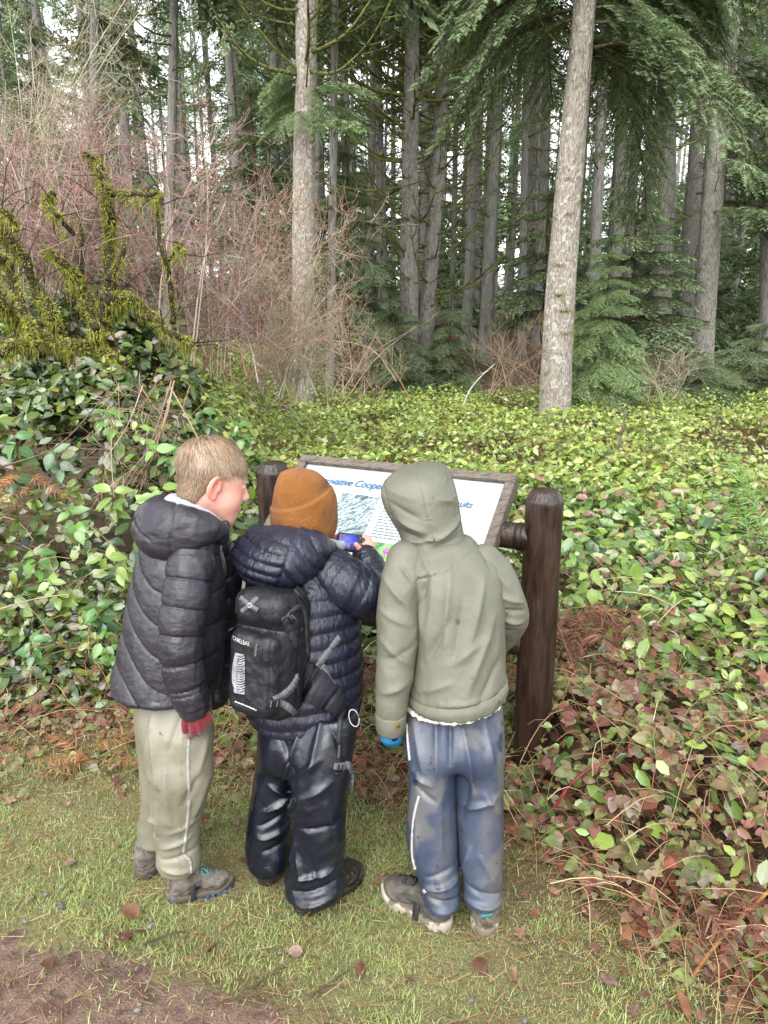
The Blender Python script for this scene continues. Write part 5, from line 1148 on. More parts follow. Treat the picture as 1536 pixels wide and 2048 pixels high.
# ============================================================ people
def limb(pts, rad, n=14):
    """smooth tapered limb through points: f(p) -> distance, arc length of the nearest place"""
    q = catmull(np.concatenate([np.asarray(pts, float), np.asarray(rad, float)[:, None]], 1), n)
    q = q.astype(np.float32); L = np.concatenate([[0], np.cumsum(np.linalg.norm(np.diff(q[:, :3], axis=0), axis=1))])
    def f(p):
        D = np.full(len(p), 9., np.float32); A = np.zeros(len(p), np.float32)
        for i in range(n - 1):
            a, b = q[i, :3], q[i + 1, :3]; ab = b - a; l2 = max(float(ab @ ab), 1e-9)
            t = np.clip(((p - a) @ ab) / l2, 0, 1)
            d = np.linalg.norm(p - a - t[:, None] * ab, axis=1) - (q[i, 3] + (q[i + 1, 3] - q[i, 3]) * t)
            k = d < D; D[k] = d[k]; A[k] = (L[i] + t * (L[i + 1] - L[i]))[k]
        return D, A
    f.pts = q[:, :3]; f.rad = q[:, 3]; f.len = L[-1]
    return f
def bounds(*arr, pad=.03):
    a = np.concatenate([np.asarray(x, float).reshape(-1, 3) for x in arr]); return a.min(0) - pad, a.max(0) + pad
def limb_bounds(f, pad=.02):
    return (f.pts - f.rad[:, None]).min(0) - pad, (f.pts + f.rad[:, None]).max(0) + pad
def stack_bounds(st, pad=.025):
    c = st.c; r = np.maximum(c[:, 3], c[:, 4])
    return np.array([(c[:, 1] - r).min(), (c[:, 2] - r).min(), st.lo]) - pad, np.array([(c[:, 1] + r).max(), (c[:, 2] + r).max(), st.hi]) + pad
def puff(dist, half, h, pw=.55):
    return h * np.clip(dist / half, 0, 1) ** pw
def wave(q):            # distance to the nearest integer, 0 .. .5
    return np.abs(q - np.round(q))
def hit(f, px, py, Y0=1.2, Y1=3.0):
    """first point of a surface along a photo sight line"""
    Y = np.linspace(Y0, Y1, 500); pts = np.array([P(px, py, y) for y in (Y0, Y1)])
    L = pts[0] + (pts[1] - pts[0]) * ((Y - Y0) / (Y1 - Y0))[:, None]
    d = f(L.astype(np.float32)); k = np.nonzero(d < 0)[0]
    return L[k[0]] if len(k) else L[np.argmin(d)]
def fnormal(f, p, e=.004):
    q = np.asarray(p, np.float32)[None]; E = np.eye(3, dtype=np.float32) * e
    g = np.array([float((f(q + E[i]) - f(q - E[i]))[0]) for i in range(3)]); return unit(g)
def ribbon(f, line, wpx, n=24, lift=.002, thick=.002):
    """a webbing strip laid on a surface along photo points"""
    c = catmull(np.asarray(line, float), n); t = unit(np.gradient(c, axis=0)); nr = np.stack([-t[:, 1], t[:, 0]], 1)
    wpx = np.broadcast_to(np.asarray(wpx, float), (n,)) if np.ndim(wpx) == 0 else np.interp(np.linspace(0, 1, n), np.linspace(0, 1, len(wpx)), wpx)
    A, B = [], []
    for i in range(n):
        m = hit(f, *c[i]); 
        e1 = P(*(c[i] - nr[i] * wpx[i] / 2), m[1]); e2 = P(*(c[i] + nr[i] * wpx[i] / 2), m[1])
        nn = fnormal(f, m)
        d = unit(e2 - e1); d = d - nn * (d @ nn); d = d / max(np.linalg.norm(d), .5); h_ = np.linalg.norm(e2 - e1) / 2
        A.append((m - d * h_, nn)); B.append((m + d * h_, nn))
    V = np.array([[a[0] + a[1] * (lift + thick), b[0] + b[1] * (lift + thick), b[0] - b[1] * .001, a[0] - a[1] * .001] for a, b in zip(A, B)])
    i = np.arange(n - 1)[:, None] * 4; j = np.arange(4)[None]; j2 = (j + 1) % 4
    Q = np.stack([i + j, i + 4 + j, i + 4 + j2, i + j2], -1).reshape(-1, 4)
    Q = np.concatenate([Q, [[0, 1, 2, 3], [4 * n - 1, 4 * n - 2, 4 * n - 3, 4 * n - 4]]])
    return V.reshape(-1, 3), [Q]
def plate(f, px, py, wpx, hpx, ang=0., thick=.006, r=.003):
    """a small rounded block lying on a surface"""
    m = hit(f, px, py); nn = fnormal(f, m); s = S(py, m[1])
    x = np.array([math.cos(R(ang)), 0, -math.sin(R(ang))]); x = unit(x - nn * (x @ nn)); y = np.cross(nn, x)
    return rbox(m + nn * thick * .4, np.stack([x, y, nn], 1), (wpx * s / 2, hpx * s / 2, thick / 2), r)

def head_frame(c, yaw, pitch, roll=0.):
    """columns: forward, left, up; yaw from +X towards +Y, pitch > 0 looks down"""
    m = Matrix.Rotation(yaw, 3, 'Z') @ Matrix.Rotation(pitch, 3, 'Y') @ Matrix.Rotation(roll, 3, 'X')
    return np.asarray(c, np.float32), np.array(m, np.float32)
def head_sdf(p, fr, s=1.0):
    c, m = fr
    q = ((p - c) @ m) / s
    d = sd_ell(q, (-.012, 0, .030), (.090, .072, .080))
    d = smin(d, sd_ell(q, (.030, 0, -.030), (.054, .055, .080)), .03)
    d = smin(d, sd_ell(q, (.052, 0, -.093), (.026, .030, .020)), .03)
    a = q.copy(); a[:, 1] = np.abs(a[:, 1])
    d = smin(d, sd_ell(a, (.040, .030, -.042), (.034, .026, .034)), .02)              # cheeks
    d = smin(d, sd_caps(a, (.0, .052, -.045), (.045, .022, -.092), .012, .016), .025)   # jaw line
    d = smax(d, -sd_ell(a, (.088, .030, .000), (.016, .015, .011)), .012)              # eye sockets
    d = smin(d, sd_ell(a, (.066, .030, .000), (.013, .013, .010)), .004)               # eyelids
    d = smin(d, sd_caps(q, (.078, 0, .008), (.098, 0, -.026), .006, .0085), .012)        # nose
    d = smin(d, sd_ell(a, (.089, .008, -.031), (.010, .008, .007)), .006)
    d = smin(d, sd_ell(q, (.081, 0, -.057), (.010, .020, .0055)), .007)                # lips
    d = smin(d, sd_ell(q, (.079, 0, -.068), (.010, .017, .006)), .007)
    er = Matrix.Rotation(R(14), 3, 'Y') @ Matrix.Rotation(R(-28), 3, 'Z')
    er = np.array(er, np.float32)
    e = sd_ell(a, (-.012, .075, -.008), (.021, .008, .034), er)                        # ears
    e = smax(e, -sd_ell(a, (-.006, .082, -.003), (.011, .008, .021), er), .004)
    e = smin(e, sd_ell(a, (.001, .071, -.012), (.006, .006, .009)), .005)
    e = smin(e, sd_ell(a, (-.008, .074, -.034), (.009, .006, .011)), .006)
    d = smin(d, e, .006)
    return d * s
def skin_mat():
    m = mat('skin', ['#c4907f', '#d1a292'], rough=.48, scale=30, spec=.35, bump=.08, bscale=260, bdist=.002)
    nt = m.node_tree; N, L = nt.nodes, nt.links
    b = [n for n in N if n.type == 'BSDF_PRINCIPLED'][0]
    src = b.inputs['Base Color'].links[0].from_socket
    at = N.new('ShaderNodeAttribute'); at.attribute_name = 'flush'
    mx = N.new('ShaderNodeMixRGB'); L.new(at.outputs['Fac'], mx.inputs[0]); L.new(src, mx.inputs[1]); mx.inputs[2].default_value = srgb('#cf5a56')
    at2 = N.new('ShaderNodeAttribute'); at2.attribute_name = 'lip'
    m2 = N.new('ShaderNodeMixRGB'); L.new(at2.outputs['Fac'], m2.inputs[0]); L.new(mx.outputs[0], m2.inputs[1]); m2.inputs[2].default_value = srgb('#b8605c')
    L.new(m2.outputs[0], b.inputs['Base Color'])
    b.inputs['Subsurface Weight'].default_value = .18; b.inputs['Subsurface Radius'].default_value = (.012, .005, .003); b.inputs['Subsurface Scale'].default_value = .5
    return m
SKIN = skin_mat()
EYEW = mat('eye', ['#d8d4cc'], rough=.15); IRIS = mat('iris', ['#33291f'], rough=.2)
def make_body(root, fr, s, parts, hands=(), h=.0034):
    """one continuous skin surface: head, neck, trunk, arms, hands, legs"""
    base, m = fr
    def f(p):
        d = head_sdf(p, fr, s)
        d = smin(d, sd_caps(p, base + (m @ np.array([-.030, 0, -.045], np.float32)) * s, parts[0][0], .046 * s, .052 * s), .03)
        for a, b, ra, rb in parts: d = smin(d, sd_caps(p, a, b, ra, rb), .025)
        for chain, k in hands: d = smin(d, chain(p)[0], k)
        return d
    pts = [base + .13, base - .2] + [x for a, b, ra, rb in parts for x in (np.asarray(a) + ra, np.asarray(a) - ra, np.asarray(b) + rb, np.asarray(b) - rb)]
    for chain, k in hands: pts += [chain.pts.min(0) - .02, chain.pts.max(0) + .02]
    lo, hi = bounds(np.array(pts), pad=.01)
    V, F = mesh_sdf(f, lo, hi, h); keep = np.linalg.norm(V - base, axis=1) < .17
    for chain, k in hands: keep |= chain(V.astype(np.float32))[0] < .03
    V, F, _ = cluster(V, F, ~keep, .014)
    q = ((V - base) @ m) / s; aq = np.abs(q[:, 1])
    ear = np.exp(-(((q[:, 0] + .012) / .024) ** 2 + ((aq - .078) / .014) ** 2 + ((q[:, 2] + .008) / .04) ** 2))
    cheek = np.exp(-(((q[:, 0] - .055) / .03) ** 2 + ((aq - .042) / .028) ** 2 + ((q[:, 2] + .04) / .03) ** 2))
    lip = np.exp(-(((q[:, 0] - .088) / .012) ** 2 + (aq / .018) ** 4 + ((q[:, 2] + .062) / .008) ** 2))
    hd = np.zeros(len(V))
    for chain, k in hands:
        dd = chain(V.astype(np.float32))[0]; hd = np.maximum(hd, np.exp(-(np.maximum(dd, 0) / .01)) * .16)
    o = mk('body', V, F, SKIN, root, attr={'flush': np.clip(ear * .55 + cheek * .18 + hd, 0, 1), 'lip': lip * .8})
    for sgn in (-1, 1):
        th = np.linspace(0, math.pi, 9); ph = np.linspace(0, 2 * math.pi, 17)[:-1]
        for nm, r, off, mt in (('eyeball', .0115, (.0675, sgn * .030, .0), EYEW), ('iris', .0060, (.0742, sgn * .030, -.001), IRIS)):
            Q = np.stack(np.meshgrid(th, ph, indexing='ij'), -1)
            X = np.stack([np.sin(Q[..., 0]) * np.cos(Q[..., 1]), np.sin(Q[..., 0]) * np.sin(Q[..., 1]), np.cos(Q[..., 0])], -1).reshape(-1, 3) * r + off
            i, j = np.meshgrid(np.arange(8), np.arange(16), indexing='ij'); a = i * 16 + j; b = i * 16 + (j + 1) % 16
            mk(nm, (X * s) @ m.T + base, np.stack([a, a + 16, b + 16, b], -1).reshape(-1, 4), mt, o)
    return o

def cloth(name, cols, **k):
    d = dict(rough=.6, scale=14, bump=.25, bscale=45, bdist=.006, spec=.35); d.update(k); return mat(name, cols, **d)

def make_shoe(root, heel, toe, upper, sole, accents=None, lace=None, L=None, strap=None, top=.112):
    heel = np.array([heel[0], heel[1], 0.]); toe = np.array([toe[0], toe[1], 0.])
    x = unit(toe - heel); y = np.cross((0, 0, 1), x); L = L or np.linalg.norm(toe - heel); k = L / .23
    m = np.stack([x, y, np.array([0, 0, 1.])], 1).astype(np.float32); toe = heel + x * L; c = ((heel + toe) / 2).astype(np.float32)
    def plan(q, g=0.):
        a = sd_ell(np.stack([q[:, 0], q[:, 1], 0 * q[:, 0]], 1), (.055, .004, 0), (.062 + g, .043 + g, 1.))
        b = sd_ell(np.stack([q[:, 0], q[:, 1], 0 * q[:, 0]], 1), (-.065, 0, 0), (.050 + g, .034 + g, 1.))
        c_ = sd_caps(np.stack([q[:, 0], q[:, 1], 0 * q[:, 0]], 1), (-.06, 0, 0), (.05, .002, 0), .032 + g, .038 + g)
        return smin(smin(a, b, .02), c_, .02)
    def up(p):
        q = (p - c) @ m / k
        d = sd_ell(q, (.062, .003, .030), (.052, .039, .036))
        d = smin(d, sd_caps(q, (.045, .002, .045), (-.03, 0, .078), .030, .034), .025)
        d = smin(d, sd_ell(q, (-.068, 0, .050), (.043, .034, .052)), .025)
        d = smin(d, sd_caps(q, (-.055, 0, .06), (-.058, 0, .105), .034, .033), .02)
        d = smax(d, q[:, 2] - top, .006); d = smax(d, -(q[:, 2] - .018), .004)
        # overlays and stitched panels
        d = d - .0014 * np.tanh(6 * np.sin(q[:, 0] * 120 + 3 * np.sin(q[:, 2] * 90))) * (q[:, 2] > .03)
        return d * k
    lo, hi = bounds(np.array([heel, toe]), pad=.06); lo[2] = -.005; hi[2] = .14
    V, F = mesh_sdf(up, lo, hi, .003)
    sh = mk('shoe', V, F, upper, root)
    def so(p):
        q = (p - c) @ m / k
        lug = .0022 * (np.abs(((q[:, 0] * 55) % 1) - .5) < .22) + .0015 * (np.abs(((q[:, 1] * 60) % 1) - .5) < .2)
        top = .026 + .010 * sstep(.05, .12, np.abs(q[:, 0])) + .003 * np.sin(q[:, 0] * 70)
        d = smax(plan(q, .003), np.maximum(q[:, 2] - top, -(q[:, 2] - .001)), .004)
        return (d + lug * (q[:, 2] < .012)) * k
    lo, hi = bounds(np.array([heel, toe]), pad=.06); lo[2] = -.005; hi[2] = .05
    V, F = mesh_sdf(so, lo, hi, .003)
    mk('sole', V, F, sole, sh)
    W = lambda q: (np.asarray(q, float) * k) @ m.T.astype(float) + c
    if accents is not None:      # studs of the sole edge
        for sgn in (-1, 1):
            for t in np.linspace(-.10, .10, 11):
                qq = np.array([[t, sgn * .03, .009]])
                w_ = .034 + .008 * (t > 0)
                V, F = rbox(W((t, sgn * (w_ + .001) * math.sqrt(max(.05, 1 - (t / .118) ** 4)), .010)), m, (.006 * k, .005 * k, .006 * k), .003, 1)
                mk('sole_stud', V, F, accents, sh)
    if lace is not None:
        for i, t in enumerate(np.linspace(0, 1, 5)):
            a = np.array([.055 - .062 * t, -.020, .066 + .030 * t]); b = a * (1, -1, 1) + (.006 * (-1) ** i, 0, 0)
            mid = (a + b) / 2 + (.004, 0, .012)
            V, F = tube(catmull([W(a), W(mid), W(b)], 9), .0022 * k, 5); mk('lace', V, F, lace, sh)
        for sgn in (-1, 1):
            V, F = tube(catmull([W((.0, 0, .10)), W((.018, sgn * .018, .108)), W((.030, sgn * .030, .09)), W((.014, sgn * .02, .088)), W((.0, 0, .098))], 14), .002 * k, 5)
            mk('lace_loop', V, F, lace, sh)
    if strap is not None:        # the elastic under the arch that holds the trouser leg down
        f2 = lambda p: np.minimum(up(p), so(p))
        pts = []
        for a in np.linspace(-.1, math.pi + .1, 15):
            pts.append(W((-.028, -math.cos(a) * .040, max(.001, .012 + math.sin(a) * .085)) if 0 else (-.028, .041 * math.cos(a), .012 + .078 * max(0, math.sin(a)))))
        pts = np.array(pts); n = len(pts)
        V = np.concatenate([pts + x * .009 * k, pts - x * .009 * k]); o_ = unit(pts - W((-.028, 0, .03))) * .003
        V = np.concatenate([V, V + np.tile(o_, (2, 1))])
        i = np.arange(n - 1)
        Q = np.concatenate([np.stack([i + 2 * n, i + 3 * n, i + 3 * n + 1, i + 2 * n + 1], -1), np.stack([i, i + 2 * n, i + 2 * n + 1, i + 1], -1), np.stack([i + n, i + n + 1, i + 3 * n + 1, i + 3 * n], -1)])
        mk('foot_strap', V, Q, strap, sh)
    return sh

def hand_chain(w, k, tips, thumb, r=.0095):
    """list of (limb, blend) for a hand: wrist w, knuckle centre k, four fingers each a list of joints, thumb joints"""
    out = [(limb([w, (np.asarray(w) + k) / 2, k], [.021, .026, .022], 6), .015)]
    for t in tips: out.append((limb(t, np.linspace(r, r * .72, len(t)), 8), .006))
    out.append((limb(thumb, np.linspace(r * 1.15, r * .8, len(thumb)), 8), .008))
    return out

BLACKW = mat('black_webbing', ['#1b1c20', '#2a2b30'], rough=.55, scale=200, bump=.3, bscale=500, bdist=.001)
GREYW = mat('grey_webbing', ['#4c4d52', '#5c5d62'], rough=.55, scale=200, bump=.3, bscale=500, bdist=.001)
PLASTIC = mat('black_plastic', ['#15161a', '#1e1f24'], rough=.32, scale=40)
STRIPE = mat('grey_white_tape', ['#97958d', '#86847c'], rough=.5, scale=60)
WHITE = mat('reflective_white', ['#b0afad', '#9f9e9d'], rough=.4, scale=60)

# ---------------------------------------------------------------- the boy at the left (charcoal quilted jacket)
def person_a():
    root = thing('person', (*PG(365, 1800)[:2], 0), 'child in charcoal quilted jacket and khaki rain trousers, short blond hair, looking at the sign', 'person', 'children at the trail sign')
    JK = cloth('charcoal_shell', ['#26242a', '#2f2d34'], rough=.40, spec=.4, bump=.45, bscale=34, bdist=.010, bstretch=(1, 1, 1.6), rough_var=.1)
    KH = cloth('khaki_rain_fabric', ['#6a6859', '#797666', '#716e60'], rough=.45, scale=6, spec=.45, bump=.3, bscale=30, bdist=.008, spots=[(9, .6, '#525041', .5), (30, .70, '#3b372c', .7)])
    RED = cloth('red_knit', ['#5a0d16', '#70121c'], rough=.85, bump=.7, bscale=120, bdist=.004, sheen=.3)
    GREYL = cloth('grey_fleece_lining', ['#7b7f8c', '#8b8f9b'], rough=.9, sheen=.4, bump=.5, bscale=90)
    fr = head_frame(P(428, 962, 1.985), R(22), R(17), R(-4)); HS = .97
    # trousers
    near = Stack(rows_px([(1385, 318, 414, 1.85, .060), (1450, 304, 422, 1.815, .072), (1500, 297, 424, 1.80, .070), (1548, 296, 425, 1.79, .072), (1600, 300, 412, 1.80, .064),
                          (1650, 306, 399, 1.80, .058), (1688, 312, 398, 1.795, .056), (1716, 314, 400, 1.79, .058), (1734, 319, 398, 1.787, .057)]), rnd=.012)
    far = Stack(rows_px([(1380, 290, 400, 1.90, .07), (1450, 274, 385, 1.91, .072), (1530, 277, 375, 1.92, .066), (1600, 281, 362, 1.92, .06), (1650, 277, 350, 1.91, .056),
                         (1668, 278, 342, 1.905, .055), (1682, 280, 340, 1.90, .054)]), rnd=.012)
    seat = Stack(rows_px([(1330, 285, 412, 1.895, .09), (1385, 276, 420, 1.89, .103), (1430, 273, 421, 1.875, .108), (1470, 275, 420, 1.86, .10), (1510, 276, 415, 1.855, .085)]), rnd=.03)
    FA = [(300, 1440, 320, 1560, 9, .006), (335, 1500, 345, 1640, 9, .005), (318, 1600, 316, 1690, 8, .006), (400, 1545, 370, 1600, 8, -.006), (415, 1560, 385, 1640, 9, .006),
          (330, 1690, 380, 1672, 7, .007), (325, 1712, 392, 1700, 6, -.006), (330, 1728, 385, 1735, 6, .007), (340, 1660, 395, 1640, 7, .004), (410, 1480, 400, 1540, 9, .005), (360, 1440, 340, 1500, 9, -.004),
          (286, 1655, 312, 1640, 6, .007), (285, 1678, 318, 1668, 6, -.005), (300, 1450, 290, 1540, 8, .004)]
    def trou(p):
        d = smin(smin(near(p), far(p), .018), seat(p), .03)
        return d
    def tdis(p): return folds(p, FA, 1.76) * .9 + crumple(p, 8, .0040, .3, .35) + crumple(p + 3, 20, .0026, .6, .9) * (.3 + .9 * sstep(.45, .1, p[:, 2]))
    t0 = trou; trou = lambda p: t0(p) - tdis(p)
    lo, hi = bounds(*[np.array(stack_bounds(s_)) for s_ in (near, far, seat)], pad=.01)
    V, F = surf(t0, tdis, lo, hi, .0038)
    tr = mk('trousers', V, F, KH, root)
    V, F = ribbon(trou, [(379, 1455), (376, 1520), (378, 1600), (372, 1670), (368, 1705), (380, 1722), (382, 1745)], [4, 6, 7, 7, 6, 6, 6], 60, .0022, .0012); mk('side_stripe', V, F, STRIPE, tr)
    for off in (-13, -17):
        V, F = ribbon(trou, [(381 + off, 1440), (377 + off, 1530), (379 + off, 1610), (373 + off, 1690), (376 + off, 1740)], 1.6, 40, .0005, .0012); mk('seam', V, F, KH, tr)
    # jacket
    tors = Stack(rows_px([(1062, 296, 428, 1.955, .075), (1085, 282, 440, 1.945, .10), (1113, 277, 446, 1.94, .115), (1150, 267, 450, 1.93, .12), (1191, 258, 452, 1.92, .123), (1250, 247, 451, 1.91, .126),
                          (1305, 237, 447, 1.90, .130), (1345, 227, 443, 1.89, .134), (1362, 227, 439, 1.885, .133), (1374, 231, 435, 1.885, .130)]), rnd=.02)
    x0 = P(260, 1180, 1.8)[0]; z0 = P(260, 1145, 1.8)[2]
    def jk(p):
        d = tors(p)
        u = p[:, 0] - x0
        sl = -.060 * np.tanh(u / .05) - .10 * u
        q = (p[:, 2] - z0 - sl) / .084
        d = d - puff(wave(q) * .084, .042, .0062, .36) + .003 * np.exp(-(wave(q) * .084 / .003) ** 2) + .005
        hem = np.abs(p[:, 2] - tors.lo - .012)
        return d - .004 * np.exp(-(hem / .010) ** 2)
    jd = lambda p: .0014 * fbm(p * np.array([60, 60, 16], np.float32), 2) + crumple(p, 13, .0014, .5, .5)
    V, F = surf(jk, jd, *stack_bounds(tors), .0032)
    ja = mk('jacket', V, F, JK, root)
    def sleeve(pts, rad, name='sleeve', sp=.068):
        L = limb(pts, rad, 20)
        def f(p):
            d, a = L(p); return d - puff(wave((a - .012) / sp) * sp, sp / 2, .0060, .36) + .003 * np.exp(-(wave((a - .012) / sp) * sp / .003) ** 2) + .005
        V, F = surf(f, lambda p: .0014 * fbm(p * np.array([60, 60, 20], np.float32), 2) + crumple(p, 17, .0018, .5, .5), *limb_bounds(L), .0032); return mk(name, V, F, JK, ja), f
    _, slv = sleeve([P(384, 1098, 1.87), P(379, 1150, 1.835), P(369, 1210, 1.81), P(362, 1262, 1.79), P(362, 1315, 1.775), P(374, 1372, 1.765), P(387, 1416, 1.76)], [.054, .060, .060, .058, .055, .049, .040])
    sleeve([P(430, 1095, 2.03), P(446, 1160, 2.06), P(442, 1250, 2.05), P(435, 1330, 2.03), P(430, 1390, 2.0)], [.05, .052, .05, .046, .04])
    # hood lying on the shoulders, open round the neck
    hc = P(348, 1064, 1.935)
    hr = np.array(Matrix.Rotation(R(10), 3, 'Y') @ Matrix.Rotation(R(20), 3, 'Z'), np.float32)
    ring = limb([P(442, 1062, 1.90), P(410, 1052, 1.86), P(360, 1042, 1.865), P(318, 1032, 1.91), P(318, 1020, 1.98), P(350, 1015, 2.05), P(410, 1030, 2.09), P(446, 1050, 2.06)],
                [.022, .034, .042, .044, .040, .036, .030, .024], 26)
    bag = limb([P(300, 1058, 1.91), P(330, 1080, 1.875), P(385, 1078, 1.855)], [.044, .054, .036], 12)
    def hood(p):
        d1, a = ring(p); d2, a2 = bag(p)
        d = smin(d1, d2, .045)
        seam = np.exp(-((p[:, 0] - P(348, 1050, 1.86)[0] - .06 * (p[:, 2] - hc[2])) / .004) ** 2) + .8 * np.exp(-((p[:, 2] - hc[2] - .02 + .5 * (p[:, 0] - hc[0] + .05)) / .004) ** 2) * (p[:, 0] < hc[0] - .03)
        return d + .004 * seam
    lo, hi = bounds(np.array(limb_bounds(ring)), np.array(limb_bounds(bag)), pad=.01)
    V, F = surf(hood, lambda p: .0028 * fbm(p * np.array([26, 26, 40], np.float32), 2) + crumple(p, 18, .002), lo, hi, .0036)
    ho = mk('hood', V, F, JK, ja)
    lin = limb([P(436, 1045, 1.90), P(405, 1030, 1.885), P(365, 1018, 1.90), P(345, 1008, 1.945), P(352, 1003, 2.0), P(385, 1010, 2.05), P(430, 1030, 2.05)], [.012, .018, .024, .024, .02, .018, .012], 22)
    fl = lambda p: lin(p)[0] - .002 * fbm(p * 60, 2)
    V, F = mesh_sdf(fl, *limb_bounds(lin), .0036); mk('hood_lining', V, F, GREYL, ja)
    c1 = limb([P(452, 1048, 1.93), P(447, 1060, 1.93), P(444, 1075, 1.94)], [.010, .016, .02], 6)
    V, F = mesh_sdf(lambda p: c1(p)[0], *limb_bounds(c1), .003); mk('collar_corner', V, F, JK, ja)
    V, F = plate(jk, 312, 1408, 18, 6, 10, .003, .001); mk('hem_tag', V, F, GREYW, ja)
    # body, gloves
    sh = P(395, 1082, 1.97); pel = P(345, 1390, 1.89)
    gl = [(limb([P(389, 1410, 1.765), P(393, 1430, 1.755)], [.026, .0265], 5), .01),
          (limb([P(410, 1426, 1.755), P(419, 1437, 1.755), P(417, 1449, 1.768)], [.0092, .0086, .0074], 6), .0035),
          (limb([P(403, 1434, 1.745), P(411, 1448, 1.744), P(408, 1460, 1.757)], [.0095, .0088, .0076], 6), .0035),
          (limb([P(393, 1438, 1.738), P(400, 1456, 1.735), P(396, 1468, 1.748)], [.0096, .0090, .0076], 6), .0035),
          (limb([P(383, 1438, 1.738), P(386, 1460, 1.732), P(381, 1474, 1.742)], [.0094, .0088, .0074], 6), .0035),
          (limb([P(376, 1422, 1.752), P(370, 1444, 1.738), P(370, 1462, 1.735)], [.0105, .0094, .0078], 6), .005)]
    make_body(root, fr, HS, [(sh, P(365, 1120, 1.95), .045, .06), (P(365, 1120, 1.95), pel, .06, .075), (P(365, 1120, 1.95), P(384, 1100, 1.88), .04, .04), (P(384, 1100, 1.88), P(362, 1262, 1.79), .036, .03), (P(362, 1262, 1.79), P(388, 1415, 1.76), .03, .02),
                             (P(355, 1420, 1.84), P(355, 1735, 1.80), .045, .028), (P(332, 1420, 1.91), P(312, 1690, 1.905), .045, .026)])
    def glove(p):
        d = None
        for ch, k in gl: d = ch(p)[0] if d is None else smin(d, ch(p)[0], k)
        cuff = np.exp(-(wave(p[:, 2] / .006) / .25) ** 2) * .0008
        return d - cuff
    lo, hi = bounds(*[np.array(limb_bounds(c_)) for c_, k in gl], pad=.005)
    V, F = mesh_sdf(glove, lo, hi, .0026); mk('glove', V, F, RED, root)
    # shoes
    UP = mat('grey_brown_suede', ['#4a4640', '#6a645b', '#5a544c'], rough=.85, scale=30, bump=.5, bscale=120, bdist=.004, spots=[(14, .52, '#3b3226', .8)])
    SO = mat('muddy_sole', ['#3f3a33', '#6c665c'], rough=.8, scale=40, spots=[(20, .5, '#4a4030', .8)])
    BL = mat('blue_rubber', ['#1c4377', '#2b5da0'], rough=.5, scale=60, spots=[(60, .6, '#3b342a', .9)])
    LC = mat('teal_lace', ['#3f6f6c', '#5f8d86'], rough=.7)
    hn, tn = PG(335, 1800), PG(466, 1768)
    s1 = make_shoe(root, hn, tn, UP, SO, BL, LC, strap=BLACKW)
    YL = mat('yellow_print', ['#c9c53a'], rough=.6)
    V, F = rbox(P(372, 1766, 1.765), np.array(Matrix.Rotation(R(-35), 3, 'Y')), (.010, .002, .0025), .001); mk('shoe_print', V, F, YL, s1)
    make_shoe(root, PG(282, 1762), PG(318, 1704), UP, SO, BL, None, L=.205)
    # hair: a cap and thousands of short strands
    HB = mat('hair_base', ['#75604a', '#8a7458'], rough=.7, scale=40, stretch=(1, 1, .3), bump=.5, bscale=120, bdist=.004)
    HR = mat('hair_strand', ['#66523f', '#846c55', '#a38d74', '#745f4b', '#917a63', '#b19c82'], rough=.42, spec=.5, island=True, mottle=0)
    c, m = fr
    def line(q):        # hair line: which directions carry hair; q in head axes
        lowz = np.where(q[:, 0] > .03, .045 + (q[:, 0] - .03) * .1, np.where(q[:, 0] > -.01, .012 + (q[:, 0] + .01) * .8, -.088 + np.clip(q[:, 0] + .055, 0, 1) * 1.9))
        return q[:, 2] - lowz
    def hairs(p):
        q = (p - c) @ m / HS
        d = sd_ell(q, (-.013, 0, .031), (.0925, .0745, .0825))
        d = smin(d, sd_ell(q, (-.040, 0, -.030), (.052, .053, .062)), .02)
        return smax(d, -line(q) + .004, .010) * HS
    V, F = mesh_sdf(hairs, c - .15, c + .15, .0028)
    hr_ = mk('hair', V, F, HB, root)
    n = 24000
    q0 = (V - c) @ m / HS; nn = vnormals(V, F) @ m; k = rng.integers(0, len(V), n); q0 = q0[k] + rng.normal(0, .0012, (n, 3)); nrm = nn[k]
    k = (line(q0) > rng.exponential(.006, n) - .002) & ((nrm * unit(q0 - (-.013, 0, .0))).sum(1) > .25); q0, nrm = q0[k], nrm[k]
    crown = np.array([-.055, .005, .098])
    rad = q0 - crown
    tdir = unit(rad - nrm * (rad * nrm).sum(1, keepdims=True) + rng.normal(size=q0.shape) * .012)
    tdir[:, 2] -= .35; tdir[:, 0] += .25 * (q0[:, 2] > .05); tdir = unit(tdir - nrm * (tdir * nrm).sum(1, keepdims=True))
    tdir = unit(tdir + .55 * (fbm(q0 * 42, 1)[:, None]) * np.cross(nrm, tdir))
    lng = (.008 + .012 * sstep(-.05, .03, q0[:, 2]) + .030 * sstep(.03, .075, q0[:, 2])) * rng.uniform(.6, 1.3, len(q0))
    lift = rng.uniform(.08, .42, len(q0)) * (1 + 1.2 * (np.linalg.norm(rad, axis=1) < .05))
    ts = np.array([0, .35, .7, 1.])
    ctr = q0[:, None] + tdir[:, None] * (lng[:, None] * ts)[..., None] + nrm[:, None] * (lng[:, None] * lift[:, None] * (ts - .75 * ts ** 2) * 1.3)[..., None]
    # pull the tips back to the head's curve
    e = (ctr - (-.013, 0, .031)) / (.0925, .0745, .0825); r_ = np.linalg.norm(e, axis=2, keepdims=True)
    lim = 1.13 - .07 * sstep(.02, .07, ctr[..., :1])
    ctr = np.where((r_ > lim) & (ctr[..., 2:] > .02), (e / r_ * lim) * (.0925, .0745, .0825) + (-.013, 0, .031), ctr)
    side = unit(np.cross(tdir, nrm))[:, None] * (np.array([.9, 1.0, .7, .1]) * .0005)[None, :, None]
    A, B = ctr - side, ctr + side
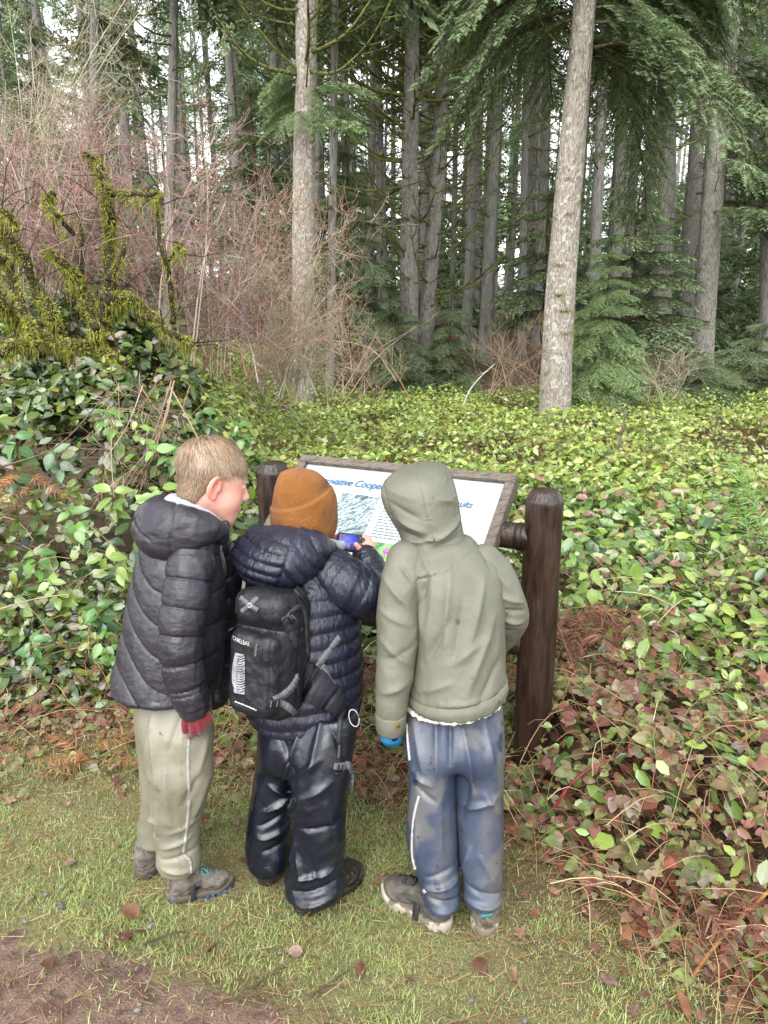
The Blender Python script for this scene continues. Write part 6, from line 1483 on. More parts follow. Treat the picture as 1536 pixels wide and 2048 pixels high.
    VV = np.stack([A, B], 2).reshape(-1, 8, 3)
    fq = np.array([[0, 1, 3, 2], [2, 3, 5, 4], [4, 5, 7, 6]])
    FF = (fq[None] + (np.arange(len(VV)) * 8)[:, None, None]).reshape(-1, 4)
    mk('hair_strands', VV.reshape(-1, 3) * HS @ m.T.astype(float) + c, FF, HR, hr_)
    # eyebrow
    return root
person_a()

# ---------------------------------------------------------------- the boy in the middle (orange hat, backpack, camera)
def person_b():
    root = thing('person', (*PG(590, 1810)[:2], 0), 'child in orange knit hat and navy puffer jacket, wearing a backpack and holding a camera', 'person', 'children at the trail sign')
    NV = cloth('navy_shell', ['#161824', '#1d2030'], rough=.36, spec=.45, bump=.5, bscale=36, bdist=.010, bstretch=(2.5, 2.5, 1), rough_var=.08)
    RP = cloth('wet_navy_rain_fabric', ['#0a0e17', '#111622', '#0c0f16'], rough=.32, scale=5, spec=.6, bump=.35, bscale=10, bdist=.03, rough_var=.12, spots=[(36, .68, '#07080b', .9), (16, .64, '#23262b', .5)])
    KN = cloth('orange_knit', ['#7a4f28', '#885a30'], rough=.95, scale=10, bump=1., bscale=300, bdist=.004, sheen=.08, spec=.1, bstretch=(1, 1, .45))
    GL = cloth('grey_fleece', ['#6a6c74', '#80828a'], rough=.9, sheen=.4, bump=.5, bscale=90)
    fr = head_frame(P(608, 1016, 2.085), R(58), R(26), R(-4)); HS = .98
    rl = Stack(rows_px([(1420, 598, 716, 1.84, .07), (1480, 592, 708, 1.81, .073), (1540, 586, 700, 1.79, .072), (1600, 584, 691, 1.78, .068), (1652, 585, 687, 1.77, .064), (1700, 583, 684, 1.765, .062),
                        (1735, 579, 682, 1.76, .064), (1760, 574, 686, 1.755, .067), (1779, 573, 687, 1.75, .067), (1790, 577, 683, 1.75, .064)]), rnd=.014)
    ll = Stack(rows_px([(1420, 524, 620, 1.90, .07), (1480, 521, 606, 1.89, .072), (1540, 513, 596, 1.88, .070), (1600, 503, 588, 1.87, .066), (1650, 498, 582, 1.865, .062), (1690, 495, 579, 1.86, .062),
                        (1713, 498, 577, 1.855, .063), (1728, 502, 573, 1.85, .06)]), rnd=.014)
    seat = Stack(rows_px([(1370, 528, 700, 1.905, .10), (1430, 524, 710, 1.895, .118), (1480, 521, 708, 1.875, .115), (1525, 520, 700, 1.865, .085)]), rnd=.03)
    FB = [(545, 1480, 590, 1560, 8, -.006), (600, 1470, 560, 1590, 9, .008), (640, 1455, 620, 1560, 9, .007), (660, 1470, 690, 1530, 8, -.005), (590, 1560, 640, 1520, 8, .007), (600, 1600, 660, 1560, 10, .007),
          (530, 1610, 580, 1640, 8, .008), (525, 1660, 578, 1635, 7, .010), (510, 1690, 560, 1670, 7, -.007), (505, 1715, 570, 1700, 7, .008), (520, 1738, 570, 1728, 6, -.006),
          (600, 1650, 670, 1640, 8, -.005), (590, 1680, 610, 1760, 8, .008), (620, 1690, 640, 1760, 8, -.005), (600, 1745, 670, 1725, 7, .009), (590, 1770, 680, 1752, 7, -.007), (600, 1792, 670, 1775, 7, .008), (650, 1600, 680, 1700, 9, .005)]
    def trou(p):
        d = smin(smin(rl(p), ll(p), .012), seat(p), .03)
        return d
    def tdis(p): return folds(p, FB, 1.73) + crumple(p, 9, .0062, .35, .5) + crumple(p + 3, 21, .0040, .6, 1.0) * (.5 + .7 * sstep(.4, .1, p[:, 2]))
    t0 = trou; trou = lambda p: t0(p) - tdis(p)
    lo, hi = bounds(*[np.array(stack_bounds(s_)) for s_ in (rl, ll, seat)], pad=.01)
    V, F = surf(t0, tdis, lo, hi, .0038); tr = mk('trousers', V, F, RP, root)
    V, F = ribbon(trou, [(655, 1500), (660, 1560), (664, 1620), (662, 1680)], 1.8, 30, .0006, .0012); mk('seam', V, F, RP, tr)
    # jacket trunk
    tors = Stack(rows_px([(1098, 530, 660, 2.01, .08), (1130, 505, 695, 1.99, .115), (1180, 492, 714, 1.97, .13), (1240, 486, 720, 1.95, .135), (1300, 484, 723, 1.935, .138), (1360, 484, 725, 1.92, .14), (1405, 490, 722, 1.91, .14), (1432, 498, 714, 1.905, .134)]), rnd=.02)
    zz = P(700, 1200, 1.9)[2]
    def jk(p):
        d = tors(p); q = (p[:, 2] - zz + .012 * np.sin(p[:, 0] * 11)) / .040
        return d - puff(wave(q) * .040, .02, .0070, .45) + .004
    nd = lambda p: .0012 * fbm(p * np.array([80, 80, 26], np.float32), 2) + crumple(p, 15, .0014)
    V, F = surf(jk, nd, *stack_bounds(tors), .0036); ja = mk('jacket', V, F, NV, root)
    def sleeve(pts, rad, sp=.046):
        L = limb(pts, rad, 20)
        def f(p):
            d, a = L(p); return d - puff(wave((a - .01) / sp) * sp, sp / 2, .0072, .45) + .004
        V, F = surf(f, nd, *limb_bounds(L), .0036); mk('sleeve', V, F, NV, ja); return f
    ra = sleeve([P(648, 1140, 1.97), P(675, 1160, 1.94), P(712, 1180, 1.93), P(744, 1192, 1.96), P(752, 1172, 2.02), P(742, 1142, 2.07), P(731, 1116, 2.10)], [.070, .074, .072, .066, .052, .046, .040])
    sleeve([P(535, 1140, 2.05), P(540, 1180, 2.12), P(570, 1200, 2.18), P(610, 1170, 2.19), P(650, 1115, 2.17)], [.06, .06, .055, .048, .04])
    # hood
    hc = P(560, 1118, 1.955)
    bag = limb([P(505, 1112, 1.94), P(535, 1128, 1.90), P(575, 1122, 1.885), P(615, 1108, 1.90)], [.056, .070, .072, .046], 16)
    rim = limb([P(662, 1096, 1.965), P(630, 1088, 1.93), P(580, 1080, 1.93), P(530, 1075, 1.965), P(512, 1072, 2.03), P(530, 1075, 2.10)], [.018, .026, .030, .030, .028, .022], 20)
    def hood(p):
        d = smin(bag(p)[0], rim(p)[0], .05)
        u, z = p[:, 0] - hc[0], p[:, 2] - hc[2]
        cs = u - .02 - .35 * z                              # centre seam
        left = (z + .15 * u) / .027; right = (z * .55 + u * .85) / .030
        q = np.where(cs < 0, wave(left) * .027, wave(right) * .030)
        g = puff(q, .0135, .0068, .45) * np.clip(np.abs(cs) / .012, 0, 1) ** .5
        return d - g + .004
    lo, hi = bounds(np.array(limb_bounds(bag)), np.array(limb_bounds(rim)), pad=.01)
    V, F = surf(hood, nd, lo, hi, .0030); mk('hood', V, F, NV, ja)
    neck = limb([P(650, 1086, 1.975), P(664, 1092, 1.985), P(678, 1094, 2.0), P(684, 1088, 2.02)], [.016, .018, .015, .008], 10)
    fn = lambda p: neck(p)[0] - .003 * fbm(p * 50, 2)
    V, F = mesh_sdf(fn, *limb_bounds(neck), .003); mk('collar_lining', V, F, GL, ja)
    V, F = tube(catmull([P(676, 1096, 1.975), P(688, 1104, 1.98), P(700, 1100, 2.0), P(703, 1088, 2.01)], 14), .0028, 6); mk('drawcord', V, F, PLASTIC, ja)
    for q in ((676, 1107, 1.965), (690, 1108, 1.975)):
        V, F = rbox(P(*q), np.array(Matrix.Rotation(R(25), 3, 'Y')), (.009, .006, .006), .003); mk('cord_toggle', V, F, WHITE, ja)
    # hat
    hat = Stack(rows_px([(936, 580, 612, 2.07, .026), (946, 562, 634, 2.07, .056), (962, 552, 652, 2.075, .074), (985, 546, 664, 2.08, .085), (1010, 544, 669, 2.085, .089), (1040, 545, 671, 2.085, .089), (1062, 550, 667, 2.085, .085), (1074, 556, 660, 2.085, .08)]), rnd=.016)
    h0, h1 = P(546, 1026, 2.0), P(668, 982, 2.0)
    tn = (h1[2] - h0[2]) / (h1[0] - h0[0])
    xa = P(597, 940, 2.0)[0]
    def fh(p):
        d = hat(p)
        zf = h0[2] + tn * (p[:, 0] - h0[0]) - .012 * np.cos((p[:, 0] - (h0[0] + h1[0]) / 2) * 18)
        e = p[:, 2] - zf
        d = d - .0065 * (1 - sstep(-.002, .005, e))           # the turned-up cuff
        u = p[:, 0] - xa
        seam = np.exp(-((u + .002) / .0035) ** 2) + np.exp(-((np.abs(u - .012) - 1.0 * (hat.hi - p[:, 2])) / .003) ** 2) * .5
        d = d + .0035 * seam * sstep(hat.hi - .055, hat.hi - .01, p[:, 2])
        return d
    V, F = surf(fh, lambda p: .0022 * fbm(p * np.array([30, 30, 22], np.float32), 2), *stack_bounds(hat, .015), .0028)
    st = P(655, 978, 2.0); zf = h0[2] + tn * (V[:, 0] - h0[0])
    stain = np.exp(-((V[:, 0] - st[0]) / .022) ** 2 - ((V[:, 2] - st[2] - .002) / .016) ** 2) * (V[:, 1] < 2.1)
    ht = mk('hat', V, F, KN, root, attr={'stain': stain * .75})
    nt = KN.node_tree; b = [n for n in nt.nodes if n.type == 'BSDF_PRINCIPLED'][0]; src = b.inputs['Base Color'].links[0].from_socket
    at = nt.nodes.new('ShaderNodeAttribute'); at.attribute_name = 'stain'; mx = nt.nodes.new('ShaderNodeMixRGB'); nt.links.new(at.outputs['Fac'], mx.inputs[0])
    nt.links.new(src, mx.inputs[1]); mx.inputs[2].default_value = srgb('#3f2a18'); nt.links.new(mx.outputs[0], b.inputs['Base Color'])
    # hands round the camera
    def q(x, y, Y): return P(x, y, Y)
    rh = hand_chain(q(731, 1112, 2.10), q(736, 1096, 2.12),
                    [[q(738, 1090, 2.125), q(737, 1078, 2.13), q(728, 1074, 2.135), q(720, 1076, 2.14)], [q(738, 1096, 2.13), q(740, 1085, 2.145), q(733, 1080, 2.155), q(724, 1080, 2.16)],
                     [q(737, 1101, 2.13), q(740, 1092, 2.15), q(734, 1088, 2.16), q(726, 1088, 2.165)], [q(735, 1106, 2.12), q(738, 1099, 2.145), q(732, 1096, 2.155), q(725, 1096, 2.16)]],
                    [q(727, 1106, 2.10), q(719, 1098, 2.092), q(712, 1089, 2.088)], .0092)
    lh = hand_chain(q(656, 1112, 2.17), q(660, 1094, 2.15),
                    [[q(662, 1088, 2.15), q(669, 1077, 2.145), q(677, 1071, 2.14), q(682, 1068, 2.14)], [q(660, 1092, 2.16), q(668, 1083, 2.165), q(678, 1079, 2.165), q(686, 1080, 2.165)],
                     [q(660, 1097, 2.16), q(668, 1092, 2.17), q(678, 1090, 2.17), q(686, 1091, 2.168)], [q(659, 1103, 2.16), q(667, 1101, 2.168), q(676, 1100, 2.168), q(683, 1100, 2.165)]],
                    [q(662, 1106, 2.14), q(672, 1106, 2.115), q(683, 1104, 2.10)], .0092)
    sh = P(600, 1115, 2.02); pel = P(610, 1420, 1.89)
    make_body(root, fr, HS, [(sh, pel, .08, .09), (sh, P(655, 1140, 1.97), .04, .04), (P(655, 1140, 1.97), P(744, 1190, 1.96), .036, .03), (P(744, 1190, 1.96), q(731, 1112, 2.10), .03, .02),
                             (sh, P(540, 1145, 2.05), .04, .04), (P(540, 1145, 2.05), P(575, 1198, 2.18), .036, .03), (P(575, 1198, 2.18), q(656, 1112, 2.17), .03, .02),
                             (P(640, 1440, 1.85), P(628, 1790, 1.75), .055, .035), (P(570, 1440, 1.89), P(538, 1735, 1.855), .055, .035)], rh + lh)
    BT = mat('muddy_boot', ['#17130f', '#2a231b', '#1f1a15'], rough=.55, scale=26, bump=.9, bscale=60, bdist=.012, spots=[(12, .5, '#32291d', .8)])
    make_shoe(root, PG(592, 1828), PG(690, 1768), BT, BT, L=.225, top=.058); make_shoe(root, PG(526, 1774), PG(560, 1722), BT, BT, L=.205, top=.058)

    # backpack (a thing of its own, worn on the back)
    bk = thing('backpack', P(530, 1420, 1.78), 'black hiking backpack with grey straps and silver ribbed patch, worn over the navy jacket', 'backpack')
    BK = cloth('black_ripstop', ['#101116', '#191a20'], rough=.5, spec=.4, bump=.45, bscale=30, bdist=.01)
    BK2 = cloth('charcoal_panel', ['#1c1d23', '#272830'], rough=.6, bump=.4, bscale=80)
    yaw = Matrix.Rotation(R(-24), 3, 'Z') @ Matrix.Rotation(R(-8), 3, 'X')
    m = np.array(yaw, np.float32)
    c0 = P(541, 1305, 1.80)
    def pack(p):
        q_ = (p - c0.astype(np.float32)) @ m
        d = sd_box(q_, (0, .01, 0), (.083, .070, .165), .045)
        d = smin(d, sd_box(q_, (-.004, -.058, -.035), (.068, .035, .108), .03), .012)      # front pocket
        d = smin(d, sd_box(q_, (0, -.025, .125), (.074, .052, .045), .035), .012)          # top pocket
        zp = np.abs(np.abs(q_[:, 0] + .004) - .056 - .10 * np.clip(q_[:, 2] * -.2, -1, 1)) 
        d = d + .003 * np.exp(-(zp / .0035) ** 2) * (q_[:, 1] < -.05) + .003 * np.exp(-((q_[:, 2] - .078) / .004) ** 2)
        d = d + .003 * np.exp(-((q_[:, 1] - .0) / .004) ** 2) * (q_[:, 0] > .05)
        return d
    pkd = lambda p: .0030 * fbm(p * 30, 3) + crumple(p, 18, .0020)
    V, F = surf(pack, pkd, c0 - .25, c0 + .25, .0034); pk0 = pack; pack = lambda p: pk0(p) - pkd(p); pk = mk('bag', V, F, BK, bk)
    both = lambda p: np.minimum(np.minimum(pack(p), jk(p)), trou(p))
    all_ = lambda p: np.minimum(both(p), ra(p))
    def strip(name, line, wd, mt, f=both, **k):
        V, F = ribbon(f, line, wd, **k); return mk(name, V, F, mt, bk)
    strip('shoulder_strap', [(596, 1190), (604, 1180), (612, 1176)], 26, BLACKW)
    strip('lift_strap', [(572, 1246), (583, 1224), (596, 1214), (606, 1222), (611, 1245), (613, 1285), (615, 1318)], [15, 13, 12, 14, 15, 15, 14], BLACKW, lift=.004)
    strip('side_strap', [(626, 1345), (645, 1318), (664, 1293), (682, 1270)], 14, GREYW, lift=.003)
    strip('side_strap', [(642, 1330), (655, 1356), (672, 1385), (690, 1414)], 14, GREYW, lift=.006)
    strip('compression_strap', [(548, 1400), (570, 1386), (584, 1372), (594, 1352)], 17, GREYW, lift=.004)
    strip('compression_strap', [(556, 1404), (570, 1410), (582, 1420), (590, 1428)], 13, GREYW, lift=.005)
    strip('compression_strap', [(566, 1232), (580, 1262), (592, 1290)], 16, BLACKW, lift=.004)
    strip('hip_pad', [(608, 1362), (635, 1376), (662, 1398), (684, 1424)], [70, 62, 48, 22], BK2, lift=.010, thick=.010)
    strip('hanging_strap', [(690, 1416), (681, 1440), (678, 1480), (676, 1518)], 9, BLACKW, f=trou, lift=.006)
    strip('strap_tail', [(682, 1535), (695, 1530), (703, 1552), (701, 1588)], 14, GREYW, f=trou, lift=.004)
    for (x, y, w_, h_, an, mt) in ((579, 1232, 20, 24, -35, PLASTIC), (546, 1405, 26, 18, 10, PLASTIC), (684, 1272, 14, 22, -35, PLASTIC), (677, 1531, 26, 13, 10, GREYW), (674, 1546, 14, 7, 10, PLASTIC)):
        V, F = plate(both, x, y, w_, h_, an, .010, .003); bo = mk('buckle', V, F, mt, bk)
        if w_ > 14:
            for o_ in (-4, 3):
                V, F = plate(both, x + o_, y, 2.5, h_ * .7, an, .014, .001); mk('buckle_bar', V, F, GREYW if mt is PLASTIC else PLASTIC, bo)
    # cross-shaped tab, zips, printed name, ribbed reflective patch
    for l in ([(482, 1195), (500, 1210), (517, 1220)], [(484, 1223), (500, 1210), (516, 1196)]):
        strip('cross_tab', l, 10, GREYW, f=pack, lift=.003)
    V, F = tube(np.array([hit(pack, 500 + 4 * math.cos(a), 1209 + 4 * math.sin(a)) + (0, -.006, 0) for a in np.linspace(0, 2 * math.pi, 13)]), .0016, 5); mk('eyelet', V, F, WHITE, bk)
    strip('zip', [(458, 1262), (478, 1252), (505, 1256), (520, 1278), (524, 1320)], 3, PLASTIC, f=pack, lift=.001)
    strip('zip', [(532, 1300), (541, 1320), (548, 1345)], 3, PLASTIC, f=pack, lift=.001)
    strip('zip_pull', [(516, 1288), (514, 1300), (513, 1312)], 4, GREYW, f=pack, lift=.004)
    strip('reflective_trim', [(470, 1402), (490, 1410), (514, 1420)], 2.2, WHITE, f=pack, lift=.001)
    n = 14
    L_, R_ = [], []
    for i in range(n):
        t = i / (n - 1); y = 1304 + 80 * t
        xl = 471 - 8 * math.sin(t * 2.6) + 2 * t; xr = 489 + 1.5 * math.sin(t * 3)
        row = [hit(pack, xl + (xr - xl) * s_, y + 4 * s_) + (0, -.0035, 0) for s_ in np.linspace(0, 1, 6)]
        L_.append(row)
    G_ = np.array(L_); i, j = np.meshgrid(np.arange(n - 1), np.arange(5), indexing='ij'); a = i * 6 + j
    pt = mk('reflective_patch', G_.reshape(-1, 3), np.stack([a, a + 1, a + 7, a + 6], -1).reshape(-1, 4), mat('silver_print', ['#7c7c80', '#8e8e92'], rough=.45, scale=30), bk)
    for k_ in range(15):
        t = (k_ + .6) / 15.5; y = 1304 + 78 * t
        xl = 471 - 8 * math.sin(t * 2.6) + 2 * t; xr = 489 + 1.5 * math.sin(t * 3)
        pts = [hit(pack, xl + (xr - xl) * s_, y + 5 * math.sin(s_ * math.pi) - 2 + 4 * s_) + (0, -.0042, 0) for s_ in np.linspace(.30, 1, 7)]
        V, F = tube(pts, .0011, 4); mk('patch_rib', V, F, PLASTIC, pt)
    # lettering
    cu = bpy.data.curves.new('print', 'FONT'); cu.body = 'CAMELBAK'; cu.size = 1; cu.resolution_u = 3; cu.offset = .012
    tmp = bpy.data.objects.new('print', cu); COL.objects.link(tmp); bpy.context.view_layer.update()
    me = bpy.data.meshes.new_from_object(tmp.evaluated_get(bpy.context.evaluated_depsgraph_get())); bpy.data.objects.remove(tmp)
    V = np.zeros(len(me.vertices) * 3, np.float32); me.vertices.foreach_get('co', V); V = V.reshape(-1, 3)
    w_ = V[:, 0].max()
    a, b = hit(pack, 467, 1278), hit(pack, 502, 1292)
    ex = (b - a); ez = np.array([0, .02, 1.]); nn = fnormal(pack, (a + b) / 2); ez = unit(ez - nn * (ez @ nn))
    Wd = a + (V[:, :1] / w_) * ex + (V[:, 1:2] * .016) * ez + nn * (.003 + .004 * np.sin(V[:, :1] / w_ * math.pi))
    Fc = [np.array([list(p_.vertices)]) for p_ in me.polygons]
    mk('lettering', Wd, Fc, WHITE, bk, smooth=False)
    # carabiner on the hip
    cb = thing('carabiner', P(708, 1452, 1.80), 'small white carabiner clip hanging at the hip of the navy jacket', 'carabiner')
    th = np.linspace(0, 2 * math.pi, 25); pts = np.array([P(708 + 10 * math.cos(a) + 3 * math.sin(a), 1436 + 17 * math.sin(a), 1.782 - .004 * math.sin(a)) for a in th])
    V, F = tube(pts[:-2], .0014, 6); mk('ring', V, F, WHITE, cb); V, F = tube(pts[-3:], .0018, 6); mk('gate', V, F, GREYW, cb)
    # the camera in the hands
    cm = thing('camera_compact', P(705, 1100, 2.13), 'small black digital camera with lit blue screen held in both hands', 'camera')
    ax = np.array(Matrix.Rotation(R(4), 3, 'Y') @ Matrix.Rotation(R(-38), 3, 'X') @ Matrix.Rotation(R(6), 3, 'Z')); cc = P(702, 1086, 2.125)
    CB = mat('camera_black', ['#17181b', '#232428'], rough=.4, scale=50)
    V, F = rbox(cc, ax, (.040, .011, .026), .005); mk('camera_body', V, F, CB, cm)
    V, F = rbox(cc + ax @ (-.010, -.0115, .001), ax, (.027, .001, .0195), .0008); mk('screen', V, F, mat('lit_screen', ['#1d2a9a', '#3038b8', '#0c1030'], rough=.15, scale=60, emit=.10), cm)
    for u, v in ((.026, .012), (.033, .004), (.026, -.004), (.033, -.012)):
        V, F = rbox(cc + ax @ (u, -.0118, v), ax, (.0026, .0014, .0026), .001); mk('button', V, F, GREYW, cm)
    V, F = rbox(cc + ax @ (0, 0, .0265), ax, (.036, .008, .001), .0008); mk('top_plate', V, F, mat('camera_silver', ['#7c7a6c'], rough=.35, metal=.6), cm)
    ln = np.array([cc + ax @ (-.005, y_, -.002) for y_ in (.010, .020, .026)]); V, F = tube(ln, [.018, .018, .015], 18); mk('lens', V, F, CB, cm)
    return root
person_b()

# ---------------------------------------------------------------- the boy at the right (olive hooded coat)
def person_c():
    root = thing('person', (*PG(925, 1860)[:2], 0), 'child in olive grey hooded coat with hood up and muddy blue rain trousers', 'person', 'children at the trail sign')
    OL = cloth('olive_coat_fabric', ['#5a5a4e', '#656558', '#5f5f53'], rough=.58, scale=5, bump=.35, bscale=40, bdist=.008, spec=.35, spots=[(22, .70, '#3a392f', .75)])
    BL = cloth('muddy_blue_rain_fabric', ['#2b3446', '#3b4354', '#555658'], rough=.42, scale=5.5, lo=.38, hi=.62, spec=.5, bump=.3, bscale=11, bdist=.02, stretch=(1.2, 1.2, .6),
               spots=[(5.5, .50, '#5f5d58', .6), (62, .67, '#141c30', .9), (20, .655, '#18213a', .85)])
    SH = cloth('sherpa_lining', ['#b9b4a8', '#cfcac0'], rough=.95, bump=1., bscale=180, bdist=.006, sheen=.5)
    fr = head_frame(P(843, 1018, 2.03), R(105), R(22), R(-14)); HS = .90
    ll = Stack(rows_px([(1410, 822, 915, 1.83, .06), (1480, 818, 915, 1.775, .074), (1545, 820, 909, 1.75, .072), (1610, 819, 909, 1.735, .068), (1673, 818, 911, 1.72, .064), (1722, 826, 915, 1.71, .062), (1754, 838, 919, 1.70, .062), (1778, 846, 917, 1.695, .062), (1792, 851, 912, 1.692, .06)]), rnd=.012)
    rl = Stack(rows_px([(1410, 895, 992, 1.83, .06), (1480, 903, 1001, 1.775, .072), (1545, 909, 1003, 1.755, .070), (1610, 914, 1004, 1.735, .066), (1673, 918, 1004, 1.72, .064), (1722, 922, 1003, 1.705, .062), (1756, 925, 1002, 1.695, .062), (1782, 927, 1001, 1.688, .062), (1796, 931, 997, 1.685, .06)]), rnd=.012)
    seat = Stack(rows_px([(1350, 830, 990, 1.85, .09), (1400, 822, 995, 1.84, .10), (1440, 817, 998, 1.815, .108), (1475, 817, 1000, 1.79, .10), (1510, 818, 1001, 1.77, .085)]), rnd=.03)
    FC = [(830, 1470, 850, 1560, 9, .005), (880, 1450, 870, 1560, 9, .006), (905, 1450, 900, 1530, 7, -.007), (830, 1555, 860, 1572, 7, .008), (835, 1580, 870, 1600, 7, -.005), (930, 1480, 950, 1590, 9, .007), (975, 1460, 990, 1580, 9, .005),
          (945, 1560, 925, 1640, 9, -.006), (970, 1590, 1000, 1640, 8, .007), (930, 1620, 990, 1600, 8, .006), (940, 1690, 930, 1740, 8, .007), (960, 1700, 990, 1760, 8, .006), (835, 1640, 840, 1720, 8, .005), (880, 1600, 880, 1700, 8, .004),
          (850, 1760, 912, 1752, 7, .008), (855, 1775, 912, 1780, 6, -.007), (858, 1795, 910, 1790, 6, .007), (935, 1755, 995, 1768, 7, -.006), (935, 1780, 998, 1785, 7, .008), (940, 1800, 995, 1805, 6, -.005), (850, 1740, 900, 1725, 7, -.005)]
    def trou(p):
        d = smin(smin(ll(p), rl(p), .010), seat(p), .03)
        return d
    def tdis(p): return folds(p, FC, 1.68) + crumple(p, 8, .0058, .32, .4) + crumple(p + 3, 20, .0034, .6, .9) * (.3 + .9 * sstep(.45, .1, p[:, 2]))
    t0 = trou; trou = lambda p: t0(p) - tdis(p)
    lo, hi = bounds(*[np.array(stack_bounds(s_)) for s_ in (ll, rl, seat)], pad=.01)
    V, F = surf(t0, tdis, lo, hi, .0038); tr = mk('trousers', V, F, BL, root)
    for l in ([(815, 1448), (817, 1480), (821, 1520)], [(839, 1592), (830, 1630), (826, 1675), (826, 1710), (832, 1738)]):
        V, F = ribbon(trou, l, 4.5, 40, .0035, .0016); mk('side_stripe', V, F, WHITE, tr)
    V, F = plate(trou, 849, 1782, 8, 12, 20, .003, .001); mk('reflective_tag', V, F, WHITE, tr)
    V, F = plate(trou, 843, 1533, 20, 3, 15, .002, .0008); mk('scuff_print', V, F, GREYW, tr)
    # coat
    tors = Stack(rows_px([(1082, 835, 940, 1.945, .07), (1100, 812, 968, 1.935, .095), (1125, 803, 990, 1.92, .115), (1160, 812, 1000, 1.905, .125), (1200, 822, 1004, 1.89, .13), (1260, 826, 1007, 1.87, .132), (1310, 824, 1008, 1.855, .134), (1345, 818, 1009, 1.845, .137), (1378, 813, 1010, 1.838, .139), (1394, 812, 1009, 1.836, .138)]), rnd=.012)
    FT = [(845, 1210, 850, 1290, 10, .006), (870, 1190, 855, 1330, 12, .005), (905, 1160, 890, 1290, 12, .006), (930, 1210, 905, 1330, 12, -.005), (850, 1340, 900, 1250, 10, -.006), (975, 1180, 940, 1290, 12, .006), (990, 1250, 930, 1380, 12, .006),
          (900, 1330, 960, 1290, 12, .005), (840, 1390, 900, 1360, 10, .005), (1000, 1330, 950, 1400, 10, -.004), (880, 1400, 960, 1390, 9, .004), (860, 1170, 842, 1230, 8, -.007), (975, 1125, 995, 1180, 9, -.004), (840, 1130, 870, 1180, 9, .004)]
    y0, y1 = P(832, 1184, 1.75), P(990, 1128, 1.75); tny = (y1[2] - y0[2]) / (y1[0] - y0[0])
    def ct(p):
        d = tors(p)
        yk = p[:, 2] - (y0[2] + tny * (p[:, 0] - y0[0]))
        d = d + .005 * np.exp(-(yk / .003) ** 2) - .002 * sstep(-.004, .004, yk)
        # the hem rises towards the right
        hz = tors.lo + .020 + np.clip((p[:, 0] - tors.c[0, 1]) * .16, -.02, .03)
        d = smax(d, hz - .014 - p[:, 2], .006)
        d = d - .004 * np.exp(-((p[:, 2] - hz - .008) / .011) ** 2) + .003 * np.exp(-((p[:, 2] - hz - .024) / .003) ** 2)
        return d
    cd_ = lambda p: folds(p, FT, 1.74) + crumple(p, 7, .0075, .3, .35) + crumple(p + 2, 17, .0030, .45, .6) + .0016 * fbm(p * np.array([80, 80, 16], np.float32), 1) * (p[:, 2] < tors.lo + .06)
    V, F = surf(ct, cd_, *stack_bounds(tors), .0036); co = mk('coat', V, F, OL, root)
    # sherpa fringe under the hem
    pts = []
    for a in np.linspace(-.3, 2 * math.pi - .3, 90):
        r_ = tors.c[2]; hx = tors.c[0, 1] + math.cos(a) * r_[3] * .975; hy = tors.c[0, 2] + math.sin(a) * r_[4] * .975
        hz = tors.lo + .005 + np.clip((hx - tors.c[0, 1]) * .16, -.02, .03); pts.append((hx, hy, hz))
    pts = np.array(pts)
    def fr_(p):
        d = np.full(len(p), 9., np.float32)
        for i in range(len(pts) - 1): d = np.minimum(d, sd_caps(p, pts[i], pts[i + 1], .006, .006))
        return d - .005 * fbm(p * 110, 2)
    V, F = mesh_sdf(fr_, pts.min(0) - .015, pts.max(0) + .015, .003); mk('sherpa_trim', V, F, SH, co)
    def sleeve(pts, rad, fl, Yf):
        L = limb(pts, rad, 20)
        f = lambda p: L(p)[0]
        V, F = surf(f, lambda p: folds(p, fl, Yf) + crumple(p, 12, .0050, .5, .8) + crumple(p + 2, 26, .0016, .6, .9), *limb_bounds(L), .0036); return mk('sleeve', V, F, OL, co), f
    _, sl = sleeve([P(812, 1122, 1.90), P(803, 1160, 1.87), P(798, 1210, 1.85), P(796, 1270, 1.82), P(791, 1340, 1.79), P(784, 1395, 1.775), P(781, 1430, 1.77)], [.050, .053, .0545, .053, .048, .041, .037],
                   [(770, 1180, 830, 1240, 9, .005), (800, 1150, 835, 1190, 7, -.005), (765, 1290, 820, 1330, 9, .005), (770, 1320, 825, 1300, 9, -.004), (765, 1380, 810, 1365, 8, .005), (765, 1240, 820, 1260, 8, .004)], 1.76)
    # cuff with its brass button
    cf = Stack(rows_px([(1424, 750, 813, 1.77, .041), (1434, 750, 813, 1.768, .043), (1448, 751, 812, 1.766, .043), (1462, 752, 810, 1.765, .041)]), rnd=.006)
    fcf = lambda p: cf(p) - .001 * fbm(p * 40, 2)
    V, F = mesh_sdf(fcf, *stack_bounds(cf), .003); cu = mk('cuff', V, F, OL, co)
    V, F = plate(fcf, 795, 1451, 9, 9, 0, .005, .004); mk('button', V, F, mat('brass', ['#8d6a2c'], rough=.35, metal=.8), co)
    sleeve([P(965, 1122, 1.93), P(993, 1160, 1.915), P(1015, 1205, 1.90), P(1022, 1232, 1.92), P(1006, 1265, 1.965), P(985, 1290, 2.01)], [.046, .050, .049, .047, .043, .038],
           [(1000, 1190, 1045, 1205, 6, .006), (1005, 1215, 1048, 1220, 6, -.006), (1005, 1235, 1045, 1245, 6, .006), (1000, 1265, 1030, 1262, 6, -.005), (985, 1140, 1020, 1180, 7, .004)], 1.87)
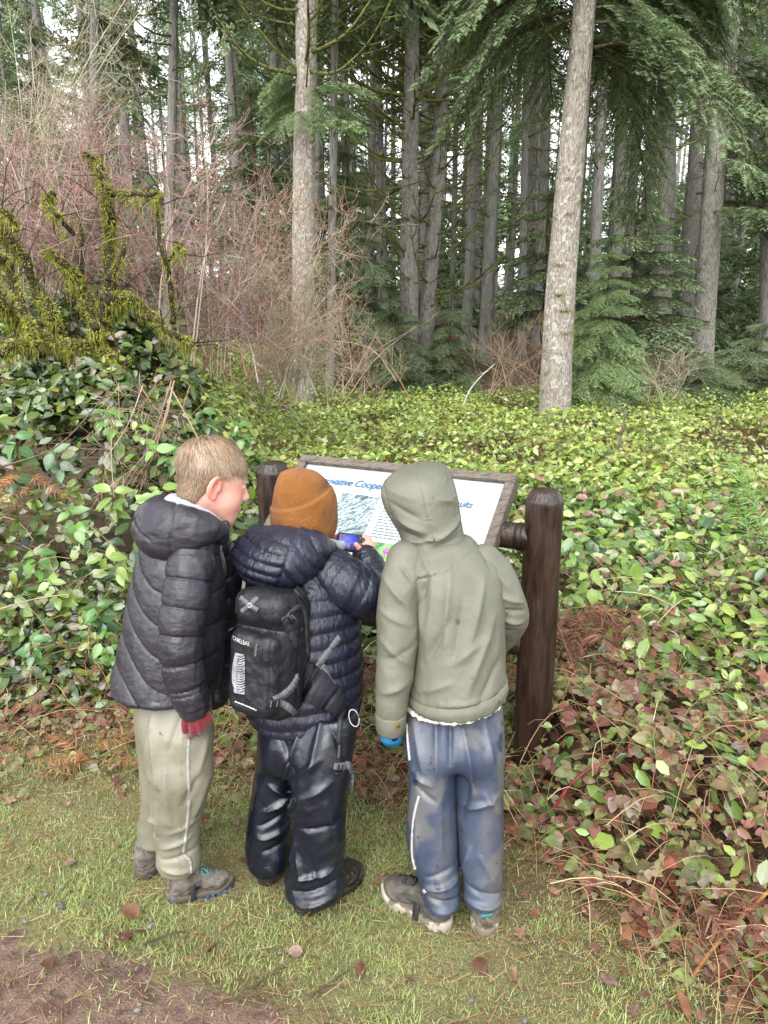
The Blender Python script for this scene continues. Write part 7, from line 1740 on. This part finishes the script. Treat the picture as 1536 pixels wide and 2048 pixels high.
    # raised hood, tilted to the left
    hd = Stack(rows_px([(926, 848, 876, 2.02, .02), (932, 822, 890, 2.02, .055), (945, 795, 900, 2.015, .083), (962, 776, 906, 2.01, .10), (985, 764, 912, 2.005, .112), (1012, 768, 917, 2.0, .114), (1040, 783, 921, 1.99, .108), (1062, 798, 924, 1.98, .10), (1082, 806, 926, 1.965, .094), (1100, 808, 925, 1.95, .086)]), rnd=.012)
    k1 = [(832, 938), (838, 960), (846, 985), (855, 1030), (866, 1070), (872, 1090)]
    k2 = [(893, 938), (902, 970), (910, 1010), (914, 1045), (916, 1070)]
    k0 = [(775, 965), (770, 990), (782, 1035), (800, 1068)]
    FH = [(775, 990, 840, 1000, 9, .003), (800, 1040, 850, 1062, 8, .007), (805, 1065, 860, 1082, 8, -.006), (815, 1085, 880, 1072, 8, .007), (870, 1080, 920, 1050, 8, .006), (860, 1092, 915, 1078, 7, -.005), (780, 1010, 840, 1035, 8, -.004), (870, 1000, 905, 1010, 9, .004)]
    face = P(800, 1035, 2.14)
    def fh(p):
        d = hd(p)
        for kk in (k1, k2, k0):
            for i in range(len(kk) - 1):
                r_, t = seg2(p, P(*kk[i], 1.91), P(*kk[i + 1], 1.91)); d = d + .0022 * np.exp(-(r_ / .003) ** 2) * (p[:, 1] < 2.0)
                d = d - .0006 * np.exp(-((r_ - .007) / .006) ** 2) * np.sin(p[:, 2] * 520 + 9 * np.sin(p[:, 2] * 70)) * (p[:, 1] < 2.0)
        op = sd_ell(p, face, (.075, .10, .092))
        d = smax(d, -op, .012)
        return d
    V, F = surf(fh, lambda p: folds(p, FH, 1.90) + crumple(p, 11, .0038, .45, .9) + crumple(p + 2, 24, .0014), *stack_bounds(hd), .003); mk('hood', V, F, OL, co)
    # body, gloves, shoes
    sh = P(880, 1110, 1.95); pel = P(910, 1400, 1.845)
    make_body(root, fr, HS, [(sh, P(890, 1140, 1.92), .04, .06), (P(890, 1140, 1.92), pel, .065, .08), (sh, P(815, 1130, 1.90), .036, .034), (P(812, 1122, 1.90), P(796, 1290, 1.81), .034, .03), (P(796, 1290, 1.81), P(781, 1440, 1.77), .03, .02),
                             (sh, P(962, 1130, 1.93), .036, .034), (P(965, 1122, 1.93), P(1020, 1228, 1.91), .034, .03), (P(1020, 1228, 1.91), P(985, 1290, 2.01), .028, .02),
                             (P(868, 1430, 1.82), P(882, 1800, 1.70), .045, .03), (P(950, 1430, 1.82), P(965, 1805, 1.69), .045, .03)],
              hand_chain(P(985, 1290, 2.01), P(972, 1300, 2.05), [[P(972, 1296, 2.055), P(962, 1302, 2.07), P(956, 1310, 2.07)], [P(974, 1300, 2.055), P(964, 1308, 2.07), P(958, 1316, 2.068)], [P(976, 1304, 2.05), P(967, 1314, 2.065), P(962, 1321, 2.06)], [P(979, 1308, 2.04), P(972, 1317, 2.055), P(968, 1324, 2.05)]],
                         [P(972, 1292, 2.03), P(962, 1294, 2.045), P(955, 1299, 2.045)]), h=.006)
    GB = cloth('blue_glove_fabric', ['#165f8c', '#1f74a3'], rough=.7); GK = cloth('black_glove_palm', ['#111317', '#1b1d22'], rough=.7)
    g1 = [(limb([P(781, 1455, 1.765), P(779, 1470, 1.762)], [.024, .022], 5), .01), (limb([P(773, 1470, 1.755), P(770, 1478, 1.755), P(774, 1485, 1.765)], [.0115, .011, .009], 5), .006),
          (limb([P(780, 1472, 1.752), P(779, 1481, 1.752), P(783, 1487, 1.765)], [.0115, .011, .009], 5), .006), (limb([P(788, 1472, 1.752), P(788, 1481, 1.753), P(791, 1486, 1.768)], [.0115, .011, .009], 5), .006),
          (limb([P(795, 1470, 1.757), P(796, 1479, 1.758), P(797, 1484, 1.77)], [.011, .010, .0085], 5), .006), (limb([P(771, 1462, 1.775), P(768, 1474, 1.785), P(772, 1482, 1.79)], [.011, .010, .009], 5), .006)]
    def glove(p):
        d = None
        for ch, k in g1: d = ch(p)[0] if d is None else smin(d, ch(p)[0], k)
        return d
    lo, hi = bounds(*[np.array(limb_bounds(c_)) for c_, k in g1], pad=.005)
    V, F = mesh_sdf(glove, lo, hi, .0026); gv = mk('glove', V, F, GB, root)
    V, F = ribbon(glove, [(786, 1466), (788, 1473), (790, 1480)], [14, 16, 10], 8, .001, .002); mk('glove_patch', V, F, GK, gv)
    UP = mat('dark_grey_shoe', ['#3d3a37', '#4d4944'], rough=.7, scale=24, bump=.5, bscale=130, bdist=.004, spots=[(16, .56, '#5d564b', .7)])
    UP2 = mat('muddy_grey_shoe', ['#5a544b', '#6f685d', '#4a453e'], rough=.85, scale=26, bump=.6, bscale=110, bdist=.005, spots=[(16, .56, '#3d3529', .8)])
    SO = mat('pale_muddy_sole', ['#8d8678', '#a39b8d'], rough=.8, scale=30, spots=[(24, .5, '#5c5140', .85)])
    TL = mat('teal_trim', ['#24747a', '#348a8e'], rough=.6)
    s1 = make_shoe(root, PG(900, 1862), PG(800, 1796), UP, SO, None, PLASTIC, L=.225, strap=BLACKW, top=.088)
    s2 = make_shoe(root, PG(972, 1880), PG(966, 1806), UP2, SO, None, None, L=.22, top=.078)
    for s_, x, y, Y in ((s1, 900, 1862, .008), (s2, 972, 1880, .008)):
        V, F = rbox(PG(x, y) + (0, Y, .074), np.array(Matrix.Rotation(R(-12), 3, 'Y')), (.016, .006, .005), .003); mk('heel_tab', V, F, TL, s_)
    return root
person_c()
